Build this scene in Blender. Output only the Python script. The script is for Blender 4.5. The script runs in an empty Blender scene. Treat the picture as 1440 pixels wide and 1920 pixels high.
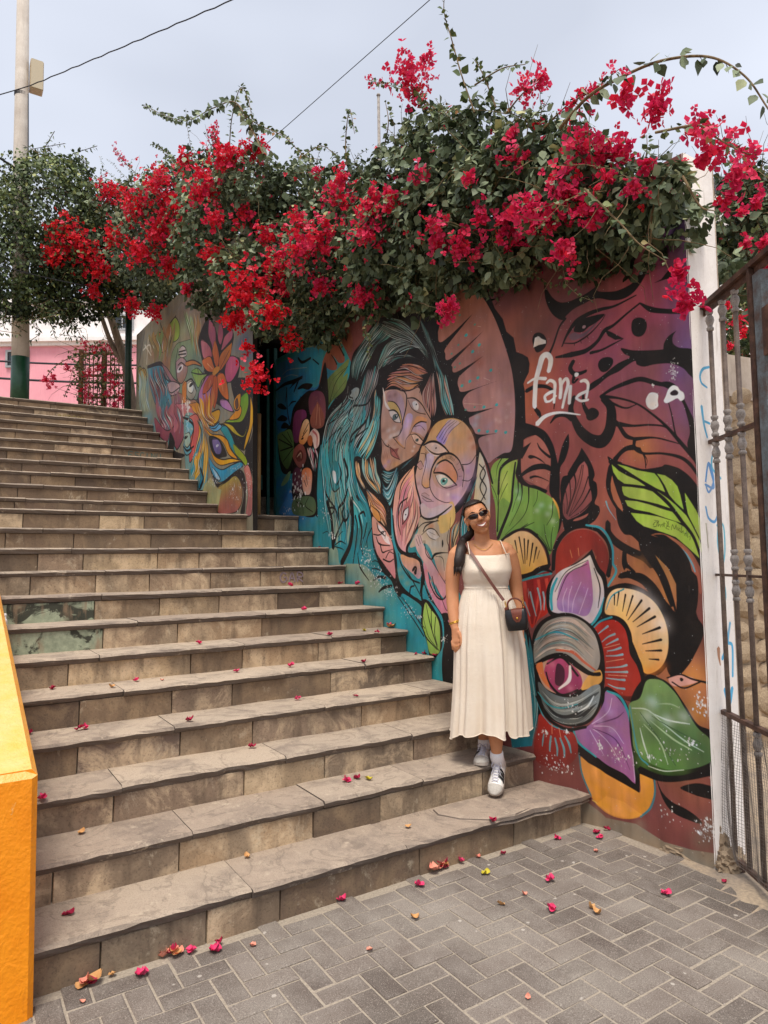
import bpy, bmesh, math, random
import numpy as np
from mathutils import Vector, Matrix, noise
random.seed(7)
R = np.random.default_rng(11)
scene = bpy.context.scene
COL = scene.collection
CAM_F=1290.737126398749
CAM_RT=[0.8419708884687939, -0.5393342997490027, -0.014266607351535043]
CAM_UP=[-0.025926378227442197, -0.0668585969359123, 0.9974255615973397]
CAM_FW=[0.5388996621664163, 0.8394334048213795, 0.07027597731023238]
CAM_H=1.6151173230612725
BLOBS_NEAR=[(3.0, 2.02, 3.44, 0.13), (3.0, 2.2, 3.51, 0.18), (3.0, 2.51, 3.7, 0.23), (3.0, 2.31, 3.41, 0.16), (3.0, 2.7, 3.9, 0.24), (3.0, 2.96, 4.17, 0.2), (3.0, 3.4, 4.41, 0.26), (3.0, 3.87, 4.6, 0.3), (3.0, 3.16, 3.94, 0.34), (3.0, 3.7, 4.09, 0.42), (3.0, 2.72, 3.62, 0.23), (3.0, 4.29, 4.57, 0.34), (3.0, 4.46, 4.19, 0.45), (3.0, 3.43, 3.69, 0.27), (3.0, 5.18, 4.83, 0.34), (3.0, 5.33, 4.4, 0.51), (3.0, 6.22, 5.28, 0.41), (3.0, 6.22, 4.69, 0.49), (3.0, 4.79, 3.91, 0.25), (3.0, 4.04, 3.66, 0.22), (3.0, 3.17, 3.56, 0.17), (3.0, 2.6, 3.46, 0.13), (3.0, 5.76, 4.14, 0.26), (3.0, 5.63, 3.83, 0.18), (3.0, 6.23, 4.02, 0.14)]
BLOBS_FAR=[(2.5, 6.27, 5.36, 0.32), (2.5, 7.4, 5.93, 0.37), (2.5, 6.88, 5.12, 0.57), (2.5, 8.91, 6.44, 0.46), (2.5, 9.42, 6.03, 0.67), (2.5, 6.35, 4.43, 0.35), (2.5, 11.2, 7.28, 0.47), (2.5, 7.39, 4.77, 0.33), (2.5, 5.88, 3.88, 0.17), (2.09, 11.2, 7.17, 0.47), (2.1, 11.2, 6.48, 0.55), (1.6, 11.2, 6.61, 0.37), (1.45, 11.2, 6.32, 0.33), (2.68, 11.2, 6.16, 0.43)]
CLUSTERS=[(2.75, 2.61, 4.28, 0.078, 0.3), (2.75, 3.85, 5.1, 0.184, 0.35), (2.75, 3.65, 5.09, 0.052, 0.35), (2.75, 2.04, 3.83, 0.088, 0.3), (2.75, 1.89, 3.68, 0.075, 0.3), (2.75, 1.68, 3.48, 0.07, 0.3), (2.75, 1.61, 3.33, 0.096, 0.25), (2.75, 1.57, 3.11, 0.068, 0.25), (2.75, 1.51, 3.2, 0.058, 0.25), (2.82, 2.36, 3.77, 0.164, 0.3), (2.96, 2.28, 3.75, 0.13, 0.3), (2.79, 2.52, 3.58, 0.169, 0.25), (2.76, 2.7, 3.55, 0.169, 0.25), (2.83, 2.34, 3.42, 0.106, 0.25), (2.9, 3.02, 3.63, 0.184, 0.3), (2.76, 3.3, 3.61, 0.136, 0.3), (2.75, 3.48, 3.24, 0.112, 0.3), (2.75, 2.48, 3.22, 0.097, 0.25), (2.75, 1.81, 2.89, 0.057, 0.3), (2.75, 1.77, 2.75, 0.094, 0.3), (2.8, 2.87, 3.97, 0.089, 0.3), (2.6, 3.56, 4.16, 0.071, 0.3), (2.75, 1.87, 3.74, 0.074, 0.3), (2.82, 4.9, 4.7, 0.227, 0.45), (2.61, 4.23, 4.08, 0.191, 0.4), (2.64, 4.95, 4.34, 0.268, 0.45), (2.51, 5.2, 4.28, 0.201, 0.5), (2.66, 5.93, 4.44, 0.246, 0.6), (2.71, 5.19, 3.98, 0.13, 0.35), (2.82, 4.66, 3.76, 0.147, 0.35), (2.62, 3.87, 4.15, 0.105, 0.4), (2.99, 5.82, 5.42, 0.073, 0.4), (2.78, 3.59, 3.73, 0.101, 0.3), (2.63, 4.19, 4.27, 0.135, 0.45), (2.42, 6.07, 4.21, 0.296, 0.8), (2.4, 6.45, 4.03, 0.181, 0.85), (2.47, 5.69, 3.86, 0.185, 0.8), (2.75, 5.89, 3.69, 0.137, 0.95), (2.4, 5.89, 3.32, 0.177, 0.9), (2.4, 6.13, 3.65, 0.071, 0.9), (2.46, 6.04, 5.58, 0.155, 0.6), (2.22, 6.19, 5.51, 0.207, 0.6), (2.16, 7.3, 6.06, 0.118, 0.6), (2.2, 8.55, 6.4, 0.269, 0.6), (2.1, 6.54, 5.36, 0.245, 0.6), (2.4, 8.56, 6.13, 0.327, 0.65), (2.01, 8.99, 6.22, 0.264, 0.7), (2.0, 10.73, 7.26, 0.244, 0.7), (1.42, 10.87, 6.51, 0.365, 0.9), (1.66, 10.88, 6.33, 0.369, 0.9), (1.27, 10.94, 6.17, 0.205, 0.9), (1.89, 10.85, 6.08, 0.227, 0.85), (1.83, 9.4, 5.97, 0.199, 0.8), (2.37, 11.0, 5.68, 0.201, 0.65), (2.4, 9.62, 5.1, 0.134, 0.65), (1.84, 11.0, 5.77, 0.147, 0.8), (2.26, 8.78, 5.91, 0.262, 0.65), (2.07, 9.02, 5.67, 0.264, 0.7), (2.23, 6.59, 4.69, 0.151, 0.7), (2.41, 6.26, 5.04, 0.126, 0.5), (2.4, 8.97, 5.52, 0.197, 0.7), (2.2, 7.35, 4.62, 0.082, 0.5), (2.17, 6.41, 4.99, 0.137, 0.55), (2.65, 3.11, 3.92, 0.046, 0.3), (2.8, 2.89, 4.15, 0.038, 0.3), (2.7, 3.51, 3.83, 0.106, 0.3), (2.84, 2.11, 3.43, 0.058, 0.3), (2.89, 2.04, 3.55, 0.042, 0.3), (2.73, 3.09, 3.71, 0.085, 0.3), (2.81, 2.22, 3.53, 0.071, 0.3), (2.81, 2.62, 3.49, 0.089, 0.3), (2.51, 5.2, 4.51, 0.119, 0.5), (2.55, 6.0, 4.76, 0.134, 0.6), (2.77, 4.91, 4.88, 0.082, 0.45), (2.78, 6.01, 4.29, 0.156, 0.6)]
SHOOTS=[(0.085, 0, [(2.75, 2.47, 3.93), (2.75, 2.28, 3.99), (2.75, 2.08, 3.97), (2.75, 1.85, 3.91), (2.75, 1.62, 3.78), (2.75, 1.47, 3.6), (2.75, 1.38, 3.4)]), (0.085, 0, [(2.4, 5.7, 5.36), (2.4, 6.02, 5.8), (2.4, 6.45, 6.31), (2.4, 7.12, 6.64), (2.4, 8.34, 7.19), (2.4, 10.38, 8.59)]), (0.06, 0, [(2.4, 6.61, 5.92), (2.4, 6.53, 6.2), (2.4, 6.3, 6.37), (2.4, 6.09, 6.13), (2.4, 5.95, 5.76)]), (0.06, 0, [(2.4, 6.45, 6.27), (2.4, 5.89, 5.77), (2.4, 5.28, 5.31), (2.4, 4.87, 4.92), (2.4, 4.59, 4.74)]), (0.07, 0, [(2.8, 3.22, 4.47), (2.8, 3.34, 4.8), (2.8, 3.44, 5.13), (2.8, 3.51, 5.37), (2.8, 3.48, 5.54)]), (0.06, 0, [(2.8, 4.87, 4.96), (2.8, 4.88, 5.2), (2.8, 4.81, 5.42), (2.8, 4.73, 5.16)]), (0.05, 1, [(2.8, 3.55, 4.65), (2.8, 3.79, 4.9), (2.8, 4.09, 5.17), (2.8, 4.52, 5.5)]), (0.05, 1, [(2.8, 3.73, 4.81), (2.8, 3.92, 5.12), (2.8, 3.98, 5.33)]), (0.05, 1, [(2.8, 2.93, 4.3), (2.8, 2.77, 4.34), (2.8, 2.62, 4.32)]), (0.05, 0, [(2.8, 3.02, 4.39), (2.8, 3.13, 4.67), (2.8, 3.21, 4.82)]), (0.05, 0, [(2.8, 3.21, 4.65), (2.8, 2.96, 4.6), (2.8, 2.76, 4.5)]), (0.05, 1, [(2.8, 2.48, 3.95), (2.8, 2.4, 4.06), (2.8, 2.29, 4.05), (2.8, 2.12, 4.06)]), (0.06, 1, [(2.49, 11.0, 7.81), (2.28, 11.0, 7.96), (2.11, 11.0, 8.14)]), (0.06, 0, [(2.4, 8.33, 6.52), (2.4, 9.08, 7.17), (2.4, 9.8, 7.67)]), (0.06, 1, [(2.4, 7.11, 6.04), (2.4, 7.03, 6.23), (2.4, 7.08, 6.42)]), (0.06, 0, [(2.55, 2.15, 3.38), (2.55, 1.96, 3.13), (2.55, 1.86, 2.99), (2.55, 1.73, 2.86)]), (0.06, 0, [(2.8, 4.29, 4.79), (2.8, 4.22, 4.97), (2.8, 4.26, 5.17)]), (0.06, 0, [(2.7, 6.35, 4.28), (2.7, 6.39, 4.01), (2.7, 6.53, 3.83)]), (0.05, 1, [(2.6, 1.79, 3.48), (2.6, 1.59, 3.4), (2.6, 1.51, 3.3), (2.6, 1.4, 3.18), (2.6, 1.33, 3.14)]), (0.05, 0, [(2.6, 1.67, 3.22), (2.6, 1.6, 3.06), (2.6, 1.54, 3.01)]), (0.05, 0, [(2.7, 5.59, 5.35), (2.7, 5.16, 5.25), (2.7, 4.87, 5.02)]), (0.05, 0, [(2.8, 2.63, 4.04), (2.8, 2.47, 4.07), (2.8, 2.4, 4.07)])]
FALLEN=[(0.53, 2.962, 0, 'c'), (0.702, 2.907, 0, 'p'), (0.617, 2.978, 0, 't'), (0.843, 2.989, 0, 'c'), (0.916, 2.963, 0, 'p'), (1.039, 2.962, 0, 'd'), (0.999, 2.907, 0, 'p'), (1.153, 2.85, 0, 's'), (1.643, 2.984, 0, 'p'), (1.548, 2.554, 0, 's'), (2.261, 3.009, 0, 'C'), (2.038, 2.895, 0, 'p'), (2.397, 2.818, 0, 'y'), (2.629, 2.931, 0, 'd'), (2.244, 2.518, 0, 't'), (2.398, 2.53, 0, 's'), (2.604, 2.569, 0, 'p'), (2.397, 2.36, 0, 'p'), (3.023, 2.913, 0, 'p'), (3.284, 2.845, 0, 'd'), (3.235, 2.785, 0, 'p'), (3.362, 2.84, 0, 'd'), (3.081, 2.67, 0, 's'), (2.557, 2.262, 0, 't'), (2.539, 2.217, 0, 't'), (2.961, 2.158, 0, 'p'), (2.489, 2.971, 0, 's'), (1.84, 2.648, 0, 't'), (0.48, 2.853, 0, 's'), (1.852, 1.968, 0, 's'), (3.307, 2.072, 0, 'd'), (0.477, 3.196, 1, 'd'), (1.283, 3.295, 1, 't'), (2.582, 2.967, 1, 'd'), (2.163, 3.174, 1, 't'), (3.217, 3.369, 1, 'd'), (3.279, 3.364, 1, 'p'), (0.583, 3.61, 2, 't'), (1.986, 3.53, 2, 'p'), (2.065, 3.545, 2, 'd'), (2.111, 3.489, 2, 'y'), (0.424, 3.639, 3, 'p'), (1.57, 3.919, 3, 'd'), (0.66, 4.206, 4, 'd'), (0.694, 4.211, 4, 'p'), (1.234, 4.037, 4, 'd'), (2.008, 4.219, 4, 'p'), (2.372, 4.08, 4, 'd'), (0.426, 4.274, 4, 'd'), (0.572, 4.589, 5, 'd'), (0.885, 4.416, 5, 't'), (1.054, 4.561, 5, 'p'), (1.192, 4.48, 5, 's'), (1.693, 4.511, 5, 'p'), (2.088, 4.497, 5, 'p'), (2.603, 4.348, 5, 'd'), (3.137, 4.461, 5, 'd'), (3.196, 4.414, 5, 'd'), (3.204, 4.294, 5, 'p'), (1.527, 4.795, 6, 'p'), (2.499, 4.684, 6, 'p'), (2.869, 4.779, 6, 'y'), (3.22, 4.875, 6, 'C'), (2.879, 4.611, 6, 'd'), (2.443, 5.008, 7, 'p'), (3.096, 5.587, 8, 'd'), (3.125, 5.325, 8, 'p'), (2.557, 5.5, 8, 'p'), (3.156, 6.1, 10, 'd')]
TREE_BLOBS=[(1.24, 11.45, 7.05, 0.78), (0.79, 11.45, 6.27, 0.64), (1.6, 11.45, 6.11, 0.52), (1.2, 11.45, 7.6, 0.37), (0.71, 11.45, 6.74, 0.56), (2.16, 11.45, 6.01, 0.36), (1.71, 11.45, 6.83, 0.55), (1.61, 11.45, 7.77, 0.3), (1.33, 11.45, 6.31, 0.62), (0.76, 11.45, 5.69, 0.36), (1.05, 11.45, 5.7, 0.34), (1.42, 11.45, 5.73, 0.35), (1.8, 11.45, 5.77, 0.32)]

# ------------------------------------------------------------------ camera
cam = bpy.data.cameras.new("camera")
cam.sensor_fit = 'HORIZONTAL'; cam.sensor_width = 36.0
cam.lens = 36.0 * CAM_F / 1440.0
cam.clip_start = 0.05; cam.clip_end = 1500.0
cam_ob = bpy.data.objects.new("camera", cam); COL.objects.link(cam_ob)
_rt, _up, _fw = (np.array(q) for q in (CAM_RT, CAM_UP, CAM_FW))
cam_ob.matrix_world = Matrix(((_rt[0], _up[0], -_fw[0], 0), (_rt[1], _up[1], -_fw[1], 0), (_rt[2], _up[2], -_fw[2], CAM_H), (0, 0, 0, 1)))
scene.camera = cam_ob
# ------------------------------------------------------------------ world, sun, exposure
SUN_EL, SUN_AZ = 66.0, 217.0        # azimuth clockwise from +Y: behind the photographer's left shoulder
w = bpy.data.worlds.new("World"); scene.world = w; w.use_nodes = True
nt = w.node_tree; nt.nodes.clear()
sky = nt.nodes.new('ShaderNodeTexSky'); sky.sky_type = 'NISHITA'; sky.sun_disc = False
sky.sun_elevation = math.radians(SUN_EL); sky.sun_rotation = math.radians(SUN_AZ)
sky.air_density = 1.0; sky.dust_density = 6.0; sky.ozone_density = 1.0; sky.altitude = 50
hsv = nt.nodes.new('ShaderNodeHueSaturation'); hsv.inputs['Saturation'].default_value = SKY_SAT = 0.75
veil = nt.nodes.new('ShaderNodeMixRGB'); veil.inputs[0].default_value = 0.55       # thin high overcast veiling the blue
veil.inputs[2].default_value = (8.35, 8.8, 9.9, 1)
tc = nt.nodes.new('ShaderNodeTexCoord'); mp = nt.nodes.new('ShaderNodeMapping'); mp.inputs['Location'].default_value = (0.35, 0.2, 0.1); mp.inputs['Scale'].default_value = (1, 1, 2.2)
cn = nt.nodes.new('ShaderNodeTexNoise'); cn.inputs['Scale'].default_value = 1.6; cn.inputs['Detail'].default_value = 3; cn.inputs['Roughness'].default_value = .5
nt.links.new(tc.outputs['Generated'], mp.inputs[0]); nt.links.new(mp.outputs[0], cn.inputs['Vector'])
cr = nt.nodes.new('ShaderNodeValToRGB'); cr.color_ramp.elements[0].position = .36; cr.color_ramp.elements[0].color = (.50, .50, .50, 1); cr.color_ramp.elements[1].position = .66; cr.color_ramp.elements[1].color = (.74, .74, .74, 1)
nt.links.new(cn.outputs['Fac'], cr.inputs[0]); nt.links.new(cr.outputs[0], veil.inputs[0])          # uneven thin cloud
bg = nt.nodes.new('ShaderNodeBackground'); bg.inputs['Strength'].default_value = 0.086
out = nt.nodes.new('ShaderNodeOutputWorld')
nt.links.new(sky.outputs[0], hsv.inputs['Color']); nt.links.new(hsv.outputs[0], veil.inputs[1])
nt.links.new(veil.outputs[0], bg.inputs['Color']); nt.links.new(bg.outputs[0], out.inputs['Surface'])
sun = bpy.data.lights.new("sun", 'SUN'); sun.energy = 2.4; sun.angle = math.radians(22); sun.color = (1.0, 0.94, 0.84)
sun_ob = bpy.data.objects.new("sun", sun); COL.objects.link(sun_ob)
_a, _e = math.radians(SUN_AZ), math.radians(SUN_EL)
sun_dir = Vector((math.sin(_a) * math.cos(_e), math.cos(_a) * math.cos(_e), math.sin(_e)))
sun_ob.rotation_euler = sun_dir.to_track_quat('Z', 'Y').to_euler()
scene.view_settings.view_transform = 'Standard'; scene.view_settings.look = 'None'
scene.view_settings.gamma = 1.0; scene.view_settings.use_curve_mapping = False
scene.view_settings.exposure = 0.6
scene.cycles.max_bounces = 6; scene.cycles.diffuse_bounces = 4; scene.cycles.transparent_max_bounces = 6

# ------------------------------------------------------------------ helpers
def lin(h):
    h = h.lstrip('#'); v = []
    for i in (0, 2, 4):
        c = int(h[i:i + 2], 16) / 255
        v.append(c / 12.92 if c <= .04045 else ((c + .055) / 1.055) ** 2.4)
    return (*v, 1.0)

def px_of(P):
    d = np.asarray(P, float) - np.array((0, 0, CAM_H))
    z = d @ _fw
    return 720 + CAM_F * (d @ _rt) / z, 960 - CAM_F * (d @ _up) / z, z

class NT:
    """small node-tree builder"""
    def __init__(s, name, rough=.8, spec=.3):
        s.m = bpy.data.materials.new(name); s.m.use_nodes = True; s.t = s.m.node_tree
        s.b = s.t.nodes['Principled BSDF']; s.b.inputs['Roughness'].default_value = rough
        s.b.inputs['Specular IOR Level'].default_value = spec
        s.co = s.t.nodes.new('ShaderNodeTexCoord'); s._vec = None
    def link(s, a, b): s.t.links.new(a, b)
    def vec(s, per_object=True):
        if s._vec is None:
            if per_object:
                oi = s.t.nodes.new('ShaderNodeObjectInfo'); mu = s.t.nodes.new('ShaderNodeVectorMath'); mu.operation = 'MULTIPLY_ADD'
                cb = s.t.nodes.new('ShaderNodeCombineXYZ')
                for k in range(3): s.link(oi.outputs['Random'], cb.inputs[k])
                s.link(cb.outputs[0], mu.inputs[0]); mu.inputs[1].default_value = (37.1, 53.7, 71.3); s.link(s.co.outputs['Object'], mu.inputs[2])
                s._vec = mu.outputs[0]
            else: s._vec = s.co.outputs['Object']
        return s._vec
    def noise(s, scale, detail=5, rough=.6, stretch=None, dist=0.0):
        n = s.t.nodes.new('ShaderNodeTexNoise'); n.inputs['Scale'].default_value = scale; n.inputs['Detail'].default_value = detail
        n.inputs['Roughness'].default_value = rough; n.inputs['Distortion'].default_value = dist
        v = s.vec() if s._vec is None else s._vec
        if stretch:
            mp = s.t.nodes.new('ShaderNodeMapping'); mp.inputs['Scale'].default_value = stretch; s.link(v, mp.inputs[0]); v = mp.outputs[0]
        s.link(v, n.inputs['Vector']); return n.outputs['Fac']
    def ramp(s, fac, *stops):
        r = s.t.nodes.new('ShaderNodeValToRGB'); e = r.color_ramp.elements
        while len(e) < len(stops): e.new(.5)
        for q, (p, c) in zip(e, stops):
            q.position = p; q.color = c if isinstance(c, tuple) else ((c, c, c, 1) if not isinstance(c, str) else lin(c))
        s.link(fac, r.inputs[0]); return r.outputs[0]
    def mix(s, fac, a, b, mode='MIX'):
        m = s.t.nodes.new('ShaderNodeMixRGB'); m.blend_type = mode
        for i, q in ((0, fac), (1, a), (2, b)):
            if isinstance(q, (int, float)): m.inputs[i].default_value = q if i == 0 else (q, q, q, 1)
            elif isinstance(q, tuple): m.inputs[i].default_value = q
            elif isinstance(q, str): m.inputs[i].default_value = lin(q)
            else: s.link(q, m.inputs[i])
        return m.outputs[0]
    def rnd(s):
        return s.t.nodes.new('ShaderNodeObjectInfo').outputs['Random']
    def attr(s, name):
        a = s.t.nodes.new('ShaderNodeAttribute'); a.attribute_name = name; return a
    def math(s, op, a, b):
        m = s.t.nodes.new('ShaderNodeMath'); m.operation = op
        for i, q in enumerate((a, b)):
            if isinstance(q, (int, float)): m.inputs[i].default_value = q
            else: s.link(q, m.inputs[i])
        return m.outputs[0]
    def bump(s, h, strength=.3, dist=.01):
        b = s.t.nodes.new('ShaderNodeBump'); b.inputs['Strength'].default_value = strength; b.inputs['Distance'].default_value = dist
        s.link(h, b.inputs['Height']); s.link(b.outputs[0], s.b.inputs['Normal']); return s
    def base(s, c):
        if isinstance(c, tuple): s.b.inputs['Base Color'].default_value = c
        elif isinstance(c, str): s.b.inputs['Base Color'].default_value = lin(c)
        else: s.link(c, s.b.inputs['Base Color'])
        return s

def mesh_obj(name, verts, faces, mat, parent=None, smooth=False, kind=None):
    me = bpy.data.meshes.new(name); me.from_pydata([tuple(map(float, v)) for v in verts], [], faces); me.update()
    return link(name, me, mat, parent, smooth, kind)

def link(name, me, mat, parent=None, smooth=False, kind=None):
    if mat is not None and not me.materials: me.materials.append(mat)
    if smooth: me.polygons.foreach_set('use_smooth', [True] * len(me.polygons))
    o = bpy.data.objects.new(name, me); COL.objects.link(o)
    if parent is not None: o.parent = parent
    if kind: o['kind'] = kind
    return o

def np_mesh(name, V, F, mat=None, attrs=None, mats=None, mat_idx=None):
    """V (n,3), F (m,k) all k-gons of one size, attrs {name: per-vertex float}"""
    V = np.ascontiguousarray(V, np.float32); F = np.ascontiguousarray(F, np.int32)
    me = bpy.data.meshes.new(name); n, k = F.shape
    me.vertices.add(len(V)); me.vertices.foreach_set('co', V.ravel())
    me.loops.add(n * k); me.loops.foreach_set('vertex_index', F.ravel())
    me.polygons.add(n); me.polygons.foreach_set('loop_start', np.arange(0, n * k, k, dtype=np.int32))
    me.polygons.foreach_set('loop_total', np.full(n, k, np.int32))
    for a, v in (attrs or {}).items():
        at = me.attributes.new(a, 'FLOAT', 'POINT'); at.data.foreach_set('value', np.ascontiguousarray(v, np.float32))
    if mat: me.materials.append(mat)
    for q in mats or (): me.materials.append(q)
    if mat_idx is not None: me.polygons.foreach_set('material_index', np.ascontiguousarray(mat_idx, np.int32))
    me.update(calc_edges=True); me.validate(); return me

def empty(name, loc=(0, 0, 0)):
    o = bpy.data.objects.new(name, None); o.location = loc; o.empty_display_size = .1; COL.objects.link(o); return o

def tag(o, label, cat, group=None):
    o['label'] = label; o['category'] = cat
    if group: o['group'] = group
    return o

class MB:
    """collects shapes into one mesh"""
    def __init__(s): s.v, s.f = [], []
    def add(s, V, F):
        n = len(s.v); s.v += [tuple(map(float, q)) for q in V]; s.f += [tuple(i + n for i in f) for f in F]; return s
    def box(s, lo, hi, M=None, bev=0.0):
        (x0, y0, z0), (x1, y1, z1) = lo, hi
        if bev:
            b = bev; V = []
            for z, i in ((z0, b), (z0 + b, 0), (z1 - b, 0), (z1, b)):
                for x, y in ((x0, y0), (x1, y0), (x1, y1), (x0, y1)):
                    V.append((x + (i if x == x0 else -i), y + (i if y == y0 else -i), z))
            F = [(3, 2, 1, 0), (12, 13, 14, 15)] + [(4 * r + k, 4 * r + (k + 1) % 4, 4 * r + 4 + (k + 1) % 4, 4 * r + 4 + k) for r in range(3) for k in range(4)]
        else:
            V = [(x, y, z) for z in (z0, z1) for x, y in ((x0, y0), (x1, y0), (x1, y1), (x0, y1))]
            F = [(3, 2, 1, 0), (4, 5, 6, 7), (0, 1, 5, 4), (1, 2, 6, 5), (2, 3, 7, 6), (3, 0, 4, 7)]
        if M is not None: V = [M @ Vector(q) for q in V]
        return s.add(V, F)
    def tube(s, pts, rad, n=8, cap=True):
        P = [Vector(p) for p in pts]; rr = rad if hasattr(rad, '__len__') else [rad] * len(P)
        V, F = [], []; ref = None
        for i, p in enumerate(P):
            d = (P[min(i + 1, len(P) - 1)] - P[max(i - 1, 0)]).normalized()
            if ref is None: ref = Vector((0, 0, 1)) if abs(d.z) < .9 else Vector((1, 0, 0))
            a = d.cross(ref).normalized(); b = d.cross(a); ref = b.cross(d) if False else ref
            for k in range(n):
                t = 2 * math.pi * k / n; V.append(p + (a * math.cos(t) + b * math.sin(t)) * rr[i])
        for i in range(len(P) - 1):
            for k in range(n): F.append((i * n + k, i * n + (k + 1) % n, (i + 1) * n + (k + 1) % n, (i + 1) * n + k))
        if cap: F += [tuple(range(n))[::-1], tuple((len(P) - 1) * n + k for k in range(n))]
        return s.add(V, F)
    def lathe(s, c, prof, n=12, M=None):
        V = []; F = []
        for r, z in prof:
            for k in range(n):
                t = 2 * math.pi * k / n; q = Vector((r * math.cos(t), r * math.sin(t), z)); q = M @ q if M is not None else q
                V.append(q + Vector(c))
        for i in range(len(prof) - 1):
            for k in range(n): F.append((i * n + k, i * n + (k + 1) % n, (i + 1) * n + (k + 1) % n, (i + 1) * n + k))
        F += [tuple(range(n))[::-1], tuple((len(prof) - 1) * n + k for k in range(n))]
        return s.add(V, F)
    def obj(s, name, mat, parent=None, smooth=False, kind=None):
        return mesh_obj(name, s.v, s.f, mat, parent, smooth, kind)

def catmull(P, n=8):
    P = np.array(P, float); Q = np.vstack([2 * P[:1] - P[1:2], P, 2 * P[-1:] - P[-2:-1]]); t = np.linspace(0, 1, n, endpoint=False)[:, None]; o = []
    for i in range(len(Q) - 3):
        a, b, c, d = Q[i:i + 4]; o.append(.5 * (2 * b + (c - a) * t + (2 * a - 5 * b + 4 * c - d) * t * t + (3 * b - a - 3 * c + d) * t ** 3))
    o.append(P[-1:]); return np.vstack(o)

def smooth_shade(o, deg=40):
    me = o.data; me.polygons.foreach_set('use_smooth', [True] * len(me.polygons))
    bm = bmesh.new(); bm.from_mesh(me)
    for e in bm.edges:
        if len(e.link_faces) == 2 and e.calc_face_angle(0) > math.radians(deg): e.smooth = False
    bm.to_mesh(me); bm.free()
# ------------------------------------------------------------------ materials
def m_paver():
    s = NT('paver_concrete', .92, .15); r = s.rnd()
    big = s.noise(7, 4); fine = s.noise(230, 3, .75); mid = s.noise(55, 4, .7)
    c = s.ramp(r, (0, '#625852'), (.5, '#6e645d'), (1, '#7b7068'))
    geo = s.t.nodes.new('ShaderNodeNewGeometry'); wn = s.t.nodes.new('ShaderNodeTexNoise'); wn.inputs['Scale'].default_value = 1.7; wn.inputs['Detail'].default_value = 6; s.link(geo.outputs['Position'], wn.inputs['Vector'])
    c = s.mix(s.ramp(big, (.35, 0.0), (.7, .4)), c, '#968e86'); c = s.mix(s.ramp(wn.outputs['Fac'], (.50, 0.0), (.68, .5)), c, '#9c948a'); c = s.mix(s.ramp(wn.outputs['Fac'], (.32, .45), (.46, 0.0)), c, '#4c443e')
    c = s.mix(s.ramp(fine, (.3, .7), (.5, 0.0)), c, '#33302d')
    c = s.mix(s.ramp(fine, (.58, 0.0), (.70, .6)), c, '#c9c0b5')
    c = s.mix(s.ramp(mid, (.62, 0.0), (.72, .35)), c, '#bdb3a8')
    vo = s.t.nodes.new('ShaderNodeTexVoronoi'); vo.inputs['Scale'].default_value = 9; s.link(s.vec(), vo.inputs['Vector'])
    c = s.mix(s.ramp(s.math('ADD', vo.outputs['Distance'], s.math('MULTIPLY', s.noise(40, 3), .12)), (.125, .55), (.155, 0.0)), c, '#c4bcb2')     # trodden chewing gum and lime drops
    s.base(c); s.bump(s.mix(.5, fine, mid), .5, .004); return s.m
def m_ground():
    s = NT('sandy_ground', .95, .1); a = s.noise(2.5, 5); b = s.noise(60, 5, .7)
    c = s.ramp(a, (.3, '#8d8176'), (.7, '#c0ab90')); c = s.mix(s.ramp(b, (.4, .5), (.6, 0.0)), c, '#7a7068')
    s.base(c); s.bump(b, .5, .01); return s.m
def m_joint():
    s = NT('joint_sand', .95, .1); b = s.noise(90, 4, .7)
    s.base(s.ramp(b, (.3, '#857b70'), (.7, '#ab9f8f'))); s.bump(b, .5, .004); return s.m
def m_riser(old_shaded=False):
    s = NT('riser_weathered_shaded' if old_shaded else 'riser_sandstone', .88, .2); r = s.rnd()  # upper-flight variant: weathered stone with tree shade painted into its darker colours
    blot = s.noise(4.2, 7, .66, dist=.9); dark = s.noise(3.0, 5, .6, (1, 1, .6)); vert = s.noise(14, 4, .6, (1, 1, .18)); fine = s.noise(85, 5, .7)
    c = s.ramp(r, *(((0, '#6a584a'), (.5, '#85705a'), (1, '#5c4d42')) if old_shaded else ((0, '#75655a'), (.3, '#a88e70'), (.55, '#877464'), (.8, '#bfa684'), (1, '#6a5e54'))))
    c = s.mix(s.ramp(blot, (.46, 0.0), (.60, .3 if old_shaded else .7)), c, '#a89070' if old_shaded else '#d0b898')
    c = s.mix(s.ramp(dark, (.47, 0.0), (.62, .6)), c, '#5e5247')
    c = s.mix(s.ramp(vert, (.52, 0.0), (.7, .6)), c, '#574a3f')
    c = s.mix(s.ramp(fine, (.33, .5), (.48, 0.0)), c, '#463c34')
    lime = s.noise(7, 8, .78, (1, 1, .7), .3); c = s.mix(s.ramp(lime, (.58, 0.0), (.72, .6)), c, '#d0c2a8')
    s.base(c); s.bump(s.mix(.5, fine, blot), .45, .008); return s.m
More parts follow.
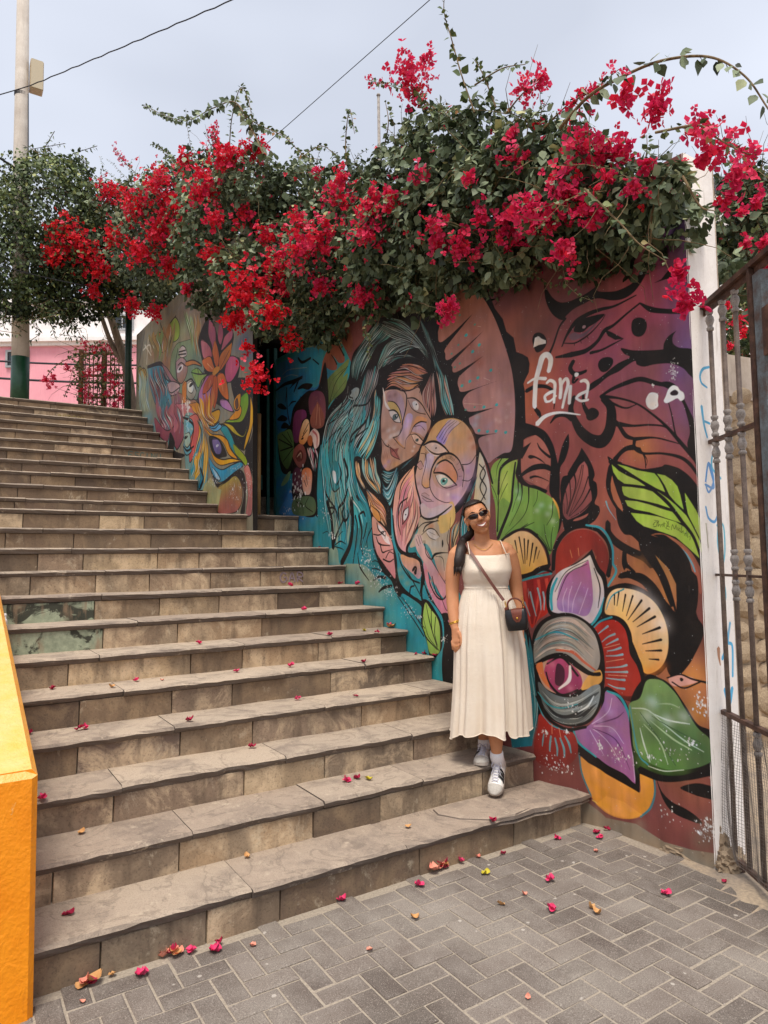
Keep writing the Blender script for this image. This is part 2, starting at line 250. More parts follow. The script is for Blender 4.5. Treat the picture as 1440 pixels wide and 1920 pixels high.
def m_tread():
    s = NT('tread_slate', .85, .25); r = s.rnd()
    a = s.noise(4.5, 6, .6, dist=.5); b = s.noise(28, 5, .65, (1, .5, 1)); f = s.noise(170, 4, .7)
    c = s.ramp(r, (0, '#9c8b7c'), (.5, '#aa9a89'), (1, '#b8a692'))
    c = s.mix(s.ramp(a, (.36, .65), (.52, 0.0)), c, '#7d7066')
    c = s.mix(s.ramp(b, (.5, 0.0), (.7, .45)), c, '#b4a491')
    c = s.mix(s.ramp(f, (.34, .4), (.5, 0.0)), c, '#4e4640')
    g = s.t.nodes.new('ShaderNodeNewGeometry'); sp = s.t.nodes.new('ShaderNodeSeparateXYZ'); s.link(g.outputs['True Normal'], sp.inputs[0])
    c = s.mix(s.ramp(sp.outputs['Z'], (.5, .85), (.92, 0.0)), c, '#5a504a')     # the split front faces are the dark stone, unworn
    cr = s.noise(2.2, 5, .55, dist=1.5); c = s.mix(s.ramp(cr, (.480, 0.0), (.495, .32), (.505, .32), (.52, 0.0)), c, '#5c524a'); c = s.mix(s.ramp(s.noise(11, 6, .75), (.60, 0.0), (.70, .5)), c, '#cabaa4')
    s.base(c); s.bump(s.mix(.5, b, f), .6, .010); return s.m
def m_green():
    s = NT('riser_green_paint', .85, .2); a = s.noise(4, 5, .65, dist=1.0); b = s.noise(16, 6, .7); v = s.noise(9, 5, .6, (1, 1, .3))
    c = s.ramp(b, (.35, '#7c8470'), (.65, '#a0a890')); c = s.mix(s.ramp(a, (.52, 0.0), (.57, .9)), c, '#2c2a26'); c = s.mix(s.ramp(v, (.55, 0.0), (.68, .8)), c, '#8c7660')
    s.base(c); s.bump(b, .4, .006); return s.m
def m_mortar():
    s = NT('stair_mortar', .95, .1); b = s.noise(40, 5, .7); s.base(s.ramp(b, (.3, '#6a5f54'), (.7, '#a09280'))); s.bump(b, .5, .01); return s.m
def m_plaster(name, c1, c2, dirt, sc=6):
    s = NT(name, .9, .15); a = s.noise(sc, 6, .65); v = s.noise(22, 5, .65, (1, 1, .12)); f = s.noise(120, 4, .7)
    c = s.ramp(a, (.3, c1), (.7, c2)); c = s.mix(s.ramp(v, (.52, 0.0), (.75, .4)), c, dirt); c = s.mix(s.ramp(f, (.28, .5), (.4, 0.0)), c, dirt)
    s.base(c); s.bump(s.mix(.5, a, f), .35, .012); return s.m
def m_orange():
    s = NT('orange_gloss_paint', .42, .5); a = s.noise(9, 5, .6); f = s.noise(60, 4, .6); dd = s.noise(26, 4, .6, (1, 1, .5), 1.5)
    g = s.t.nodes.new('ShaderNodeNewGeometry'); sp = s.t.nodes.new('ShaderNodeSeparateXYZ'); s.link(g.outputs['True Normal'], sp.inputs[0])
    c = s.ramp(a, (.3, '#e88600'), (.7, '#f29410'))
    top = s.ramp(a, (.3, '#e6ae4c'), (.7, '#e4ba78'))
    c = s.mix(s.ramp(sp.outputs['Z'], (.5, 0.0), (.75, 1.0)), c, top)            # upward faces get a paler, yellower colour
    c = s.mix(s.ramp(f, (.70, 0.0), (.74, .6)), c, '#c87408'); ch = s.noise(5.5, 7, .75, dist=.8); c = s.mix(s.ramp(ch, (.64, 0.0), (.66, .7)), c, '#d8b070'); c = s.mix(s.ramp(s.noise(18, 5, .7, (1, 1, .15)), (.60, 0.0), (.74, .35)), c, '#9c5a10')
    s.base(c); s.bump(s.mix(.5, dd, f), .55, .012); return s.m
def m_metal(name, c1, c2, c3, rough=.6):
    s = NT(name, rough, .4); a = s.noise(14, 6, .7); f = s.noise(160, 4, .7)
    c = s.ramp(a, (.35, c1), (.55, c2), (.72, c3)); c = s.mix(s.ramp(f, (.3, .5), (.5, 0.0)), c, '#2a1e18')
    s.base(c); s.bump(f, .4, .003); return s.m
def m_flat(name, c, rough=.6, spec=.3, c2=None, sc=20):
    s = NT(name, rough, spec)
    s.base(s.ramp(s.noise(sc, 5, .6), (.3, c), (.7, c2 or c))); return s.m
def m_leaf(name, dark, mid, light, warm):
    s = NT(name, .55, .35); t = s.attr('tone').outputs['Fac']
    r = s.rnd() 
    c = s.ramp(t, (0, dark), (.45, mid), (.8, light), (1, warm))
    s.vec(False); n = s.noise(60, 3); c = s.mix(.25, c, n, 'OVERLAY')
    s.base(c)
    tr = s.t.nodes.new('ShaderNodeBsdfTranslucent'); mx = s.t.nodes.new('ShaderNodeMixShader'); mx.inputs[0].default_value = .13
    s.link(c, tr.inputs['Color']); s.link(s.b.outputs[0], mx.inputs[1]); s.link(tr.outputs[0], mx.inputs[2])
    s.link(mx.outputs[0], s.t.nodes['Material Output'].inputs['Surface']); return s.m
def m_bract():
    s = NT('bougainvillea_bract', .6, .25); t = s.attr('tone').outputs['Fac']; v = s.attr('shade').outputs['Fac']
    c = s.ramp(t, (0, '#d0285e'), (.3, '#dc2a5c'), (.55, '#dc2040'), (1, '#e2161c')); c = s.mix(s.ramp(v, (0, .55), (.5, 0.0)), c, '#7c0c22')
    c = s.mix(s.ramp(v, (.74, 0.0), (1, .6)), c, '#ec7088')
    s.base(c)
    tr = s.t.nodes.new('ShaderNodeBsdfTranslucent'); mx = s.t.nodes.new('ShaderNodeMixShader'); mx.inputs[0].default_value = .35
    s.link(c, tr.inputs['Color']); s.link(s.b.outputs[0], mx.inputs[1]); s.link(tr.outputs[0], mx.inputs[2])
    s.link(mx.outputs[0], s.t.nodes['Material Output'].inputs['Surface']); return s.m
def m_bark(name, c1, c2):
    s = NT(name, .9, .15); a = s.noise(30, 5, .7, (1, 1, .2)); s.base(s.ramp(a, (.3, c1), (.7, c2))); s.bump(a, .6, .01); return s.m
M = dict(paver=m_paver(), ground=m_ground(), joint=m_joint(), riser=m_riser(), riser_old_shaded=m_riser(True), riser_green=m_green(), tread=m_tread(), mortar=m_mortar(),
    white=m_plaster('white_wall_paint', '#dcd6d0', '#ece8e4', '#8d837a', 5), orange=m_orange(), rubblem=m_plaster('rubble_mortar', '#a08c74', '#c2ac90', '#6c5c4a'),
    capplaster=m_plaster('cap_plaster', '#a89a8c', '#c4b8ac', '#776c62'), rawplaster=m_plaster('raw_plaster', '#7f6e5c', '#a08d76', '#54483c', 12),
    rust=m_metal('rusty_iron', '#3a2a22', '#5a4034', '#7a5a48'), iron=m_metal('weathered_iron', '#4c3f38', '#6a5a50', '#7c6a5e'),
    ironblue=m_metal('blue_grey_iron', '#5c4a42', '#6a7478', '#7e8a90'), cast=m_metal('grey_cast_iron', '#6c645e', '#928a84', '#aaa29c'),
    wire=m_flat('wire_mesh', '#4a4440', .6, .4, '#8a8078'), concrete=m_plaster('pole_concrete', '#b0a69c', '#cac2b8', '#8a8178', 4), greenp=m_flat('green_pole_paint', '#123a24', .4, .5, '#1c4c30'),
    darkgreen=m_flat('dark_green_metal', '#10261c', .5, .4, '#1c382a'), teal=m_flat('teal_metal', '#1c4a48', .5, .4, '#2c605c'), bamboo=m_flat('bamboo_cane', '#b08a58', .5, .4, '#c8a470', 9),
    pink=m_plaster('pink_wall_paint', '#dc94a0', '#e8a6b0', '#c88490', 1.5), cornice=m_plaster('white_cornice', '#ded8d6', '#ece8e6', '#a8a0a0', 3), dark=m_flat('dark_interior', '#14110f', .9, .1, '#1e1a16'),
    glass=m_flat('window_glass', '#1a2226', .15, .6), frame=m_flat('grey_window_frame', '#8a8c8e', .5, .4, '#a0a2a4'), wood=m_bark('brown_wood', '#4a2e22', '#6c4432'),
    cable=m_flat('black_cable', '#2a2a30', .6, .3), leaf=m_leaf('bougainvillea_leaf', '#202a18', '#566447', '#939f7e', '#b2ae78'), sprig=m_leaf('young_leaf', '#2c3a20', '#4c5c38', '#75804c', '#94683c'),
    tleaf=m_leaf('tree_leaf', '#1a2412', '#445434', '#76844c', '#a4a666'), bract=m_bract(), stem=m_bark('vine_stem', '#4c3c2c', '#8a7658'), bark=m_bark('grey_bark', '#5a4c40', '#8c7c6c'), rock=m_plaster('rubble_stone', '#8a7662', '#b8a488', '#5a4c3e', 9))
# ================================================================== THE SETTING
RIS = 0.175
def nose_y(n): return 2.975 + 0.331 * (n - 1) if n <= 12 else 7.50 + 0.355 * (n - 13)
def wall_x(y): return float(np.interp(y, [2.0, 2.9, 3.2, 3.6, 4.2, 5.0], [3.41, 3.385, 3.30, 3.24, 3.21, 3.19]))
FAR_X = 2.60
g = MB().add([(-120, -120, -.05), (120, -120, -.05), (120, 160, -.05), (-120, 160, -.05)], [(0, 1, 2, 3)]).obj('ground', M['ground'], kind='structure')
# --- paved forecourt, herringbone of 200 x 100 mm concrete pavers
paving = empty('paving'); paving['kind'] = 'structure'; paving['label'] = 'grey concrete herringbone paving at the foot of the steps'
MB().add([(-2.2, -1.5, -.0065), (3.65, -1.5, -.0065), (3.65, 3.01, -.0065), (-2.2, 3.01, -.0065)], [(0, 1, 2, 3)]).obj('joint_sand', M['joint'], paving)
def paver_mesh(k):
    rr = random.Random(k); L, W, b = .0955, .0455, .006
    V = []
    for z, i in ((-.03, 0), (-.004, 0), (0, b)):
        for x, y in ((-L, -W), (0, -W), (L, -W), (L, W), (0, W), (-L, W)):
            V.append((x - math.copysign(i, x) * (x != 0) + rr.uniform(-.0012, .0012), y - math.copysign(i, y) + rr.uniform(-.0012, .0012), z + (rr.uniform(-.0012, .0012) if z == 0 else 0)))
    F = [(i + 6 * r, (i + 1) % 6 + 6 * r, (i + 1) % 6 + 6 * r + 6, i + 6 * r + 6) for r in range(2) for i in range(6)] + [(12, 13, 16, 17), (13, 14, 15, 16)]
    me = bpy.data.meshes.new('paver'); me.from_pydata(V, [], F); me.materials.append(M['paver']); return me
PV = [paver_mesh(k) for k in range(6)]
cells = []
for i in range(-22, 40):
    for j in range(-15, 30):
        k = (i - j) % 4
        if k == 0: cx, cy, rot = (i + 1) * .1, (j + .5) * .1, 0
        elif k == 3: cx, cy, rot = (i + .5) * .1, (j + 1) * .1, 1
        else: continue
        cy += -.055; cx += .02
        if cx > 3.6 or cy > 3.03 or (cx > 3.36 and cy > 1.9): continue
        cells.append((cx, cy, rot))
def in_frame(P, m=40):
    x, y, z = px_of(P); return z > .1 and -m < x < 1440 + m and -m < y < 1920 + m
vis = [q for q in cells if in_frame((q[0], q[1], 0), 45)]
vis.sort(key=lambda q: q[0] ** 2 + q[1] ** 2); seen = set(vis[:299])
rest = MB(); rr = random.Random(5)
for q in cells:
    cx, cy, rot = q; dz = rr.uniform(-.0035, .0015); tilt = (rr.uniform(-.012, .012), rr.uniform(-.012, .012))
    if q in seen:
        o = link('paver', PV[rr.randrange(6)], None, paving); o.location = (cx, cy, dz); o.rotation_euler = (*tilt, math.pi / 2 * rot + rr.choice((0, math.pi)) + rr.uniform(-.008, .008))
    else:
        Mx = Matrix.Translation((cx, cy, dz)) @ Matrix.Rotation(math.pi / 2 * rot, 4, 'Z')
        me = PV[rr.randrange(6)]; rest.add([Mx @ v.co for v in me.vertices], [tuple(p.vertices) for p in me.polygons])
rest.obj('paver_field', M['paver'], paving, kind='stuff')
# sandy apron in front of the gate and along the wall foot
ap = MB(); N = 26; V = []; F = []
for i in range(N + 1):
    t = i / N; y = 2.93 - t * 2.6
    wob = .05 * noise.noise((t * 7, 0, 3)) + .03 * noise.noise((t * 19, 2, 1))
    edge = 3.36 - max(0, (2.25 - y)) * .42 + wob - .10 * math.exp(-((y - 1.9) / .25) ** 2)
    for j in range(7):
        s = j / 6; x = edge + s * (4.4 - edge); V.append((x, y, -.006 + .022 * min(1, s * 3) + .008 * noise.noise((x * 9, y * 9, 0))))
for i in range(N):
    for j in range(6): F.append((i * 7 + j, i * 7 + 7 + j, i * 7 + 8 + j, i * 7 + 1 + j))
ap.add(V, F).obj('sand_apron', M['ground'], smooth=True, kind='structure')

# --- staircase: mortar core, slate tread slabs with a split front edge, sandstone riser blocks
stairs = empty('staircase'); stairs['kind'] = 'structure'; stairs['label'] = 'long outdoor stone staircase climbing past the painted wall'
core = MB()
prof = [(nose_y(1) + .045, -.04)]
for n in range(1, 24):
    z = RIS * n - .03; y0 = nose_y(n) + .045; y1 = nose_y(n + 1) + .045 if n < 23 else 13.0
    prof += [(y0, z), (y1, z)]
prof += [(13.0, -.04)]
core.add([(x, y, z) for x in (-.35, 3.5) for y, z in prof], [tuple(range(len(prof)))[::-1], tuple(range(len(prof), 2 * len(prof)))] + [(i, (i + 1) % len(prof), len(prof) + (i + 1) % len(prof), len(prof) + i) for i in range(len(prof))])
core.obj('core', M['mortar'], stairs)
rr = random.Random(21)
def slab(x0, x1, yf, yb, zt, th, seed):
    q = random.Random(seed); k = max(4, int((x1 - x0) / .065)); V = []; F = []; chip = [(q.uniform(x0, x1), q.uniform(.02, .06), q.uniform(.004, .013)) for _ in range(q.choice((0, 1, 1, 2)))]
    for i in range(k + 1):
        x = x0 + (x1 - x0) * i / k + (0 if i in (0, k) else q.uniform(-.015, .015))
        w =   .004 * noise.noise((x * 4.5, yf * 3, 5)) + .004 * noise.noise((x * 17, yf, 9)) + q.uniform(-.003, .003) + sum(dd * math.exp(-((x - cx) / ww) ** 2) for cx, ww, dd in chip)
        d = .004 * noise.noise((x * 3, yf * 2, 1))
        V += [(x, yb, zt + d), (x, yf + w + .010 + q.uniform(0, .007), zt + d + .001), (x, yf + w - .002, zt - .010 + q.uniform(-.004, .003)), (x, yf + w + q.uniform(0, .010), zt - th * .6), (x, yf + w + .012 + q.uniform(0, .008), zt - th), (x, yb, zt - th)]
    for i in range(k):
        for j in range(5): F.append((i * 6 + j, i * 6 + j + 1, i * 6 + 7 + j, i * 6 + 6 + j))
    F += [tuple(range(6))[::-1], tuple(k * 6 + j for j in range(6))]
    return V, F
def block(x0, x1, yf, z0, z1, seed):
    q = random.Random(seed); V = []; c = .004; k = max(2, int((x1 - x0) / .2)); F = []
    for i in range(k + 1):
        x = x0 + (x1 - x0) * i / k; e = c if i in (0, k) else 0; dx = c if i == 0 else (-c if i == k else 0)
        p = yf + .003 * noise.noise((x * 8, yf * 3, 2)) + q.uniform(-.0015, .0015)
        V += [(x, yf + .05, z0), (x + dx * 0, p + c, z0), (x + dx, p, z0 + c), (x + dx, p, z1 - c), (x, p + c, z1), (x, yf + .05, z1)]
    for i in range(k):
        for j in range(5): F.append((i * 6 + j, i * 6 + 6 + j, i * 6 + 7 + j, i * 6 + j + 1))
    F += [tuple(range(6)), tuple(k * 6 + j for j in range(6))[::-1]]
    return V, F
STEPS_END = {}
for n in range(1, 24):
    yf = nose_y(n); yb = nose_y(n + 1) + .05 if n < 23 else nose_y(23) + .5
    xe = wall_x(yf + .1) - .01 if n <= 12 else FAR_X - .005
    x0 = (.34 if n < 3 else .2) - rr.uniform(0, .25); th = rr.uniform(.036, .044)
    xs = [x0]
    lo, hi = (.62, 1.05) if n < 13 else (.55, .95)
    while xs[-1] < xe: xs.append(xs[-1] + rr.uniform(lo, hi))
    xs[-1] = xe
    if xs[-1] - xs[-2] < .3 and len(xs) > 2: xs.pop(-2)
    for k, (a, b) in enumerate(zip(xs, xs[1:])):
        dz = rr.uniform(-.004, .003); dy = rr.uniform(-.012, .010)
        if n == 1 and b == xe: continue                                # the broken corner slab is built below
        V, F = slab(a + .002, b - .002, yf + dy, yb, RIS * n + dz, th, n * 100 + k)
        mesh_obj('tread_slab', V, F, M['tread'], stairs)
    if n == 1: last_a = xs[-2]
    xr = [x0 - rr.uniform(0, .2)]
    while xr[-1] < xe: xr.append(xr[-1] + rr.uniform(.32, .78))
    xr[-1] = xe
    if n in (7, 8): xr = [.05, .93] + [v for v in xr if v > 1.15]
    if xr[-1] - xr[-2] < .15 and len(xr) > 2: xr.pop(-2)
    for k, (a, b) in enumerate(zip(xr, xr[1:])):
        V, F = block(a + .0015, b - .0015, yf + .024 + rr.uniform(-.004, .004), RIS * (n - 1) - .012, RIS * n - th - .003, n * 77 + k)
        mesh_obj('riser_stone', V, F, M['riser_green'] if n in (7, 8) and b < 1 else M['riser_old_shaded'] if rr.random() < (.8 if n >= 11 else .22) else M['riser'], stairs)
# broken last slab of the first step: worn stub to the left, a delaminating flag with a wavy edge by the wall
yf, yb = nose_y(1), nose_y(2) + .05
V, F = slab(last_a + .002, 2.52, yf + .03, yb, RIS - .028, .03, 991); mesh_obj('tread_slab', V, F, M['tread'], stairs)
V = []; F = []; pts = [(2.42, 3.30), (2.40, 3.22), (2.46, 3.10), (2.60, 2.985), (2.74, 2.955), (2.90, 2.965), (3.0, 2.945), (3.14, 2.955), (3.26, 2.94), (3.36, 2.955), (3.36, 3.12), (3.30, 3.32)]
P2 = np.array(pts); cen = P2.mean(0)
for lay, (z, off) in enumerate(((RIS - .034, .0), (RIS - .018, -.012), (RIS - .015, .006), (RIS + .004, -.004), (RIS + .010, -.022))):
    for i, p in enumerate(P2):
        d = (p - cen) / np.linalg.norm(p - cen); q = p + d * (off + rr.uniform(-.006, .006)); V.append((q[0], q[1], z + rr.uniform(-.002, .002)))
n_ = len(pts)
for l in range(4):
    for i in range(n_): F.append((l * n_ + i, l * n_ + (i + 1) % n_, (l + 1) * n_ + (i + 1) % n_, (l + 1) * n_ + i))
F.append(tuple(4 * n_ + i for i in range(n_)))
o = mesh_obj('tread_slab', V, F, M['tread'], stairs); o['label'] = 'broken flaking corner slab of the lowest step'
# faded scrawls on three risers
def scrawl(n, x, size, strokes, mat, lab):
    mb = MB(); y = nose_y(n) + .016; zc = RIS * (n - 1) + .035
    for s_ in strokes:
        P_ = catmull([(x + a * size, 0, zc + b * size) for a, b in s_], 4); w_ = .006
        for p, r in zip(P_, P_[1:]):
            d = Vector(r - p); d.normalize(); o_ = Vector((-d.z, 0, d.x)) * w_; a, b = Vector(p), Vector(r)
            mb.add([(v.x, y, v.z) for v in (a - o_, b - o_, b + o_, a + o_)], [(0, 1, 2, 3)])
    o = mb.obj('scrawl', mat, stairs); o['label'] = lab
E_ = [[(.7, 1), (0, 1), (0, 0), (.7, 0)], [(0, .5), (.5, .5)]]; S_ = [[(.7, .9), (.2, 1), (.1, .6), (.6, .4), (.5, 0), (0, .1)]]; C2 = [[(.7, .85), (.3, 1), (0, .5), (.3, 0), (.7, .15)]]; I_ = [[(.2, 1), (.2, 0)]]; N_ = [[(0, 0), (0, 1), (.6, 0), (.6, 1)]]; U_ = [[(0, 1), (0, .2), (.3, 0), (.6, .2), (.6, 1)]]
G_ = [[(.7, .85), (.3, 1), (0, .5), (.3, 0), (.7, .2), (.7, .5), (.4, .5)]]; A_ = [[(0, 0), (.35, 1), (.7, 0)], [(.15, .4), (.55, .4)]]; R_ = [[(0, 0), (0, 1), (.55, .85), (.5, .55), (0, .5), (.6, 0)]]; B_ = [[(0, 0), (0, 1), (.5, .8), (.05, .55), (.6, .3), (0, 0)]]; O_ = [[(.3, 1), (0, .5), (.3, 0), (.6, .5), (.3, 1)]]
def word(ls): return [[(a + 1.0 * i, b) for a, b in s_] for i, l in enumerate(ls) for s_ in l]
scrawl(18, 2.02, .072, word([E_, S_, C2, I_, N_, U_]), m_flat('faded_teal_paint', '#4a5c58', .9, .1, '#5c6c66', 60), 'faded teal scrawl on a riser of the upper steps')
scrawl(9, 2.52, .085, word([G_, A_, R_]), m_flat('faded_violet_paint', '#7c6c74', .9, .1, '#8c7c82', 60), 'faded violet scrawl on a riser below the far painted face')
scrawl(22, 1.36, .06, word([B_, E_, R_, S_, O_, N_]), m_flat('faded_yellow_paint', '#8a7a50', .9, .1, '#9a8a60', 60), 'faded yellow scrawl on one of the topmost risers')
# upper plaza behind the last step
MB().box((-30, nose_y(23) + .45, 3.6), (30, 60, RIS * 23 - .004)).obj('upper_plaza', M['ground'], kind='structure')
# --- orange parapet, lower left
def parapet():
    t = empty('orange_parapet', (.05, 2.9, 0)); tag(t, 'glossy orange masonry parapet with a sloping yellow cap at the lower left', 'wall')
    x0, x1 = -.32, .318; ya, yb = 2.865, 5.45; za, b = .86, .02; zs = .86 + (yb - ya) * .272
    sl = [(ya, -.05, 0), (ya, za - b, 0), (ya + b, za, b)]
    V = [];
    # rows: outline in YZ, inset in X at the bevelled cap
    rows = [(ya + .012, -.05, .012), (ya, .0, 0), (ya, za - b, 0), (ya + b * .6, za - .002, b * .6), (ya + b * 2, za + .012, b), (yb, zs, b)]
    ny = 40
    # side walls + front as a grid wrapping left side, front, right side
    F = []; path = [(x0, yb), (x0, (ya + yb) / 2), (x0, ya + b), (x0 + b, ya), (x1 - b, ya), (x1, ya + b), (x1, (ya + yb) / 2), (x1, yb)]
    top = lambda y: za + max(0, y - ya) * .272
    for x, y in path: V += [(x, y, -.05), (x, y, .3), (x, y, top(y) - .02)]
    for x, y in path:
        ix = x + (.02 if x < 0 else -.02); iy = y + (.02 if y < ya + .01 else 0); V.append((ix, iy, top(y) + .004))
    k = len(path)
    for i in range(k - 1):
        a, c = i * 3, i * 3 + 3
        F += [(a, a + 1, c + 1, c), (a + 1, a + 2, c + 2, c + 1), (a + 2, 3 * k + i, 3 * k + i + 1, c + 2)]
    F.append(tuple(3 * k + i for i in range(k))[::-1]); F.append((0, 3 * (k - 1), 3 * (k - 1) + 1, 3 * (k - 1) + 2, 3 * k + k - 1, 3 * k, 2, 1))
    F = [f[::-1] for f in F]
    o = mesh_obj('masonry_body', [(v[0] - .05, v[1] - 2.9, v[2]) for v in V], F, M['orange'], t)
    # painted scar and chipped foot
    MB().box((-.212, -.0362, .28), (-.206, -.0345, .33)).obj('paint_scar', m_flat('pale_scar', '#f0d8a0'), t)
parapet()

# ------------------------------------------------------------------ murals painted in wall millimetres
import re
PAL={'k':'#16110f','w':'#e8e4de'}
def col(h):
    h=PAL.get(h,h); h=h.lstrip('#'); c=np.array([int(h[i:i+2],16) for i in (0,2,4)])/255.
    return np.where(c<=.04045,c/12.92,((c+.055)/1.055)**2.4)
def smooth(P,closed,n=8):
    P=np.array(P,float)
    if closed: Q=np.vstack([P[-1:],P,P[:2]])
    else: Q=np.vstack([2*P[:1]-P[1:2],P,2*P[-1:]-P[-2:-1]])
    t=np.linspace(0,1,n,endpoint=False)[:,None]; out=[]
    for i in range(len(Q)-3):
        a,b,c,d=Q[i:i+4]
        if np.allclose(b,c): continue
        if np.allclose(a,b): a=b-(c-b)*.3
        if np.allclose(c,d): d=c+(c-b)*.3
        out.append(.5*(2*b+(c-a)*t+(2*a-5*b+4*c-d)*t*t+(3*b-a-3*c+d)*t**3))
    if not closed: out.append(P[-1:])
    return np.vstack(out)
class Canvas:
    def __init__(s,W,H,base,seed=3):
        s.W,s.H=W,H; s.im=np.zeros((H,W,3),np.float32)+col(base).astype(np.float32); s.r=np.random.default_rng(seed)
    def cover(s,P,ss=3):
        x0=max(0,int(np.floor(P[:,0].min()))); x1=min(s.W,int(np.ceil(P[:,0].max()))+1)
        y0=max(0,int(np.floor(P[:,1].min()))); y1=min(s.H,int(np.ceil(P[:,1].max()))+1)
        if x1<=x0 or y1<=y0: return None
        w=x1-x0; A=np.zeros((y1-y0,w),np.float32)
        a=P; b=np.roll(P,-1,0); dy=b[:,1]-a[:,1]
        for j in range((y1-y0)*ss):
            y=y0+(j+.5)/ss
            m=((a[:,1]<=y)&(b[:,1]>y))|((b[:,1]<=y)&(a[:,1]>y))
            if not m.any(): continue
            xs=np.sort(a[m,0]+(y-a[m,1])/dy[m]*(b[m,0]-a[m,0]))-x0
            row=A[j//ss]
            for l,r in zip(xs[::2],xs[1::2]):
                l=max(l,0); r=min(r,w)
                if r<=l: continue
                il,ir=int(l),int(r)
                if il==ir: row[il]+=r-l
                else:
                    row[il]+=il+1-l; row[il+1:ir]+=1
                    if ir<w: row[ir]+=r-ir
        A/=ss
        return x0,y0,np.minimum(A,1)
    def fill(s,P,c):
        k=s.cover(P)
        if k is None: return
        x0,y0,A=k; h,w=A.shape
        m=re.match(r'([^>]+)>([^@]+)@(-?\d+)',c) if '>' in c else None
        if m:
            a=np.radians(float(m[3])); d=np.array([np.cos(a),np.sin(a)]); t=P@d; lo,hi=t.min(),t.max()
            yy,xx=np.mgrid[y0:y0+h,x0:x0+w]; T=np.clip(((xx*d[0]+yy*d[1])-lo)/(hi-lo+1e-6),0,1)[...,None]
            C=col(m[1])*(1-T)+col(m[2])*T
        else: C=col(c)
        v=s.im[y0:y0+h,x0:x0+w]; v+=(C-v)*A[...,None]
    def stroke(s,P,ws,c,amp=1):
        Q=smooth(P,False,7) if len(P)>2 else np.linspace(P[0],P[1],6)
        d=np.gradient(Q,axis=0); d/=np.linalg.norm(d,axis=1,keepdims=True)+1e-9; n=np.c_[-d[:,1],d[:,0]]
        ws=np.interp(np.linspace(0,1,len(Q)),np.linspace(0,1,len(ws)),ws)/2
        # round-ish ends
        e0=[Q[0]-d[0]*ws[0]*.8]; e1=[Q[-1]+d[-1]*ws[-1]*.8]
        s.fill(np.vstack([e0,Q+n*ws[:,None],e1,(Q-n*ws[:,None])[::-1]]),c)
    def hair(s,A,B,cs,n,w):
        k=26; R=s.r
        def rs(P):
            Q=smooth(P,False,10); L=np.r_[0,np.cumsum(np.linalg.norm(np.diff(Q,axis=0),axis=1))]
            u=np.linspace(0,L[-1],k); return np.c_[np.interp(u,L,Q[:,0]),np.interp(u,L,Q[:,1])]
        A,B=rs(A),rs(B); ts=np.linspace(0,1,n+1); ts[1:-1]+=R.uniform(-.28,.28,n-1)/n
        u=np.linspace(0,1,k); wav=.42/n if w>0 else .15/n
        E=[t+(wav*np.sin(u*R.uniform(5,10)+R.uniform(0,6)) if 0<i<n else 0*u) for i,t in enumerate(ts)]
        C=lambda t:A*(1-t)[:,None]+B*t[:,None]
        for i in R.permutation(n):
            a=R.uniform(-.05,.12) if w>0 else 0; b=R.uniform(.86,1.05) if w>0 else 1
            e=np.clip(np.minimum((u-a)/.22,(b-u)/.25),0,1)**.6 if w>0 else 1+0*u
            m=(E[i]+E[i+1])/2; h=(E[i+1]-E[i])/2*e*.96
            c=cs[R.integers(len(cs))]; P,Q=C(m-h),C(m+h); s.fill(np.vstack([P,Q[::-1]]),c)
            for _ in range(3 if w>0 else 1):
                f=R.uniform(-.75,.75); x=R.integers(0,k//2); y=R.integers(x+6,k+1)
                cc='k' if R.random()<.18 else (cs[R.integers(len(cs))] if R.random()<.6 else '#c8ccc4')
                g=max(w*.22,np.linalg.norm(P-Q,axis=1).max()*.12)
                s.stroke(C(m+h*f)[x:y:2],[g*.2,g*.8,g*.2],cc)
        for i in range(n+1):
            a=R.integers(0,5); b=k-R.integers(0,5); f=R.uniform(.35,1.0)
            if w>0: s.stroke(C(E[i])[a:b:2],[w*.08*f,w*.36*f,w*.46*f,w*.3*f,w*.08*f],'k')
    def lines(s,A,B,c,n,w):
        k=20; R=s.r
        def rs(P):
            Q=smooth(P,False,8); u=np.linspace(0,len(Q)-1,k); i=np.arange(len(Q)); return np.c_[np.interp(u,i,Q[:,0]),np.interp(u,i,Q[:,1])]
        A,B=rs(A),rs(B); u=np.linspace(0,1,k)
        for i in range(n):
            t=(i+R.uniform(.2,.8))/n+.25/n*np.sin(u*R.uniform(4,9)+R.uniform(0,6)); a=R.integers(0,8); b=k-R.integers(0,8); f=R.uniform(.5,1.2)
            s.stroke((A*(1-t)[:,None]+B*t[:,None])[a:b:2],[w*.15*f,w*.7*f,w*f,w*.5*f,w*.1*f],c)
    def blob(s,x,y,rx,ry,c,al=.74):
        if rx<s.W*.045: rx,ry,al=rx*1.5,ry*1.5,.42
        x0=int(max(0,x-2.2*rx)); x1=int(min(s.W,x+2.2*rx)); y0=int(max(0,y-2.2*ry)); y1=int(min(s.H,y+2.2*ry))
        if x1<=x0 or y1<=y0: return
        yy,xx=np.mgrid[y0:y1,x0:x1]; g=np.exp(-1.6*(((xx-x)/rx)**2+((yy-y)/ry)**2))
        g=np.clip((g-.004)*1.0,0,1)*al
        v=s.im[y0:y1,x0:x1]; v+=(col(c)-v)*g[...,None]
    def dot(s,x,y,rx,ry,c):
        a=np.linspace(0,2*np.pi,20,endpoint=False); j=1+.06*np.sin(a*3+x)
        s.fill(np.c_[x+rx*np.cos(a)*j,y+ry*np.sin(a)*j],c)
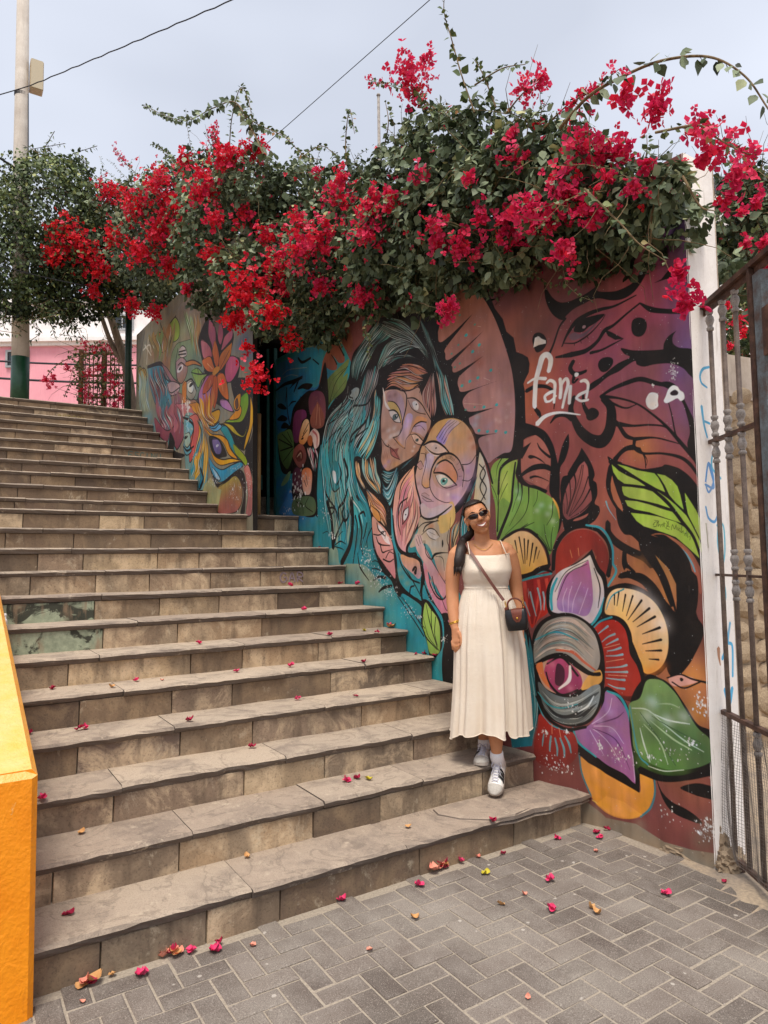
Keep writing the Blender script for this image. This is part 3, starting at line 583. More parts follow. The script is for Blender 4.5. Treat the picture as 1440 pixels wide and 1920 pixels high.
    def chips(s,n,r,cx,cy,rx,ry):
        for _ in range(n):
            x=cx+s.r.normal()*rx*.5; y=cy+s.r.normal()*ry*.5; q=r*s.r.random()**2.2*.55+.6
            a=np.sort(s.r.uniform(0,2*np.pi,9)); e=q*s.r.uniform(.5,1.3,9)
            s.fill(np.c_[x+e*np.cos(a),y+e*np.sin(a)*1.4],'#e0deda' if s.r.random()<.8 else '#b8b0a8')
    def run(s,text,tx):
        """tx: scale from stored units to canvas px"""
        for ln in text.split('\n'):
            ln=ln.strip()
            if not ln or ln[0]=='#': continue
            head,_,body=ln.partition(':'); h=head.split()
            gs=[[tuple(float(q)*tx for q in p.split(',')) for p in g.split()] for g in body.split('|')]
            P=np.array(gs[0]) 
            if h[0]=='F': s.fill(smooth(P,True),h[1])
            elif h[0]=='f': s.fill(P,h[1])
            elif h[0]=='S': s.stroke(P,[float(q)*tx for q in h[2].split(',')],h[1])
            elif h[0]=='H': s.hair(P,np.array(gs[1]),h[1].split(','),int(h[2]),float(h[3])*tx)
            elif h[0]=='L': s.lines(P,np.array(gs[1]),h[1],int(h[2]),float(h[3])*tx)
            elif h[0]=='B':
                for x,y,rx,ry in P: s.blob(x,y,rx,ry,h[1])
            elif h[0]=='D':
                for x,y,rx,ry in P: s.dot(x,y,rx,ry,h[1])
            elif h[0]=='C':
                s.chips(int(h[1]),float(h[2])*tx,*P[0])

MURAL_NEAR = """B #a0504c:4410,1328,550,440 4600,1570,504,421 4222,1640,471,450 4769,1917,463,404
B #b2485a:4274,1161,182,174 4358,1283,176,171 4500,1148,207,167 4771,1094,187,158 4916,1014,178,154 4871,872,183,156
B #c0566a:4903,931,101,87 4929,1111,98,86 4324,1259,100,96 4617,1180,111,91
B #7d4a62:4786,1543,198,172 4884,1687,189,168 4648,1352,212,177 4419,1125,235,187
B #3a4a90:5093,1311,129,118 5096,1490,127,117 5091,1725,126,117 5095,1073,131,118 5099,650,136,120 5097,832,134,119
B #b8623e:4045,1181,240,198 3970,1456,242,199 4064,1258,237,197 4010,953,246,200 3880,843,258,205
B #b4624a:4691,2033,220,189 4455,2173,240,197 4375,2268,203,200 4740,1756,218,188 4853,2354,203,181
B #c87e40:4911,2534,148,133 4816,2413,155,137 4960,3200,145,130 5028,3077,140,128 5000,3336,142,128 4629,2596,166,141
B #dc9238:4956,2608,71,64 4921,2667,72,65 5041,3118,68,62 5068,3310,68,62 4961,2710,71,64 4772,1855,79,68
B #7e4038:4179,3930,215,197 4485,4107,240,187 4844,3940,206,174 5071,3736,186,166 4149,3805,216,198
B #9c5a3e:4968,3665,110,97 5012,3724,108,96 4858,3649,115,99
B #6a3c36:4106,4011,147,132 4307,4157,138,128 4593,4163,154,122 4868,4102,137,115
f #2a8a90:-202,-139 1613,370 2650,1826 3346,2801 3207,3474 2608,3306 1132,2417 -215,2023
B #3f8f96:1138,2096,522,241 1569,2525,466,227 1959,2669,420,215 647,1899,588,257
B #b49a58:2053,2620,182,94 2139,2759,177,93 1671,2525,202,100 1851,2452,193,97 2262,3074,171,91 1413,2370,216,103
B #2a58a8:666,457,406,175 1042,659,370,167 390,752,427,180 448,1767,411,175 647,1956,392,171
B #7aa090:1574,2272,270,132 1780,2131,256,129 1673,2425,262,130
B #2f8f98:2463,3059,311,177 2757,3163,286,169 2308,2935,325,181
B #5a3a44:3885,694,283,224 4053,965,264,217 3751,499,298,230 4214,792,227,213
B #8a5440:4055,893,133,109 3875,992,140,112
F k:4146,676 4152,786 4192,887 4257,946 4294,920 4366,886 4499,876 4616,926 4704,944 4779,925 4841,872 4904,789 4928,767 4894,754 4819,827 4769,868 4694,880 4618,871 4514,830 4543,789 4460,812 4380,826 4309,836 4249,825 4202,782 4167,718
F k:4703,681 4726,744 4775,751 4800,718 4806,591 4734,561
S k 8,18,33,30,23,15,8:4251,1121 4290,1048 4351,981 4426,956 4535,956 4640,967 4790,951
S k 17,14,12,17:4165,1148 4198,1085 4238,988 4282,940
F k:4332,1034 4363,984 4426,973 4560,992 4506,1025 4437,1039 4395,1056 4360,1053
F #7c5a66>#5a4450@0:4301,1062 4337,1047 4371,1067 4422,1058 4506,1025 4449,1065 4394,1090 4324,1096
D k:4387,1016,40,39
D #b08a90:4402,1027,13,10
S k 6,10,12,10,7,5:4264,1100 4335,1116 4393,1101 4463,1075 4532,1033 4567,999
S k 6,3:4335,1116 4334,1134
S k 6,3:4376,1109 4381,1129
S k 6,4:4420,1091 4433,1112
S k 12,36,31,24,29,19,14,12:4207,1181 4309,1186 4416,1182 4500,1148 4556,1096 4622,1082 4712,1044 4811,1006
S k 11,32,28,26:4811,1006 4879,1064 4968,1103 5076,1139
f k:4550,1083 4607,1120 4691,1184 4630,1175 4580,1137
S k 5,12,15,22:4687,1183 4603,1198 4524,1210 4443,1206
F k:4745,1130 4759,1091 4801,1088 4842,1116 4849,1160 4826,1196 4790,1201 4755,1175
F k:4043,1035 4059,991 4101,990 4138,1023 4149,1073 4116,1114 4069,1114
f #dcd4cc:4049,1079 4065,1017 4094,1014 4113,1035 4143,1054 4143,1074 4092,1072
F k:4668,1235 4751,1270 4868,1301 4947,1317 4947,1317 4954,1283 4983,1251 5034,1233 5034,1233 5011,1258 5009,1298 5045,1333 5107,1355 5147,1385 5140,1530 5100,1501 5060,1452 4987,1409 4887,1389 4817,1385 4771,1361 4760,1337 4698,1353 4647,1373 4569,1388 4488,1425 4419,1444 4435,1402 4517,1376 4597,1340 4649,1320 4725,1306 4689,1276
D k:4553,1305,56,46
f k:4903,920 4955,913 5001,878 5067,881 5090,849 5088,889 5021,926 4988,924
S k 16,22,29,29,27,22:4511,1497 4591,1470 4693,1454 4790,1452 4882,1494 4948,1522
F k:4915,1509 4960,1504 5013,1536 5053,1609 5091,1696 5118,1779 5138,1975 5135,2041 5089,1949 5066,1878 5085,1802 5060,1670 5031,1615 4990,1566
S k 27,13,11,13,17,23,23,21:4511,1497 4639,1534 4760,1591 4862,1673 4948,1759 5020,1851 5079,1928 5127,1993
S k 11,16,11,6:4511,1497 4600,1559 4686,1603 4760,1596
S k 6,8,10,8:4966,1622 4984,1705 5000,1808 5025,1852
S k 33,15,11,11,9:4620,1687 4730,1717 4848,1732 4948,1764 5010,1839
S k 23,19,26,28,19:4575,1554 4584,1632 4632,1695 4679,1767 4738,1797
S k 25,10,8,4:4738,1797 4867,1809 4977,1849 5029,1872
S k 25,21,15,13,19,21,15:4738,1797 4736,1850 4794,1889 4908,1905 5015,1939 5076,1986 5124,2059
S k 7,5,4:4794,1889 4815,1933 4802,1973
S k 35,30,28,25,30:4736,1844 4675,1846 4624,1876 4584,1925 4559,1900
S k 26,30,30,26,19:4325,1230 4303,1272 4322,1310 4363,1319 4408,1311
S k 25,21,12:4328,1323 4320,1368 4352,1351
D k:4443,1595,49,40
S k 16,23,39:4381,1459 4384,1528 4415,1590
S k 37,57,74,81,86,74,61,44,37,25:4524,1511 4574,1565 4584,1632 4567,1716 4512,1773 4433,1756 4361,1694 4318,1608 4297,1536 4323,1460
S k 9,26,28,19:4156,1607 4200,1567 4260,1571 4300,1611
S k 29,29,24,19,12,7:3981,1361 4053,1346 4133,1361 4181,1400 4192,1449 4183,1518
S k 26,34,8:4048,1495 4075,1529 4098,1586
F k:4360,1793 4360,1793 4333,1844 4296,1896 4265,1944 4261,1958 4228,1969 4211,2031 4212,2100 4206,2185 4219,2260 4235,2312 4305,2292 4374,2284 4431,2260 4470,2213 4468,2174 4436,2150 4458,2097 4455,2030 4432,2006 4444,1974 4432,1923 4401,1863
F #b0625a>#8c4a48@90:4374,1882 4374,1882 4395,1929 4398,2025 4412,2081 4413,2131 4378,2179 4331,2215 4284,2235 4252,2242 4226,2206 4226,2141 4243,2068 4268,2013 4299,1971 4317,1950 4342,1907
F #a86050:4394,2199 4394,2199 4365,2212 4319,2231 4289,2252 4330,2249 4376,2229
S k 5,4,3:4368,1904 4344,2020 4261,2223
S k 5,4,3:4359,1903 4326,2024 4250,2216
S k 13,7,3:4306,1948 4311,2040 4250,2205
S k 8,6,3:4275,1997 4277,2105 4247,2205
S k 6,5,2:4246,2057 4255,2137 4244,2205
S k 8,6,3:4396,1980 4353,2088 4267,2217
S k 12,7,3:4406,2059 4351,2144 4267,2223
S k 9,6,3:4413,2137 4349,2194 4273,2232
S k 23,11,6:4414,2187 4331,2226 4260,2245
S k 3,2:4232,2136 4235,2204
F k:4277,1691 4277,1691 4281,1735 4276,1786 4250,1857 4219,1900 4209,1939 4195,1909 4209,1841 4229,1774 4255,1720
f #b06858:3951,1689 4042,1670 4097,1687 4150,1793 4149,1910 4137,2001 4111,2034 4030,1998 3946,1954 3925,1909 3921,1812 3953,1732
F k:3871,1549 3973,1578 4058,1616 4123,1661 4170,1749 4196,1857 4211,1962 4206,2099 4220,2215 4199,2299 4175,2327 4178,2224 4169,2131 4146,2083 4136,2036 4149,1910 4149,1822 4109,1730 4063,1682 4028,1670 3948,1689 3931,1753 3921,1824 3925,1915 3945,1960 3988,1994 4030,2003 4085,2026 4123,2047 4097,2068 4043,2040 3973,2010 3916,1981 3880,1929 3868,1855 3899,1816 3863,1787 3834,1740 3860,1646
F k:3926,1789 3931,1747 3953,1735 3997,1717 4008,1715 3982,1748 3955,1786 3929,1813
S k 6,13,16,18:4057,1725 4074,1760 4113,1801 4149,1831
F k:3980,1808 3995,1796 4037,1809 4085,1838 4119,1875 4085,1850 4036,1823 3997,1823
F k:3921,1915 3962,1889 4021,1866 4091,1865 4147,1886 4152,1922 4103,1905 4034,1903 3976,1915 3928,1934
S k 17,15,8,4:3993,1949 4032,1944 4081,1958 4137,1987
F #8db04a>#6a9440@60:3825,1782 3764,1787 3683,1821 3654,1880 3659,1994 3689,2121 3699,2339 3737,2365 3807,2312 3920,2281 4019,2320 4085,2398 4122,2462 4154,2394 4187,2304 4196,2213 4175,2132 4134,2082 4050,2035 3973,2010 3908,1980 3873,1916 3892,1821
F #a8c050:3877,1813 3801,1841 3753,1891 3730,2000 3719,2099 3762,2065 3822,2100 3833,2010 3843,1925 3875,1862
F #8eb850>#7aa850@0:3886,1978 3922,2005 3904,2106 3849,2193 3787,2250 3747,2297 3814,2130 3840,2022
B #c8dcb0:3898,2076,19,16 3884,2026,19,16 4144,2153,16,15 4118,2197,16,15 4153,2245,16,15 4074,2136,18,15 4038,2169,18,15
B #5c8a3a:3949,2276,22,18 3704,1936,24,19 4074,2323,21,17
S k 18,28,21,17,21:3900,1804 3824,1813 3754,1854 3733,1914 3721,2037
S k 13,18,18,23,27:3876,1831 3863,1903 3844,2023 3821,2130 3707,2345
S k 6,4,3:3660,1969 3701,2048 3714,2123
S k 10,7,14:3733,1914 3719,2099 3704,2296
S k 6,4,3:3807,1884 3758,1966 3728,2037
S k 6,4,3:3804,1970 3747,2051 3718,2111
S k 10,6,3:3764,1787 3723,1838 3705,1911
S k 12,7,4,3:3894,1955 3891,2039 3867,2091 3835,2168
S k 16,8,5,3:3923,1981 3924,2054 3895,2136 3809,2264
S k 13,7,5,3:3980,2011 3972,2117 3922,2209 3769,2323
S k 5,4,3:4050,2041 4041,2099 4011,2144
S k 7,5,3:4160,2119 4148,2211 4109,2272
S k 4,7,9:4014,2247 3920,2281 3737,2365
S k 4,7,9:3964,2253 3860,2302 3730,2358
S k 3,5,6:4090,2265 4101,2353 4128,2440
S k 3,5,6:4152,2285 4137,2354 4134,2440
S k 3,5,6:4033,2321 4086,2375 4122,2440
F #e8a840:4155,2096 4181,2126 4198,2173 4199,2236 4186,2173
F #ecc088>#eaa83c@80:3752,2377 3814,2331 3890,2303 3962,2312 4031,2356 4078,2421 4102,2485 4110,2531 4067,2531 4010,2566 3966,2601 3879,2608 3852,2554 3839,2494
S k 20,17,17,20,27:3713,2382 3784,2329 3875,2294 3963,2295 4032,2339
S k 18,18,22:4032,2339 4098,2422 4119,2531
S k 13,5:3888,2339 3919,2519
S k 13,5:3852,2362 3870,2447
S k 13,5:3930,2353 3930,2519
S k 14,5:3962,2363 3945,2495
S k 14,5:3997,2384 3965,2536
S k 14,5:4026,2411 3998,2513
S k 6,4:4048,2435 4027,2490
S k 15,5:3816,2394 3834,2410
S k 13,25,28,32:3879,2617 3966,2601 4024,2560 4113,2537
S #2f9098 9,13,16,19:3886,2628 3980,2616 4051,2577 4130,2583
f k:3118,363 3666,548 3736,719 3804,816 3832,912 3891,971 3910,1075 3961,1103 4003,1135 4016,1181 4007,1239 3976,1281 3961,1308 3970,1353 3969,1505 3969,1601 3947,1695 3936,1814 2964,1690 2404,1293 2508,387
F #9a5a40>#b08484@80:3224,370 3519,505 3627,614 3726,781 3806,987 3861,1176 3882,1335 3884,1490 3868,1641 3842,1747 3773,1757 3693,1784 3621,1800 3544,1662 3565,1613 3731,1609 3731,1609 3519,1580 3448,1470 3487,1444 3705,1424 3705,1424 3488,1412 3412,1384 3380,1325 3406,1283 3493,1255 3739,1240 3739,1240 3397,1245 3340,1202 3332,1146 3383,1104 3612,1028 3612,1028 3314,1078 3275,1031 3297,988 3619,847 3619,847 3247,962 3197,908 3219,851 3512,687 3512,687 3168,803 3117,732 3141,654
B #b08a86:3755,1341,47,38 3797,1475,47,37 3761,1625,47,37 3697,1678,51,38
B #9a4a34:3547,1037,38,26 3457,915,39,27 3526,834,39,26 3574,1077,38,26
B #c8a8a0:3718,1511,16,13 3830,1418,15,12 3749,1529,16,12 3812,1508,15,12 3627,1636,18,13
D #3aa0a0:3726,1408,14,11 3604,1401,17,12 3800,1615,14,11 3716,1593,14,11 3634,1583,16,11 3548,1562,17,12 3680,1151,16,11 3547,1175,17,12 3462,1182,17,12 3375,1196,18,12 3498,969,17,12 3431,827,18,12 3569,938,17,12
D #5a8a7a:3508,1383,11,8 3412,1384,12,8 3300,1037,12,8 3356,1023,12,8 3268,926,13,8 3528,775,12,8 3368,656,12,8 3345,878,12,8
B #98b0b4:3533,1459,28,19 3512,1514,28,19
S #d8b8a8 2,2:3556,796 3592,810
S #d8b8a8 2,2:3607,1189 3669,1222
S #d8b8a8 2,2:3395,1334 3582,1377
F k:2259,358 2455,379 2714,451 2893,566 2996,669 3082,821 3140,1033 3196,1254 3231,1466 3036,1573 2801,1683 2408,2165 1644,2208 1021,1999 1067,1639 1170,1289 1309,998 1708,792 1779,639 1848,538 2011,482 2106,418
F #277f86:1091,1332 1893,1449 1948,1800 2099,1974 2125,2134 2136,2291 2191,2449 2317,2564 2448,2660 2340,2715 2172,2627 1994,2526 1705,2509 1534,2508 1467,2354 1133,2346 1082,1895
H #5f8a80,#788a80,#4f8f8c,#6a7a74 9 18:2883,533 2948,698 3035,880 3075,1018|2984,665 3059,815 3131,989 3220,1162
H #4c8a80,#66857c,#7c8a82,#4a7a74 12 30:2259,382 2075,450 1946,522 1813,630 1793,761|2584,503 2450,573 2253,598 2068,728 1939,845
H #6f8078,#5a8078,#7a7f7a,#4e857e 11 23:2428,386 2649,484 2808,621 2979,837|2258,422 2517,576 2769,700 3000,914
H #7a8a82,#4f8c84,#6d7d76 9 27:2582,595 2394,620 2309,692 2218,813|2979,837 2804,761 2551,755 2362,801
H #806a68,#6f8078,#5a8a82 7 21:2364,738 2526,733 2679,773 2825,841|2389,807 2576,792 2752,837 2942,914
H #5f807a,#8a7f7c,#4a8a88,#7a7678 10 28:2068,728 2002,843 1936,961 1803,1051 1666,1152|2307,787 2244,947 2152,1039 2134,1164 2055,1263
H #5e9a98,#8a8a88,#4aa0a0,#7f8a86 12 36:1724,830 1671,939 1420,1019 1288,1111 1189,1337 1127,1555|2061,1020 1931,1159 1664,1237 1522,1343 1411,1502 1352,1714
H #4fb0b0,#6a9a98,#3f9aa0,#9a9a94 9 35:1770,1044 1631,1189 1540,1346 1483,1511 1533,1690|2149,1159 2085,1308 1926,1389 1826,1515 1805,1720
H #7ac8c4,#4aa8a8,#c8a868 7 23:2211,1083 2147,1239 1990,1374 1859,1494|2282,1185 2264,1339 2171,1490 2015,1621
H #5aa8a8,#b49a78,#4f9a9a 5 24:2214,956 2197,1049 2179,1165 2131,1276|2300,1054 2298,1133 2281,1224 2206,1305
H #4a9090,#78a8a4,#c49a88 6 22:3066,973 3105,1130 3132,1276 3192,1391|3202,1062 3229,1192 3275,1338 3293,1429
S k 11,22,20,16,9:2332,888 2214,972 2091,1067 1997,1072 1836,1057
F #8a9490:1739,944 1790,896 1873,881 1937,911 1904,971 1821,987
S k 31,21,12:1790,904 1756,939 1822,970
S k 14,24,26,17,7:1981,1069 1837,1049 1752,1100 1751,1159 1833,1199
F #7a8a84:1836,1066 1901,1066 1965,1091 1900,1128 1834,1141
S k 12,19,14,10:1939,829 1808,858 1722,915 1738,970
S k 15,20,12:1673,819 1635,966 1491,1112
S k 12,26,26,19:2152,1039 2056,1222 1798,1318 1728,1459
S k 12,22,22,15:1800,1218 1594,1311 1485,1442 1535,1604
S k 12,23,19:2085,1292 1863,1345 1763,1380
S k 10,17,20,12:1307,1132 1419,1116 1563,1090 1669,1024
S k 10,18,18:1208,1349 1398,1254 1596,1208
F #9a5a44>#7a4636@90:1453,245 1580,229 1770,260 1802,338 1834,432 1798,524 1681,458 1595,347 1489,282
F #a06048>#8a4a3a@90:1471,285 1560,364 1662,523 1661,583 1556,565 1449,467 1520,573 1501,622 1373,590 1261,527 1316,622 1277,676 1180,699 1132,661 1163,558 1243,449 1359,353
S k 20,13,8:1662,523 1542,376 1471,285
S k 20,13,8:1520,573 1467,507 1404,446
S k 18,13,8:1316,622 1298,572 1242,522
F #7a8f48>#4a5a2c@100:1747,579 1728,643 1640,725 1727,711 1708,801 1638,863 1422,914 1310,953 1255,834 1238,740 1353,666 1555,617
S k 8,10,8:1728,643 1498,745 1348,943
S #3a4624 6,5:1677,647 1426,710 1312,846
S #3a4624 6,5:1691,771 1496,858 1348,925
F k:2331,951 2429,864 2627,820 2801,842 2965,920 3076,1011 3114,1181 3109,1362 3061,1479 2921,1599 2825,1679 2602,1717 2433,1742 2312,1697 2242,1618 2278,1349 2299,1117
F #bc968a>#b48468@70:2370,1022 2333,1124 2302,1275 2305,1401 2317,1511 2300,1610 2326,1668 2386,1717 2460,1711 2616,1677 2754,1644 2863,1590 2935,1537 3001,1420 2998,1348 2943,1245 2888,1162 2842,1094 2621,1061
H #b87860,#a87a88,#c88a58,#b06a5c 7 25:2428,879 2587,894 2750,933 2927,1026|2370,1014 2492,1002 2708,1094 2890,1083
H #b06a58,#c07a58,#a86a60 4 20:2639,853 2751,874 2871,918 2997,1006|2535,881 2676,900 2821,987 2939,1007
H #b87a68,#a87068,#c89a88,#9a6a68 7 20:3031,1014 2960,1091 2899,1164 2931,1286|3053,1027 3071,1172 3078,1300 3041,1406
S k 6,12,10,6:2384,1017 2518,1031 2671,1086 2890,1090
S k 13,9,7:2938,1029 2889,1104 2864,1142
F #a07a78>#b89aa8@40:2397,1043 2517,1046 2619,1120 2654,1218 2639,1305 2613,1337 2577,1248 2488,1170 2408,1123
F #c8a868:2408,1131 2488,1139 2565,1208 2613,1330 2538,1241 2447,1193
F #d8ccc4:2337,983 2369,1053 2381,1118 2447,1200 2380,1164 2355,1097
S k 8,13,17,13,10:2621,1061 2682,1119 2680,1208 2639,1305 2612,1360
S k 6,10,10,6:2409,1116 2514,1152 2590,1235 2619,1346
F #d8ccc8:2433,1213 2500,1218 2563,1268 2594,1334 2523,1314 2465,1273
D #4f6468:2518,1275,45,26
D #1c1c20:2531,1273,20,11
D #f0ece8:2540,1270,8,5
S k 10,16,14,8:2420,1203 2500,1214 2564,1261 2600,1342
S k 5,7,5:2452,1263 2510,1315 2600,1339
F #b09088:2706,1168 2803,1181 2885,1255 2930,1314 2824,1287 2753,1244
F #dcd0c8:2766,1203 2815,1198 2850,1241 2837,1275 2789,1259
D k:2820,1228,11,7
S k 9,13,11,9,11:2694,1151 2792,1171 2885,1234 2953,1319 3019,1402
S k 5,7,7,7:2706,1168 2753,1244 2836,1297 2941,1331
F #b8a0c0>#c89a80@90:2690,1284 2763,1305 2749,1369 2684,1491 2651,1560 2583,1512 2545,1454 2611,1389
F #d09060:2835,1326 2951,1368 2939,1388 2833,1391 2760,1429 2786,1360
B #c8a8d8:2701,1345,23,13 2675,1378,23,13
B #e8dcd8:2441,1437,30,17 2416,1372,30,17 2507,1425,29,17 2373,1465,30,17 2559,1418,29,17
B #d0a898:2509,1357,40,23 2478,1519,40,23
S k 8,10,8,12:2626,1317 2618,1391 2559,1441 2480,1447
S k 8,8,10:2487,1448 2570,1518 2651,1563
F #c88a58:2532,1467 2645,1559 2570,1518
S k 8,6,5:2735,1454 2672,1489 2651,1563
F #b094b0>#c8a090@90:2748,1427 2834,1383 2927,1393 2955,1447 2924,1513 2855,1474 2784,1448
F #d8b098:2747,1464 2819,1475 2888,1529 2911,1561 2829,1549 2770,1504
D #5a5f58:2820,1519,24,14
D #1c1c1c:2825,1518,11,6
S k 5,9,11,7:2734,1462 2807,1470 2877,1520 2922,1563
S k 6,6,6:2746,1471 2793,1537 2875,1570
S k 6,11,13,9:2735,1447 2785,1397 2869,1379 2950,1397
S k 5,6,5:2785,1404 2868,1411 2925,1457
F #8a4a44:2432,1520 2504,1546 2562,1547 2542,1582 2579,1647 2502,1621 2457,1585
F #a86058:2464,1574 2516,1570 2554,1621 2573,1642 2502,1621
S k 5,7,4:2432,1520 2503,1569 2566,1645
S k 5,7,6:2432,1520 2457,1593 2579,1648
S k 6,10,14,12,8:2305,1424 2372,1496 2438,1521 2425,1512 2412,1494
B #8a80c0:2354,1671,25,14 2409,1640,24,14
B #d89a58:2540,1671,31,18 2487,1680,32,18
S #b06050 4,4:2475,1633 2421,1695
S k 14,22,24,18,12:2298,1695 2379,1728 2499,1727 2691,1691 2874,1613
H #4f9098,#2f7078,#78a0a0 6 23:2298,1695 2446,1736 2603,1702 2802,1647|2309,1790 2404,1830 2498,1764 2653,1708
H #3f8088,#5a9aa0,#2f6a70 6 30:2296,1788 2362,1857 2444,1804 2526,1707|2319,1937 2412,2029 2494,1915 2576,1736
L k 16 6:2259,382 2075,450 1946,522 1813,630 1793,761|2584,503 2450,573 2253,598 2068,728 1939,845
L k 14 5:2428,386 2649,484 2808,621 2979,837|2258,422 2517,576 2769,700 3000,914
L k 14 6:2068,728 2002,843 1936,961 1803,1051 1666,1152|2307,787 2244,947 2152,1039 2134,1164 2055,1263
L k 16 8:1724,830 1671,939 1420,1019 1288,1111 1189,1337 1127,1555|2061,1020 1931,1159 1664,1237 1522,1343 1411,1502 1352,1714
L #9ac8c4 9 6:1723,864 1669,1024 1418,1151 1206,1475|2061,1020 1833,1207 1557,1400 1444,1680
L #b8c4bc 8 4:2454,410 2636,503 2807,644 2968,827|2257,446 2503,596 2768,722 2989,897
L k 12 6:1770,1044 1631,1189 1540,1346 1483,1511 1533,1690|2149,1159 2085,1308 1926,1389 1826,1515 1805,1720
B #6a4038:2327,1357,42,23 2331,1475,42,23 2342,1592,41,23
B #7a4a3c:2924,1513,30,18 2875,1578,31,19 2778,1629,32,19
B #e0d0c8:2454,1424,29,17 2495,1370,29,17
B #8a5444:2545,1454,21,12 2505,1508,21,12
B #c8a0d0:2726,1335,25,15 2868,1418,24,14
B #5a3a38:2437,1083,25,14 2516,1084,24,14
B #e8d8d0:2780,1564,15,9 2755,1597,15,9
L k 6 3:2545,1461 2586,1400 2626,1332|2564,1472 2611,1404 2651,1336
L #7a4a44 8 3:2318,1434 2343,1554 2408,1678|2452,1516 2436,1605 2447,1698
F k:2995,1440 3097,1388 3273,1399 3429,1473 3519,1593 3542,1720 3520,1846 3469,1963 3390,2061 3239,2156 2973,2153 2813,2087 2747,1865 2802,1654
F #c89a58>#c8a0b4@80:2940,1544 3017,1458 3107,1417 3252,1419 3371,1463 3455,1544 3499,1629 3510,1722 3493,1823 3442,1922 3372,2007 3271,2085 3189,2126 2906,2107 2826,2045 2782,1926 2785,1825 2836,1687 2875,1592
B #d89a48:3364,1662,59,40 3357,1568,59,40 3168,1483,63,41 3264,1675,61,40
B #c87848:3462,1611,29,20 3445,1555,29,20 3488,1680,28,19
B #c8a4c8:3444,1870,47,33 3393,1956,48,33 3293,2026,50,33 3437,1797,48,33
B #e0b0a0:2979,1958,45,28 3087,2037,44,27 3191,2079,41,27
F #9a84c8>#c8a898@-50:3070,1543 3158,1468 3232,1425 3341,1465 3249,1517 3186,1582 3154,1605
S k 7,5,3:3070,1537 3158,1468 3252,1429
S k 6,4,3:3103,1549 3189,1480 3292,1443
S k 6,4,3:3134,1567 3209,1497 3312,1453
S k 7,5,3:3154,1591 3239,1515 3361,1468
F #d8b8a8:2922,1577 2991,1566 3058,1570 3153,1618 3183,1664 3099,1666 3011,1640
F #c8b0a8:3001,1603 3057,1590 3111,1619 3089,1651 3023,1634
D k:3062,1619,11,7
S k 14,19,19,16,12:2899,1574 2991,1559 3080,1576 3164,1627 3224,1683
S k 7,10,12,9:2922,1584 2989,1637 3077,1670 3183,1670
S #e8dcd4 5,7,5:2933,1600 3010,1664 3099,1687
F #c8b4d0>#d89a58@85:2966,1647 3032,1678 3008,1751 2971,1859 2957,1914 2912,1910 2866,1877 2893,1766 2930,1671
S k 9,7,7,9:2932,1636 2929,1728 2879,1835 2872,1885
S k 8,8,6:2872,1885 2911,1917 2980,1916
F #b88a80:2812,1713 2860,1697 2894,1737 2870,1756 2823,1743
S k 5,7,5:2806,1719 2860,1694 2899,1745
S k 5,5,5:2811,1727 2846,1760 2881,1757
S k 5,6,5:2862,1633 2920,1648 2918,1698
F #c89a68>#b088a0@60:3006,1821 3030,1768 3098,1714 3203,1687 3303,1734 3359,1821 3355,1926 3315,1949 3194,1964 3047,1909
F #c88a78>#d08858@60:3029,1796 3097,1748 3191,1740 3261,1782 3299,1860 3277,1911 3198,1856 3115,1826
F #d8c8b8:3050,1840 3126,1834 3197,1863 3257,1916 3175,1928 3102,1914
D #5f9a90:3150,1888,44,29
D #16201f:3145,1884,19,12
D #f4f0ea:3164,1876,8,5
D #8fb8b0:3139,1904,10,7
S k 12,17,17,10:3023,1809 3116,1820 3198,1856 3296,1933
S k 5,7,8,5:3039,1825 3092,1900 3174,1942 3286,1932
S k 12,15,15,12:3023,1802 3075,1746 3171,1727 3251,1768
S k 11,10,5:3251,1768 3299,1840 3307,1895
S k 15,18,20,18,12,7:2971,1859 3007,1765 3098,1693 3224,1683 3322,1743 3368,1835
S k 11,8,6:3365,1795 3377,1862 3355,1952
S k 10,9,8,6,4:2971,1859 2980,1930 3044,2006 3150,2049 3222,2054
S k 8,7,6:3350,1786 3447,1785 3514,1729
S k 6,6,6:3356,1900 3423,1913 3471,1892
S k 3,3:3097,1721 3077,1684
S k 3,3:3140,1713 3130,1680
S k 3,3:3182,1711 3177,1683
S k 3,2:3233,1721 3243,1699
S k 3,2:3272,1743 3293,1722
S k 3,2:3301,1780 3331,1764
S k 3,2:3310,1821 3345,1812
S k 3,2:3318,1869 3357,1870
F #c09a98:2863,1969 2910,1959 2955,1984 2999,2023 2931,2017 2886,1992
S k 4,6,5:2863,1969 2921,1995 2999,2023
S k 4,5,4:2874,1992 2931,2024 3021,2032
S #7a5a50 4,5,4:2864,1962 2910,1956 2967,1985
S k 9,12,14,16,11:2825,2087 2859,2132 2950,2155 3105,2148 3231,2082
F #e0c890>#cfc8c0@0:3552,1715 3586,1777 3619,1876 3642,1980 3636,2143 3625,2205 3461,2195 3486,2004 3520,1846
S k 9,12,12,9:3540,1803 3601,1874 3543,1970 3594,2064
S k 9,12,12,9:3594,1822 3546,1894 3606,1989 3529,2097
S k 23,20,17:3544,1688 3621,1813 3669,1957
H #3f8a90,#5aa0a0,#2a6a70 5 16:3528,1866 3449,1987 3370,2085|3468,2002 3427,2076 3367,2177
B #a0583c:2994,1468,30,18 3488,1667,24,17 3453,1596,25,17
B #f0dcd0:3063,1758,18,11 2987,1679,18,11 3193,1991,16,11
B #a878b8:3416,1840,25,17 3253,2023,26,17
B #8a4a40:2819,1872,24,14 2817,1944,24,14 2861,2033,23,14
B #e0a070:3208,1544,25,16 3286,1624,24,16
L #6a3a34 10 2:3358,1860 3355,1952 3293,2026|3473,1860 3441,1961 3351,2057
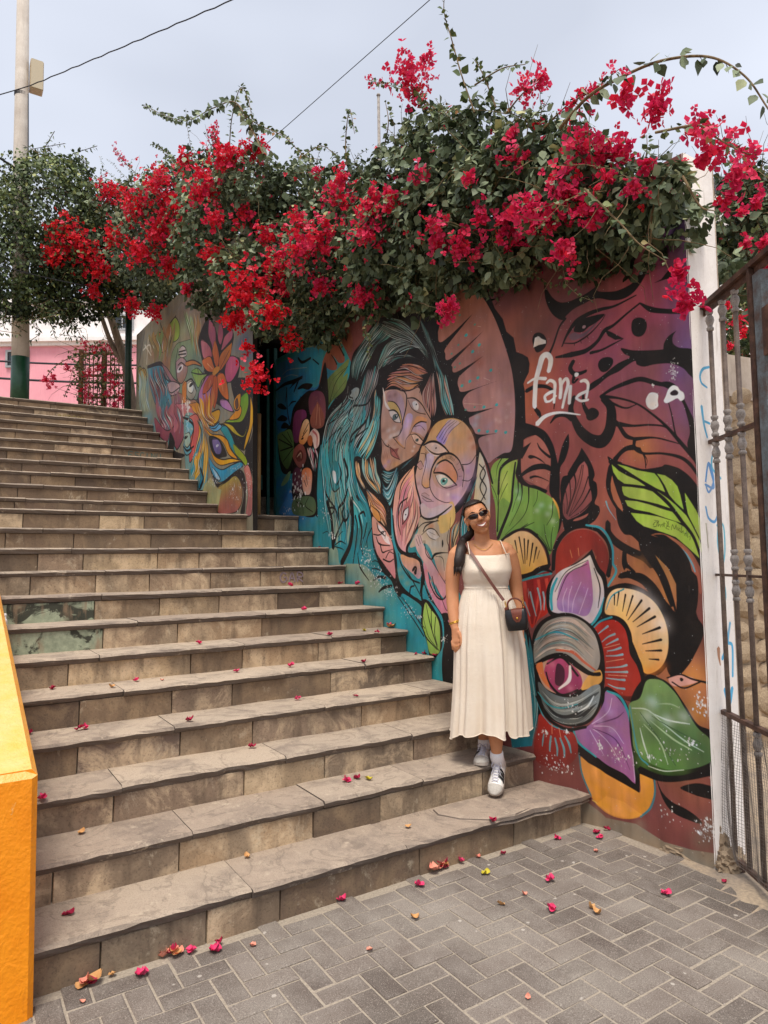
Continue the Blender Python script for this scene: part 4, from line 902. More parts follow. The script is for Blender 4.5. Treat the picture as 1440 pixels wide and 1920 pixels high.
L k 10 2:3076,1711 3182,1684 3283,1718 3350,1806|3129,1732 3202,1721 3262,1749 3310,1815
L #e8d8e0 6 4:2942,1658 2928,1742 2902,1852|3010,1675 2985,1763 2959,1872
H #3aa6aa,#58b0ae,#2a8a90,#7aa0a0,#3a9aa0 12 31:1210,1223 1168,1452 1202,1681 1219,1852 1253,2032 1359,2317|1880,1299 1827,1456 1857,1593 1886,1728 1947,1881 2068,1988 2125,2134
H #4fa8a8,#2f8f96,#8aa08a 8 33:1221,1727 1274,1910 1327,2089 1378,2317|1786,1825 1765,2031 1745,2195 1708,2360
S k 15,30,20,12:1260,1642 1276,1822 1456,1976 1525,2100
S k 17,37,27,17:1720,1794 1633,1921 1527,1981 1525,2100
F #2a8a90:1373,1567 1465,1509 1553,1572 1586,1679 1567,1762 1460,1812 1370,1760
S k 7,17,17,12:1410,1572 1371,1699 1442,1810 1567,1779
S k 15,27,19:1536,1544 1586,1662 1496,1755
F #e8ecec:1418,1608 1472,1623 1489,1694 1470,1735 1426,1687
S k 31,36,29:1641,1515 1707,1642 1688,1740
S k 47,54,58,65:1785,1900 1796,2115 1742,2327 1569,2508
S k 50,50,63:1293,1894 1382,2092 1413,2353
S k 22,17,49:1629,2089 1523,2185 1414,2318
S k 25,21,14:1846,2069 1876,2201 1788,2509
S k 11,22,9:1871,2412 1915,2541 2067,2659
S k 34,27,18,16:1910,2073 1955,2205 1936,2333 1965,2430
S k 16,16,11:2049,2146 2000,2255 1969,2286
S k 15,13,11:2124,2197 2046,2288 2044,2368
S k 22,25,18:1927,2058 1990,2046 2020,2088
S k 24,29,31,24,17:1632,1971 1596,2037 1646,2107 1715,2069 1699,2010
S k 31,21,19:1768,1915 1749,1997 1765,2064
S k 27,20:1867,1890 1914,1935
S k 25,22,20,15:1329,1967 1403,1963 1438,1992 1365,2039
L k 16 8:1150,1359 1222,1638 1200,1815 1253,2032 1359,2317|1860,1461 1871,1710 1947,1881 2068,1988 2125,2134
L #b8d0c8 10 6:1167,1488 1241,1676 1237,1854 1308,2088|1858,1560 1854,1725 1930,1896 2052,2018
L k 12 6:1221,1727 1274,1910 1327,2089 1378,2317|1786,1825 1765,2031 1745,2195 1708,2360
L k 8 7:1831,2035 1859,2201 1807,2362 1771,2509|2125,2134 2061,2289 1997,2398 1933,2485
S k 8,8,5:1193,2206 1288,2192 1343,2229
S k 7,10,6:1504,2253 1575,2213 1610,2206
S k 12,17,7:1450,2328 1556,2297 1659,2325
S k 10,12,5:1449,2345 1572,2365 1623,2383
S k 32,25,11:2343,2632 2231,2626 2142,2658
S k 26,30,14:2434,2698 2313,2716 2227,2756
S k 11,13,8:2317,2587 2203,2557 2115,2557
S k 9,11,6:2262,2518 2190,2487 2116,2495
F k:1826,1539 1970,1559 2012,1758 2221,1851 2399,1997 2436,2106 2444,2302 2506,2453 2527,2600 2576,2687 2697,2756 2850,2800 2872,2841 2847,2891 2814,2837 2599,2760 2547,2790 2472,2734 2422,2653 2303,2587 2191,2449 2135,2331 2125,2134 2083,2005 2009,1903 1870,1743
H #d8a060,#c89058,#e0b478,#7fb0a8 7 29:1954,1556 1983,1690 2073,1797 2249,1908|2214,1575 2226,1687 2281,1802 2285,1904
H #d09a60,#c8905c,#e0b080 3 25:1842,1542 1871,1694 1980,1819 2010,1855|1921,1601 1950,1719 1996,1789 2026,1832
H #d8905c,#e0a878,#c88878,#d8b090 5 31:2041,1833 2219,1937 2344,2039 2382,2163|2055,1907 2127,2055 2243,2125 2353,2215
F #d8924a:2129,1992 2217,2030 2273,2096 2272,2142 2185,2122 2142,2056
S k 6,13,8:2129,2000 2245,2063 2279,2143
S k 9,17,11:2114,1975 2127,2071 2353,2223
F #dca088>#c87a80@90:2141,2103 2243,2156 2353,2223 2444,2332 2467,2452 2488,2630 2411,2586 2305,2503 2207,2418 2151,2292
F #e0ccc8:2228,2171 2299,2205 2365,2269 2417,2346 2350,2329 2297,2282 2241,2218
S k 11,15,11:2214,2154 2241,2218 2338,2276
S k 11,17,8:2196,2278 2252,2342 2416,2361
S k 14,16,10,6:2260,2334 2294,2412 2362,2405 2455,2392
S k 16,14,10:2306,2473 2400,2496 2466,2474
S k 12,10,8:2347,2466 2402,2414 2467,2430
S k 11,13,8:2152,2253 2240,2264 2325,2245
S k 12,8,6:2269,2242 2353,2238 2338,2298
F #3a9098>#2a8a92@90:2438,2046 2463,2108 2473,2228 2508,2349 2558,2424 2605,2527 2726,2613 2820,2654 2840,2738 2850,2807 2697,2756 2601,2687 2553,2600 2530,2490 2482,2378 2445,2265
B #8aa07a:2577,2622,33,19 2651,2671,32,19 2554,2563,33,19
S k 7,15,17,15:2532,2423 2580,2527 2701,2635 2819,2668
S k 7,13,9:2605,2527 2725,2649 2839,2780
S k 13,19,15:2747,2691 2699,2706 2685,2764
F #d89a74>#d89aa0@90:2776,1723 2776,1723 2626,1793 2521,1880 2479,2004 2462,2138 2485,2244 2521,2364 2608,2417 2658,2433 2684,2368 2759,2284 2821,2201 2847,2132 2816,1987 2784,1840
H #d88a80,#c87880,#e0a890,#d49a94 8 27:2762,1779 2624,1867 2557,1995 2514,2156 2559,2380|2769,1954 2813,2072 2798,2171 2723,2297 2621,2410
F #b06468:2745,1937 2719,2008 2716,2094 2665,2179 2601,2234 2590,2160 2618,2059 2695,1991
F #d8d0d0:2681,2048 2679,2107 2641,2155 2616,2147 2630,2089
D k:2648,2112,10,6
S k 6,13,10:2693,2049 2617,2088 2602,2190
S k 6,11,8:2693,2049 2679,2128 2602,2190
S k 10,20,14,8:2683,1975 2568,2025 2539,2157 2574,2277
S k 8,14,8:2751,1734 2599,1850 2557,1980
S k 15,20,22,22,24:2775,1737 2795,1884 2850,2032 2846,2160 2710,2326
S k 19,27,35,45,39:2463,2108 2485,2266 2533,2379 2633,2440 2779,2442
S k 23,32,28,23:2710,2326 2659,2382 2670,2433 2802,2463
F #c0aa90>#b8a48c@0:2846,2146 3040,2157 3083,2180 3228,2189 3205,2261 3193,2341 3179,2434 3197,2535 3183,2635 3029,2500 2921,2360 2708,2383 2734,2326 2808,2258
F #d8b068:3072,2173 3232,2048 3269,2171 3195,2261 3101,2284 3081,2228
B #d88048:2993,2217,27,17 2971,2223,27,17
B #b8aea4:3034,2350,44,27 3098,2379,42,27 2966,2362,45,28 2783,2299,48,29
F #c8b0b4:2849,2046 2849,2046 2885,2035 2975,2084 3108,2066 3232,2068 3231,2102 3168,2138 3062,2152 2950,2159 2870,2133
S k 9,14,20,18,9:2837,2060 2859,2132 2950,2166 3084,2146 3231,2082
S k 5,9,12,5:2796,2243 2880,2197 2983,2189 3083,2187
S k 11,13,7:2878,2261 2925,2214 3072,2180
F #d0c4bc:2924,2276 2947,2243 3015,2246 3057,2296 3079,2310 3023,2329 2968,2313
S k 5,10,9,5:2854,2288 2947,2243 3026,2253 3090,2310
S k 4,6,5:2924,2276 2968,2313 3034,2333
S k 3,3:2947,2263 3035,2295
S k 5,3:3205,2254 3218,2168
F #c8a8a0>#d08a94@60:2771,2285 2854,2288 2875,2359 2942,2430 3028,2541 3181,2688 3190,2754 3107,2770 2959,2610 2871,2499 2780,2385
S k 5,5:2807,2286 2840,2358
S k 5,5:2782,2314 2816,2372
S k 5,5:2836,2287 2869,2352
S k 5,7,7:2876,2331 2941,2444 3151,2675
S k 7,9,9,7:2899,2332 2907,2430 2963,2479 2985,2473
S k 17,22,12,5:2985,2479 3020,2445 3097,2433 3179,2434
F #c0b098>#c88878@120:3019,2473 3096,2460 3136,2515 3174,2608 3132,2642 3049,2555
S k 4,7,4:3030,2459 3116,2474 3134,2568
S k 4,12,7:3132,2649 3174,2608 3195,2581
F k:3110,2352 3121,2332 3130,2366 3114,2393
F #d88a94>#cc7c90@90:2870,2513 2915,2541 2936,2611 3021,2739 3107,2784 3179,2768 3197,2847 3222,3003 3182,2993 3103,2905 3008,2815 2911,2680
S k 7,14,14,14,9:2937,2583 2957,2679 3042,2773 3128,2776 3192,2675
S k 9,12,9:2981,2610 3022,2726 3086,2778
S k 5,7,7,5:3023,2678 3096,2784 3145,2862 3186,2860
B #d87848:2915,2569,18,11 2969,2645,18,11 3070,2596,17,11
S k 5,7,7,5:3195,2261 3172,2340 3200,2421 3176,2535
H #c87848,#a85838,#6a9088,#c8a878 6 20:3278,2198 3215,2262 3202,2368 3229,2475|3347,2195 3304,2292 3262,2383 3238,2489
H #3a8a92,#2a9aa0,#5aa8a8 6 21:3429,2025 3358,2143 3325,2260 3340,2398|3466,2041 3424,2180 3402,2276 3417,2374
S k 13,18,16,13,11:3430,1999 3359,2111 3326,2214 3314,2305 3330,2411
F #d89a68>#c89aa0@90:2570,2439 2681,2462 2778,2477 2835,2520 2845,2570 2832,2619 2797,2633 2738,2599 2654,2556 2593,2512
S k 22,28,22,37:2727,2570 2752,2549 2775,2548 2762,2591
S k 13,24,33,40:2558,2416 2706,2448 2825,2485 2857,2569
S k 36,45,27:2858,2555 2867,2639 2829,2745
F k:2844,2612 2910,2708 2997,2808 3103,2905 3173,2954 3202,3004 3250,3053 3248,3416 3107,3436 3080,3273 3107,3104 3111,2971 3039,2868 2930,2804 2850,2814 2829,2745
D k:3133,2916,51,33
F #2a8a94:2877,2681 2931,2777 3040,2861 3102,2931 3114,3037 3106,3144 3062,3175 3082,3067 3059,2934 2974,2844 2873,2807 2852,2745
F k:2850,2800 2930,2804 3017,2876 3090,2972 3097,3092 3073,3174 2950,3254 2898,3123 2833,2990 2836,2885
F #a4c058>#7aa040@90:2890,2820 2951,2865 3027,2922 3063,2988 3066,3068 3051,3190 2940,3208 2898,3109 2855,3016 2858,2919
S k 5,12,9:2895,2826 2947,2982 3030,3152
S k 10,9,7:2962,2872 2968,3021 3030,3152
S k 10,9,7:3016,2923 3001,3046 3031,3138
S k 5,7,7:2858,2932 2922,3080 3051,3176
S k 11,14,9:2855,3030 2899,3095 3030,3172
S k 15,20,24,18:2587,2745 2697,2778 2792,2803 2849,2842
S k 11,11,13:2510,2777 2692,2928 2865,3084
S k 7,9,9:2585,2789 2764,2938 2877,3056
S k 5,7:2548,2776 2878,3021
C 60 8:2230,2649,159,69
C 70 7:2393,2744,119,52
C 60 6:2645,2888,99,58
C 30 9:2800,2932,47,14
C 20 7:3118,3090,41,40
C 20 6:2954,2762,67,83
C 16 7:2418,2286,40,30
C 90 11:2042,2462,137,111
C 30 20:1397,2232,72,35
C 30 10:1253,2032,151,106
C 40 9:2173,2596,132,70
F #3a80a8>#2a90a0@70:92,226 545,245 957,217 1241,263 1142,674 901,665 646,678 377,620 149,547 61,379
F #2f88b0:105,463 699,620 747,927 535,1120 260,1016 115,1028
B #2a5ab8:379,358,172,72 700,528,159,69 289,913,172,72 169,1591,174,72 419,1803,164,70
S k 18,39,46,35:60,515 294,494 542,515 752,517
S k 10,31,42,24:433,573 542,538 648,527 541,632
F k:647,608 802,597 999,653 901,687 750,643 647,631
S k 11,18,22:350,542 375,798 428,962
F k:103,696 206,692 347,769 319,787 176,747
F k:102,855 233,831 374,893 318,918 146,881
F k:203,970 289,925 401,969 428,1009 289,997
S k 9,26,11:320,704 349,614 363,545
S k 9,25,11:403,768 485,737 593,747
S k 9,31,10:698,712 723,786 748,836
S k 27,34,27:651,284 754,357 955,363
S k 16,16:1003,387 1145,478
S #8aa0a0 7,7,7:238,372 435,359 855,439
S #8aa0a0 7,7,7:252,411 462,425 649,481
F k:1283,491 1118,713 851,699 539,795 428,985 203,1043 114,1150 170,1399 284,1508 635,1548 475,1692 525,1926 1026,2026 1077,1749 1129,1432 1272,1079 1342,912
F #6a3448>#8a4a50@90:899,821 949,742 1093,740 1232,803 1275,919 1250,1075 1136,1000 1067,910 946,965
F #a05844>#7c4436@90:1103,852 1103,852 946,987 968,1091 1087,1133 1226,1124 1239,1020
S #d8a080 6,5:1103,885 1064,1096
S #d8a080 6,5:1137,924 1158,1112
F #8a3a68>#6a2c50@90:510,999 565,870 696,860 823,896 847,968 746,995 693,1100 640,1206 534,1166
F #e08838>#e8c090@-70:666,1198 706,1079 797,993 896,1011 919,1115 869,1207 768,1248
S k 10,24:718,1184 769,1180
S k 13,10:769,1135 896,1044
S k 13,10:743,1165 870,1107
F #d8b8a8:943,1142 1040,1125 1133,1195 1131,1303 1037,1332 990,1248 893,1200
S #b85858 26,26,16:992,1139 1086,1209 1084,1317
F #b05a28:869,1196 943,1175 990,1227 965,1289 892,1267
H #d8d0c8,#4a9088,#c87078,#d8a8a0,#c07078 6 75:843,1293 891,1389 938,1494 1009,1558|1060,1325 1106,1407 1081,1512 1056,1574
F #a85a4c>#7a4440@60:492,1311 639,1229 768,1259 841,1382 765,1473 636,1468
F #6a3028:585,1347 690,1293 766,1349 740,1413 637,1411
S #d8b090 9,14,9:612,1362 703,1329 715,1387
F #6f9050>#4a6a38@90:115,1040 317,1025 455,1037 521,1141 534,1236 506,1336 423,1430 340,1455 200,1343 129,1176
S k 14,18:144,1094 507,1232
S k 14,18:172,1231 507,1232
S k 11,14:231,1047 480,1205
S k 11,14:257,1362 507,1255
S k 11,11:372,1047 494,1183
F #5a2c40:490,1554 584,1473 713,1512 763,1607 736,1717 607,1750 528,1697
F #e07838>#d8b0a0@90:739,1526 864,1507 961,1563 959,1694 909,1788 786,1766 737,1649
S k 13,10:838,1593 862,1684
S k 13,10:788,1632 837,1704
F #7aa070:197,1618 311,1535 450,1492 394,1591 254,1635
F #3a80c0:137,1935 309,1794 448,1689 498,1970
F #566a48:527,1812 981,1827 1002,2002 525,1972
S k 10,13,10:579,1839 734,1885 758,1987
S k 10,13,10:884,1819 809,1901 979,1979
C 90 31:633,1707,208,181
C 30 17:788,1610,101,67
C 20 14:363,1915,165,47
C 20 9:1235,1923,135,84
S k 38,43,45,45,43,38:4529,2278 4534,2345 4595,2407 4690,2456 4769,2492 4818,2538
F k:4591,2191 4644,2266 4696,2316 4801,2355 4901,2393 4984,2450 5018,2495 5050,2560 5083,2581 5091,2655 5074,2762 5083,2815 5109,2855 5107,2908 5063,2996 5013,3076 4938,3149 4891,3123 4871,3015 4850,2951 4801,2910 4904,2859 4930,2824 4945,2768 4936,2703 4916,2604 4846,2504 4771,2435 4694,2363 4640,2349 4601,2288
f #c08a48>#b06a44@100:4747,2376 4747,2376 4822,2458 4918,2549 4963,2637 4963,2768 4950,2790 4924,2681 4868,2571 4795,2481
S k 29,31,24,19:4747,2388 4770,2469 4855,2571 4933,2758
S k 25,30,28,23,20:4635,2455 4632,2526 4657,2584 4644,2561 4684,2590
S k 32,42,49,54:4601,2597 4670,2590 4762,2623 4860,2728
S k 48,53,36:4762,2623 4837,2684 4907,2792
B #c88444:4740,2526,40,35 4803,2594,39,34
F #c0784a>#a85848@0:4949,2417 5019,2473 5061,2560 5088,2602 5095,2676 5110,2676 5100,2581 5064,2495 5020,2440
S #70a8b8 7,11,11,7:4985,2428 5030,2473 5063,2527 5078,2570
F k:4544,1874 4585,1898 4622,1919 4707,1951 4790,1979 4899,1979 4927,1970 4970,1983 5023,2009 5083,2065 5130,2146 5143,2290 5142,2502 5136,2619 5110,2549 5063,2468 4998,2408 4919,2366 4853,2354 4771,2371 4701,2342 4648,2308 4619,2259 4590,2199 4561,2154 4531,2092 4524,2026 4544,1942 4558,1916
f #c0704a:4571,1993 4579,2032 4601,2099 4624,2154 4635,2186 4637,2216 4604,2184 4574,2139 4559,2084 4559,2041
f #a4c044:4571,1923 4620,1972 4674,2005 4739,2038 4808,2081 4726,2063 4654,2050 4611,2019 4581,1973
f #a4c044:4603,1927 4677,1952 4742,1981 4812,2000 4857,2012 4879,2038 4905,2086 4920,2125 4865,2097 4786,2048 4705,1998 4645,1954
f #a4c044:4874,2017 4924,2032 4966,2062 4997,2100 5011,2145 5028,2230 4982,2187 4946,2144 4921,2087 4895,2044
f #a4c044:4637,2066 4701,2076 4784,2094 4841,2115 4885,2154 4948,2217 4872,2188 4781,2161 4686,2138 4650,2119 4639,2091
f #a4c044:4655,2150 4734,2162 4815,2187 4904,2221 4958,2239 5021,2307 4923,2272 4813,2230 4719,2208 4672,2184
f #a4c044:4691,2227 4777,2240 4868,2259 4977,2295 5028,2327 5078,2382 5108,2497 5049,2443 4973,2378 4898,2350 4774,2309 4728,2276
f #a4c044:4870,2115 4929,2158 4981,2202 5042,2264 5080,2324 5121,2421 5126,2478 5078,2382 5009,2282 4949,2199
f #a4c044:5040,2140 5067,2184 5100,2239 5132,2308 5146,2337 5140,2455 5103,2383 5053,2255 5045,2206
S k 22,16,16,19,22:4584,1925 4740,2028 4842,2105 4928,2178 5009,2287
S k 20,18,15:5009,2287 5078,2382 5117,2502
S k 10,8,7:5038,2245 5080,2324 5131,2436
F k:4544,1874 4585,1898 4647,1927 4583,1930 4558,1916
S k 28,23,19,28:4591,1899 4650,1858 4712,1846 4771,1865
S k 14,10,5:4771,1865 4799,1910 4804,1978
S k 29,27,23,35,29:4526,2270 4534,2324 4576,2374 4643,2424 4743,2467
S k 23,25,23,17:4648,2434 4640,2481 4650,2528 4703,2575
F k:4753,2375 4759,2375 4804,2412 4857,2504 4908,2598 4937,2681 4959,2773 4953,2792 4904,2672 4842,2574 4766,2473 4745,2421
F k:4666,2591 4715,2575 4773,2590 4839,2644 4891,2722 4932,2769 4952,2817 4912,2858 4878,2772 4814,2685 4735,2636 4677,2611
S k 17,17,23:4591,2602 4629,2581 4691,2575
F k:4760,2365 4807,2357 4863,2379 4916,2435 4955,2515 4974,2573 4976,2651 4959,2768 4982,2844 5045,2840 5079,2762 5092,2667 5087,2596 5063,2573 5046,2506 5002,2437 4940,2387 4886,2360
S #78b8c4 11,6,2:4519,2145 4539,2196 4588,2263
S k 4,3,3,4,3:4835,2307 4844,2293 4861,2289 4855,2313 4837,2315
S k 3,3,3:4845,2280 4867,2284 4861,2299
S k 3,3,3,3:4873,2282 4866,2316 4878,2302 4882,2320
S k 3,3,3,3:4891,2315 4889,2305 4900,2306 4896,2318
S k 3,3:4906,2293 4905,2321
S k 2,2:4897,2300 4914,2301
S k 3,3,3,3:4920,2287 4933,2307 4915,2326 4934,2335
S k 3,3,3:4936,2288 4922,2312 4940,2322
S k 3,3,3,3:4948,2338 4957,2309 4967,2334 4979,2312
S k 3,3:4979,2312 4980,2339
S k 3,3:4989,2325 4988,2344
S k 3,3,3:5002,2330 4993,2340 5004,2350
S k 3,3,3:5013,2321 5007,2355 5020,2346
S k 3,2:5020,2346 5019,2363
S k 3,3,3:5027,2363 5035,2356 5026,2373
S k 3,3:5041,2342 5036,2378
S k 3,3:5048,2347 5044,2385
S k 2,2,3:5052,2381 5060,2376 5056,2398
f #2a7c86:3758,2438 3908,2919 3964,3176 4000,3480 3945,3707 3781,3751 3701,3122
S k 43,37,48,43:3924,2945 3966,3098 3999,3289 3999,3493
H #2a6a74,#3a8a90 2 14:3907,2972 3946,3230 3968,3485 3929,3697|3955,2969 3993,3225 4003,3480 3961,3678
F #a03020>#8a2c24@0:4158,2536 4168,2446 4224,2358 4318,2311 4423,2328 4508,2416 4525,2525 4493,2598 4444,2537 4403,2438 4271,2524 4176,2600
S k 26,29,29,29,26:4143,2561 4162,2420 4239,2320 4344,2287 4454,2317
S k 26,29,26,34:4454,2317 4524,2393 4541,2489 4515,2597
S #3a98a0 11,16,16,13:4370,2282 4484,2312 4552,2417 4554,2525
S #3a98a0 16,16,13:4554,2525 4573,2573 4512,2658
S #d88050 4,3:4261,2435 4273,2486
S #d88050 4,3:4314,2424 4318,2474
S #d88050 4,3:4432,2476 4421,2537
F #8a1c1c>#c02c1c@80:3886,2615 3984,2601 4079,2574 4122,2587 4110,2728 4100,2831 4021,2887 3972,2942 3942,2891 3879,2815
S k 28,37,28,14:3880,2608 3968,2594 4064,2555 4136,2574
S #2f9098 14,17,12:3886,2635 4000,2607 4122,2587
H #a02020,#c84030,#8a1c18 7 0:3902,2641 3915,2734 3957,2917|4107,2613 4104,2729 4004,2914
S #8aa0a0 14,12,6:3964,2706 3985,2784 4006,2862
S #8aa0a0 14,11,6:4025,2679 4044,2756 4047,2821
S #8aa0a0 14,11,6:4067,2704 4075,2755 4070,2820
S #8aa0a0 12,6:3917,2774 3959,2864
F k:4403,2432 4403,2432 4431,2500 4458,2549 4500,2598 4510,2718 4491,2802 4413,2892 4359,2944 4284,2898 4167,2867 4100,2831 4090,2703 4135,2613 4231,2549 4324,2499
F #d8ccc0>#c8b4b8@100:4389,2469 4389,2469 4297,2524 4204,2561 4148,2613 4118,2703 4121,2818 4208,2840 4311,2860 4367,2894 4446,2817 4480,2719 4470,2622 4428,2562
F #b05a88>#a078a8@110:4378,2500 4378,2500 4309,2549 4230,2587 4187,2663 4164,2753 4175,2816 4261,2831 4350,2846 4390,2783 4399,2697 4391,2586
S #2f98a0 13,21,21,16:4169,2612 4137,2677 4124,2741 4128,2817
S #2f98a0 16,21,19:4379,2906 4446,2817 4487,2731
S k 4,6,4:4375,2500 4230,2574 4152,2702
S k 4,6,4:4368,2525 4243,2587 4164,2753
S k 7,11,5:4413,2549 4453,2671 4433,2793
B #b8a0c8:4210,2764,21,20 4263,2775,21,20 4315,2748,21,20
S #d0a8c8 4,5,4:4261,2825 4276,2749 4326,2636
S #d0a8c8 4,5,4:4208,2827 4204,2751 4233,2675
S #d0a8c8 4,5,4:4306,2835 4341,2748 4369,2673
S #d0a8c8 4,5,4:4235,2826 4245,2725 4266,2662
F k:4496,2694 4541,2657 4641,2637 4747,2664 4835,2718 4894,2793 4921,2879 4922,2988 4893,3079 4841,3140 4776,3170 4711,3156 4663,3036 4560,2882 4460,2852
F #f0d0a0>#e89a38@120:4510,2718 4569,2674 4666,2672 4759,2698 4834,2751 4880,2827 4901,2914 4894,3013 4855,3094 4790,3141 4738,3142 4715,3076 4666,2967 4616,2878 4533,2836 4483,2815
B #e8dcd8:4795,2764,44,39 4854,2862,43,38 4732,2710,45,39
B #f0b848:4592,2786,56,47 4644,2853,55,47
B #d87828:4843,3095,30,27 4790,3135,31,27
S #2f98a0 5,10,10:4491,2802 4538,2717 4625,2673
S k 7,12:4553,2770 4556,2707
S k 5,12:4571,2775 4589,2691
S k 5,13:4609,2805 4635,2704
S k 5,13:4635,2830 4685,2709
S k 5,15:4644,2853 4744,2733
S k 5,16:4678,2862 4794,2776
S k 5,16:4704,2889 4828,2821
S k 5,17:4738,2927 4855,2881
S k 5,16:4735,2984 4860,2948
S k 5,15:4754,3021 4857,3008
S k 5,13:4774,3064 4838,3061
F k:4372,2943 4429,2866 4533,2830 4617,2855 4662,2921 4678,3012 4727,3098 4742,3197 4719,3279 4664,3322 4568,3314 4470,3282 4451,3057
F #b0281c>#9a2c20@90:4384,2936 4444,2883 4546,2859 4615,2901 4639,2969 4649,3049 4693,3113 4716,3190 4693,3261 4638,3292 4555,3293 4470,3270 4469,3127 4452,3021
B #c03a24:4541,3283,57,47 4640,3246,55,46
S #2f8a94 7,11,11:4378,2930 4444,2875 4533,2842
S #88a8ac 13,8,4:4502,2898 4464,2924 4426,2951
S #88a8ac 13,8,4:4550,2941 4499,2963 4453,2997
S #88a8ac 13,8,4:4570,2969 4526,2991 4482,3013
S #88a8ac 13,8,4:4589,3018 4538,3037 4488,3048
S #88a8ac 13,8,4:4601,3056 4551,3069 4479,3078
S #88a8ac 13,8,4:4626,3115 4576,3132 4476,3150
S #88a8ac 14,8,4:4628,3155 4575,3162 4467,3175
S #88a8ac 13,8,4:4608,3204 4559,3208 4473,3210
S #88a8ac 13,8,4:4605,3256 4543,3257 4486,3244
S #d89070 4,3:4582,2997 4466,3032
S #d89070 4,3:4606,3082 4477,3114
S #d89070 4,3:4623,3179 4488,3190
F k:4456,3272 4528,3273 4609,3331 4645,3427 4655,3517 4662,3639 4673,3827 4615,3797 4463,3766 4332,3710 4258,3638 4222,3559 4364,3501 4420,3420
F #9a6a98>#a05a90@60:4470,3288 4540,3307 4607,3377 4630,3476 4638,3588 4640,3689 4653,3787 4576,3750 4450,3722 4346,3672 4272,3612 4248,3555 4339,3517 4404,3435 4452,3356
S #2f98a0 10,18,18,10:4477,3287 4568,3308 4620,3386 4633,3452
S #2f98a0 12,15,10:4242,3543 4272,3624 4382,3695
S #c8a0c8 5,6,5:4631,3453 4638,3588 4649,3777
S #d0b0d0 4,5,3:4364,3501 4479,3410 4511,3323
S #d0b0d0 4,5,3:4376,3511 4503,3500 4584,3576
S #d0b0d0 4,5,3:4363,3525 4471,3588 4551,3687
S #d0b0d0 4,5,2:4350,3539 4397,3615 4438,3677
S #5a2c58 4,8,3:4389,3497 4535,3436 4592,3391
S #5a2c58 4,8,3:4363,3525 4529,3565 4618,3717
B #b898c8:4493,3408,23,19 4503,3512,23,19 4418,3468,24,19
F #e89a34>#d8882c@90:4288,3706 4355,3742 4491,3782 4614,3808 4680,3825 4686,3701 4750,3708 4771,3769 4757,3849 4701,3941 4606,3997 4480,4016 4384,3985 4325,3903 4291,3802
S #3a7a80 10,11,10:4275,3696 4290,3814 4342,3935
S #3a7a80 10,11,11,10:4777,3734 4774,3811 4742,3897 4674,3966
S #e8b858 5,6,5:4348,3957 4481,4005 4647,3968
f k:4258,3651 4258,3651 4381,3725 4575,3761 4649,3788 4659,3651 4687,3678 4675,3832 4614,3818 4448,3781 4331,3740 4269,3697
F k:4636,3338 4750,3163 4840,3162 4912,3196 4990,3291 5055,3375 5142,3410 5166,3577 5121,3618 5007,3672 4887,3707 4763,3705 4648,3653
F #7a9858>#4a6a3c@60:4629,3345 4705,3293 4749,3196 4801,3173 4864,3181 4934,3236 4989,3313 5054,3396 5114,3436 5133,3493 5130,3545 5032,3608 4890,3653 4791,3654 4702,3630 4651,3585 4643,3473
B #d0dcd0:4878,3386,33,28 4782,3303,34,29 4753,3386,34,29 4976,3347,31,28
B #6a9a3c:4714,3650,54,45 4842,3642,51,44 4796,3554,52,44 4928,3612,49,43
B #3a5a34:5038,3503,47,42 4936,3439,49,43 4774,3471,52,45
B #8ab060:4824,3219,31,27 4705,3574,32,27
S #c8d8c8 3,10,5:4767,3361 4878,3386 5009,3383
S #a8c090 3,11,5:4765,3406 4898,3479 5014,3519
S #a8c090 4,11,5:4724,3436 4823,3516 4867,3626
S #c0d0b8 4,11,5:4697,3463 4719,3548 4754,3641
S #9ab080 3,9,5:4807,3310 4895,3296 4954,3308
S #b8ccb0 5,8,5:4648,3359 4754,3352 4853,3412
S #b8ccb0 4,8,4:4853,3412 4970,3475 5082,3514
S #405a38 4,7,4:4701,3372 4799,3477 4915,3625
S #405a38 3,7,3:4779,3381 4901,3425 5062,3467
S #3a9098 6,10,9:4635,3349 4677,3602 4740,3660
S #d8e0c0 3,5,3:4740,3666 4840,3670 4962,3635
C 26 11:4755,3613,66,27
C 20 13:5005,3473,36,21
C 30 7:4895,3555,150,65
F #d89a88:4896,3155 4975,3128 5067,3148 4972,3188 4912,3191
D k:4971,3153,11,10
S k 8,9,11,13:4883,3156 4963,3127 5033,3142 5122,3151
S k 9,9,9:4913,3174 4983,3197 5078,3152
C 40 11:5083,3266,41,63
F k:3969,3020 4020,2913 4127,2849 4248,2832 4361,2882 4439,2974 4466,3104 4456,3272 4421,3396 4352,3491 4249,3536 4131,3523 4031,3463 3989,3354 3978,3201
F #8a8478>#a89c90@30:3984,3045 4051,2924 4153,2867 4260,2856 4348,2895 4410,2977 4435,3083 4417,3157 4375,3186 4288,3145 4225,3101 4132,3103 4043,3130 3987,3174
H #5a5a54,#a89c8c,#6a6a64,#c0a898,#3a8a8a,#8a8078,#b0a498 9 6:3981,3045 4097,2908 4260,2862 4409,2989|3988,3148 4106,3073 4240,3063 4376,3174
S #2f9098 8,12,8:3993,3018 4150,2956 4294,2997
S #c86040 12,20,17,10:4147,3070 4252,3074 4327,3129 4401,3177
S #d8c0a8 5,8,5:4013,3120 4120,3059 4240,3063
F #c8987c:4010,3197 4089,3138 4185,3111 4276,3146 4337,3202 4399,3232 4283,3305 4164,3344 4052,3307
F #e0a050:4349,3213 4431,3168 4435,3239 4308,3302
F #c04a70>#8a3052@60:4056,3218 4089,3141 4165,3116 4249,3155 4305,3217 4302,3291 4203,3352 4118,3331 4069,3280
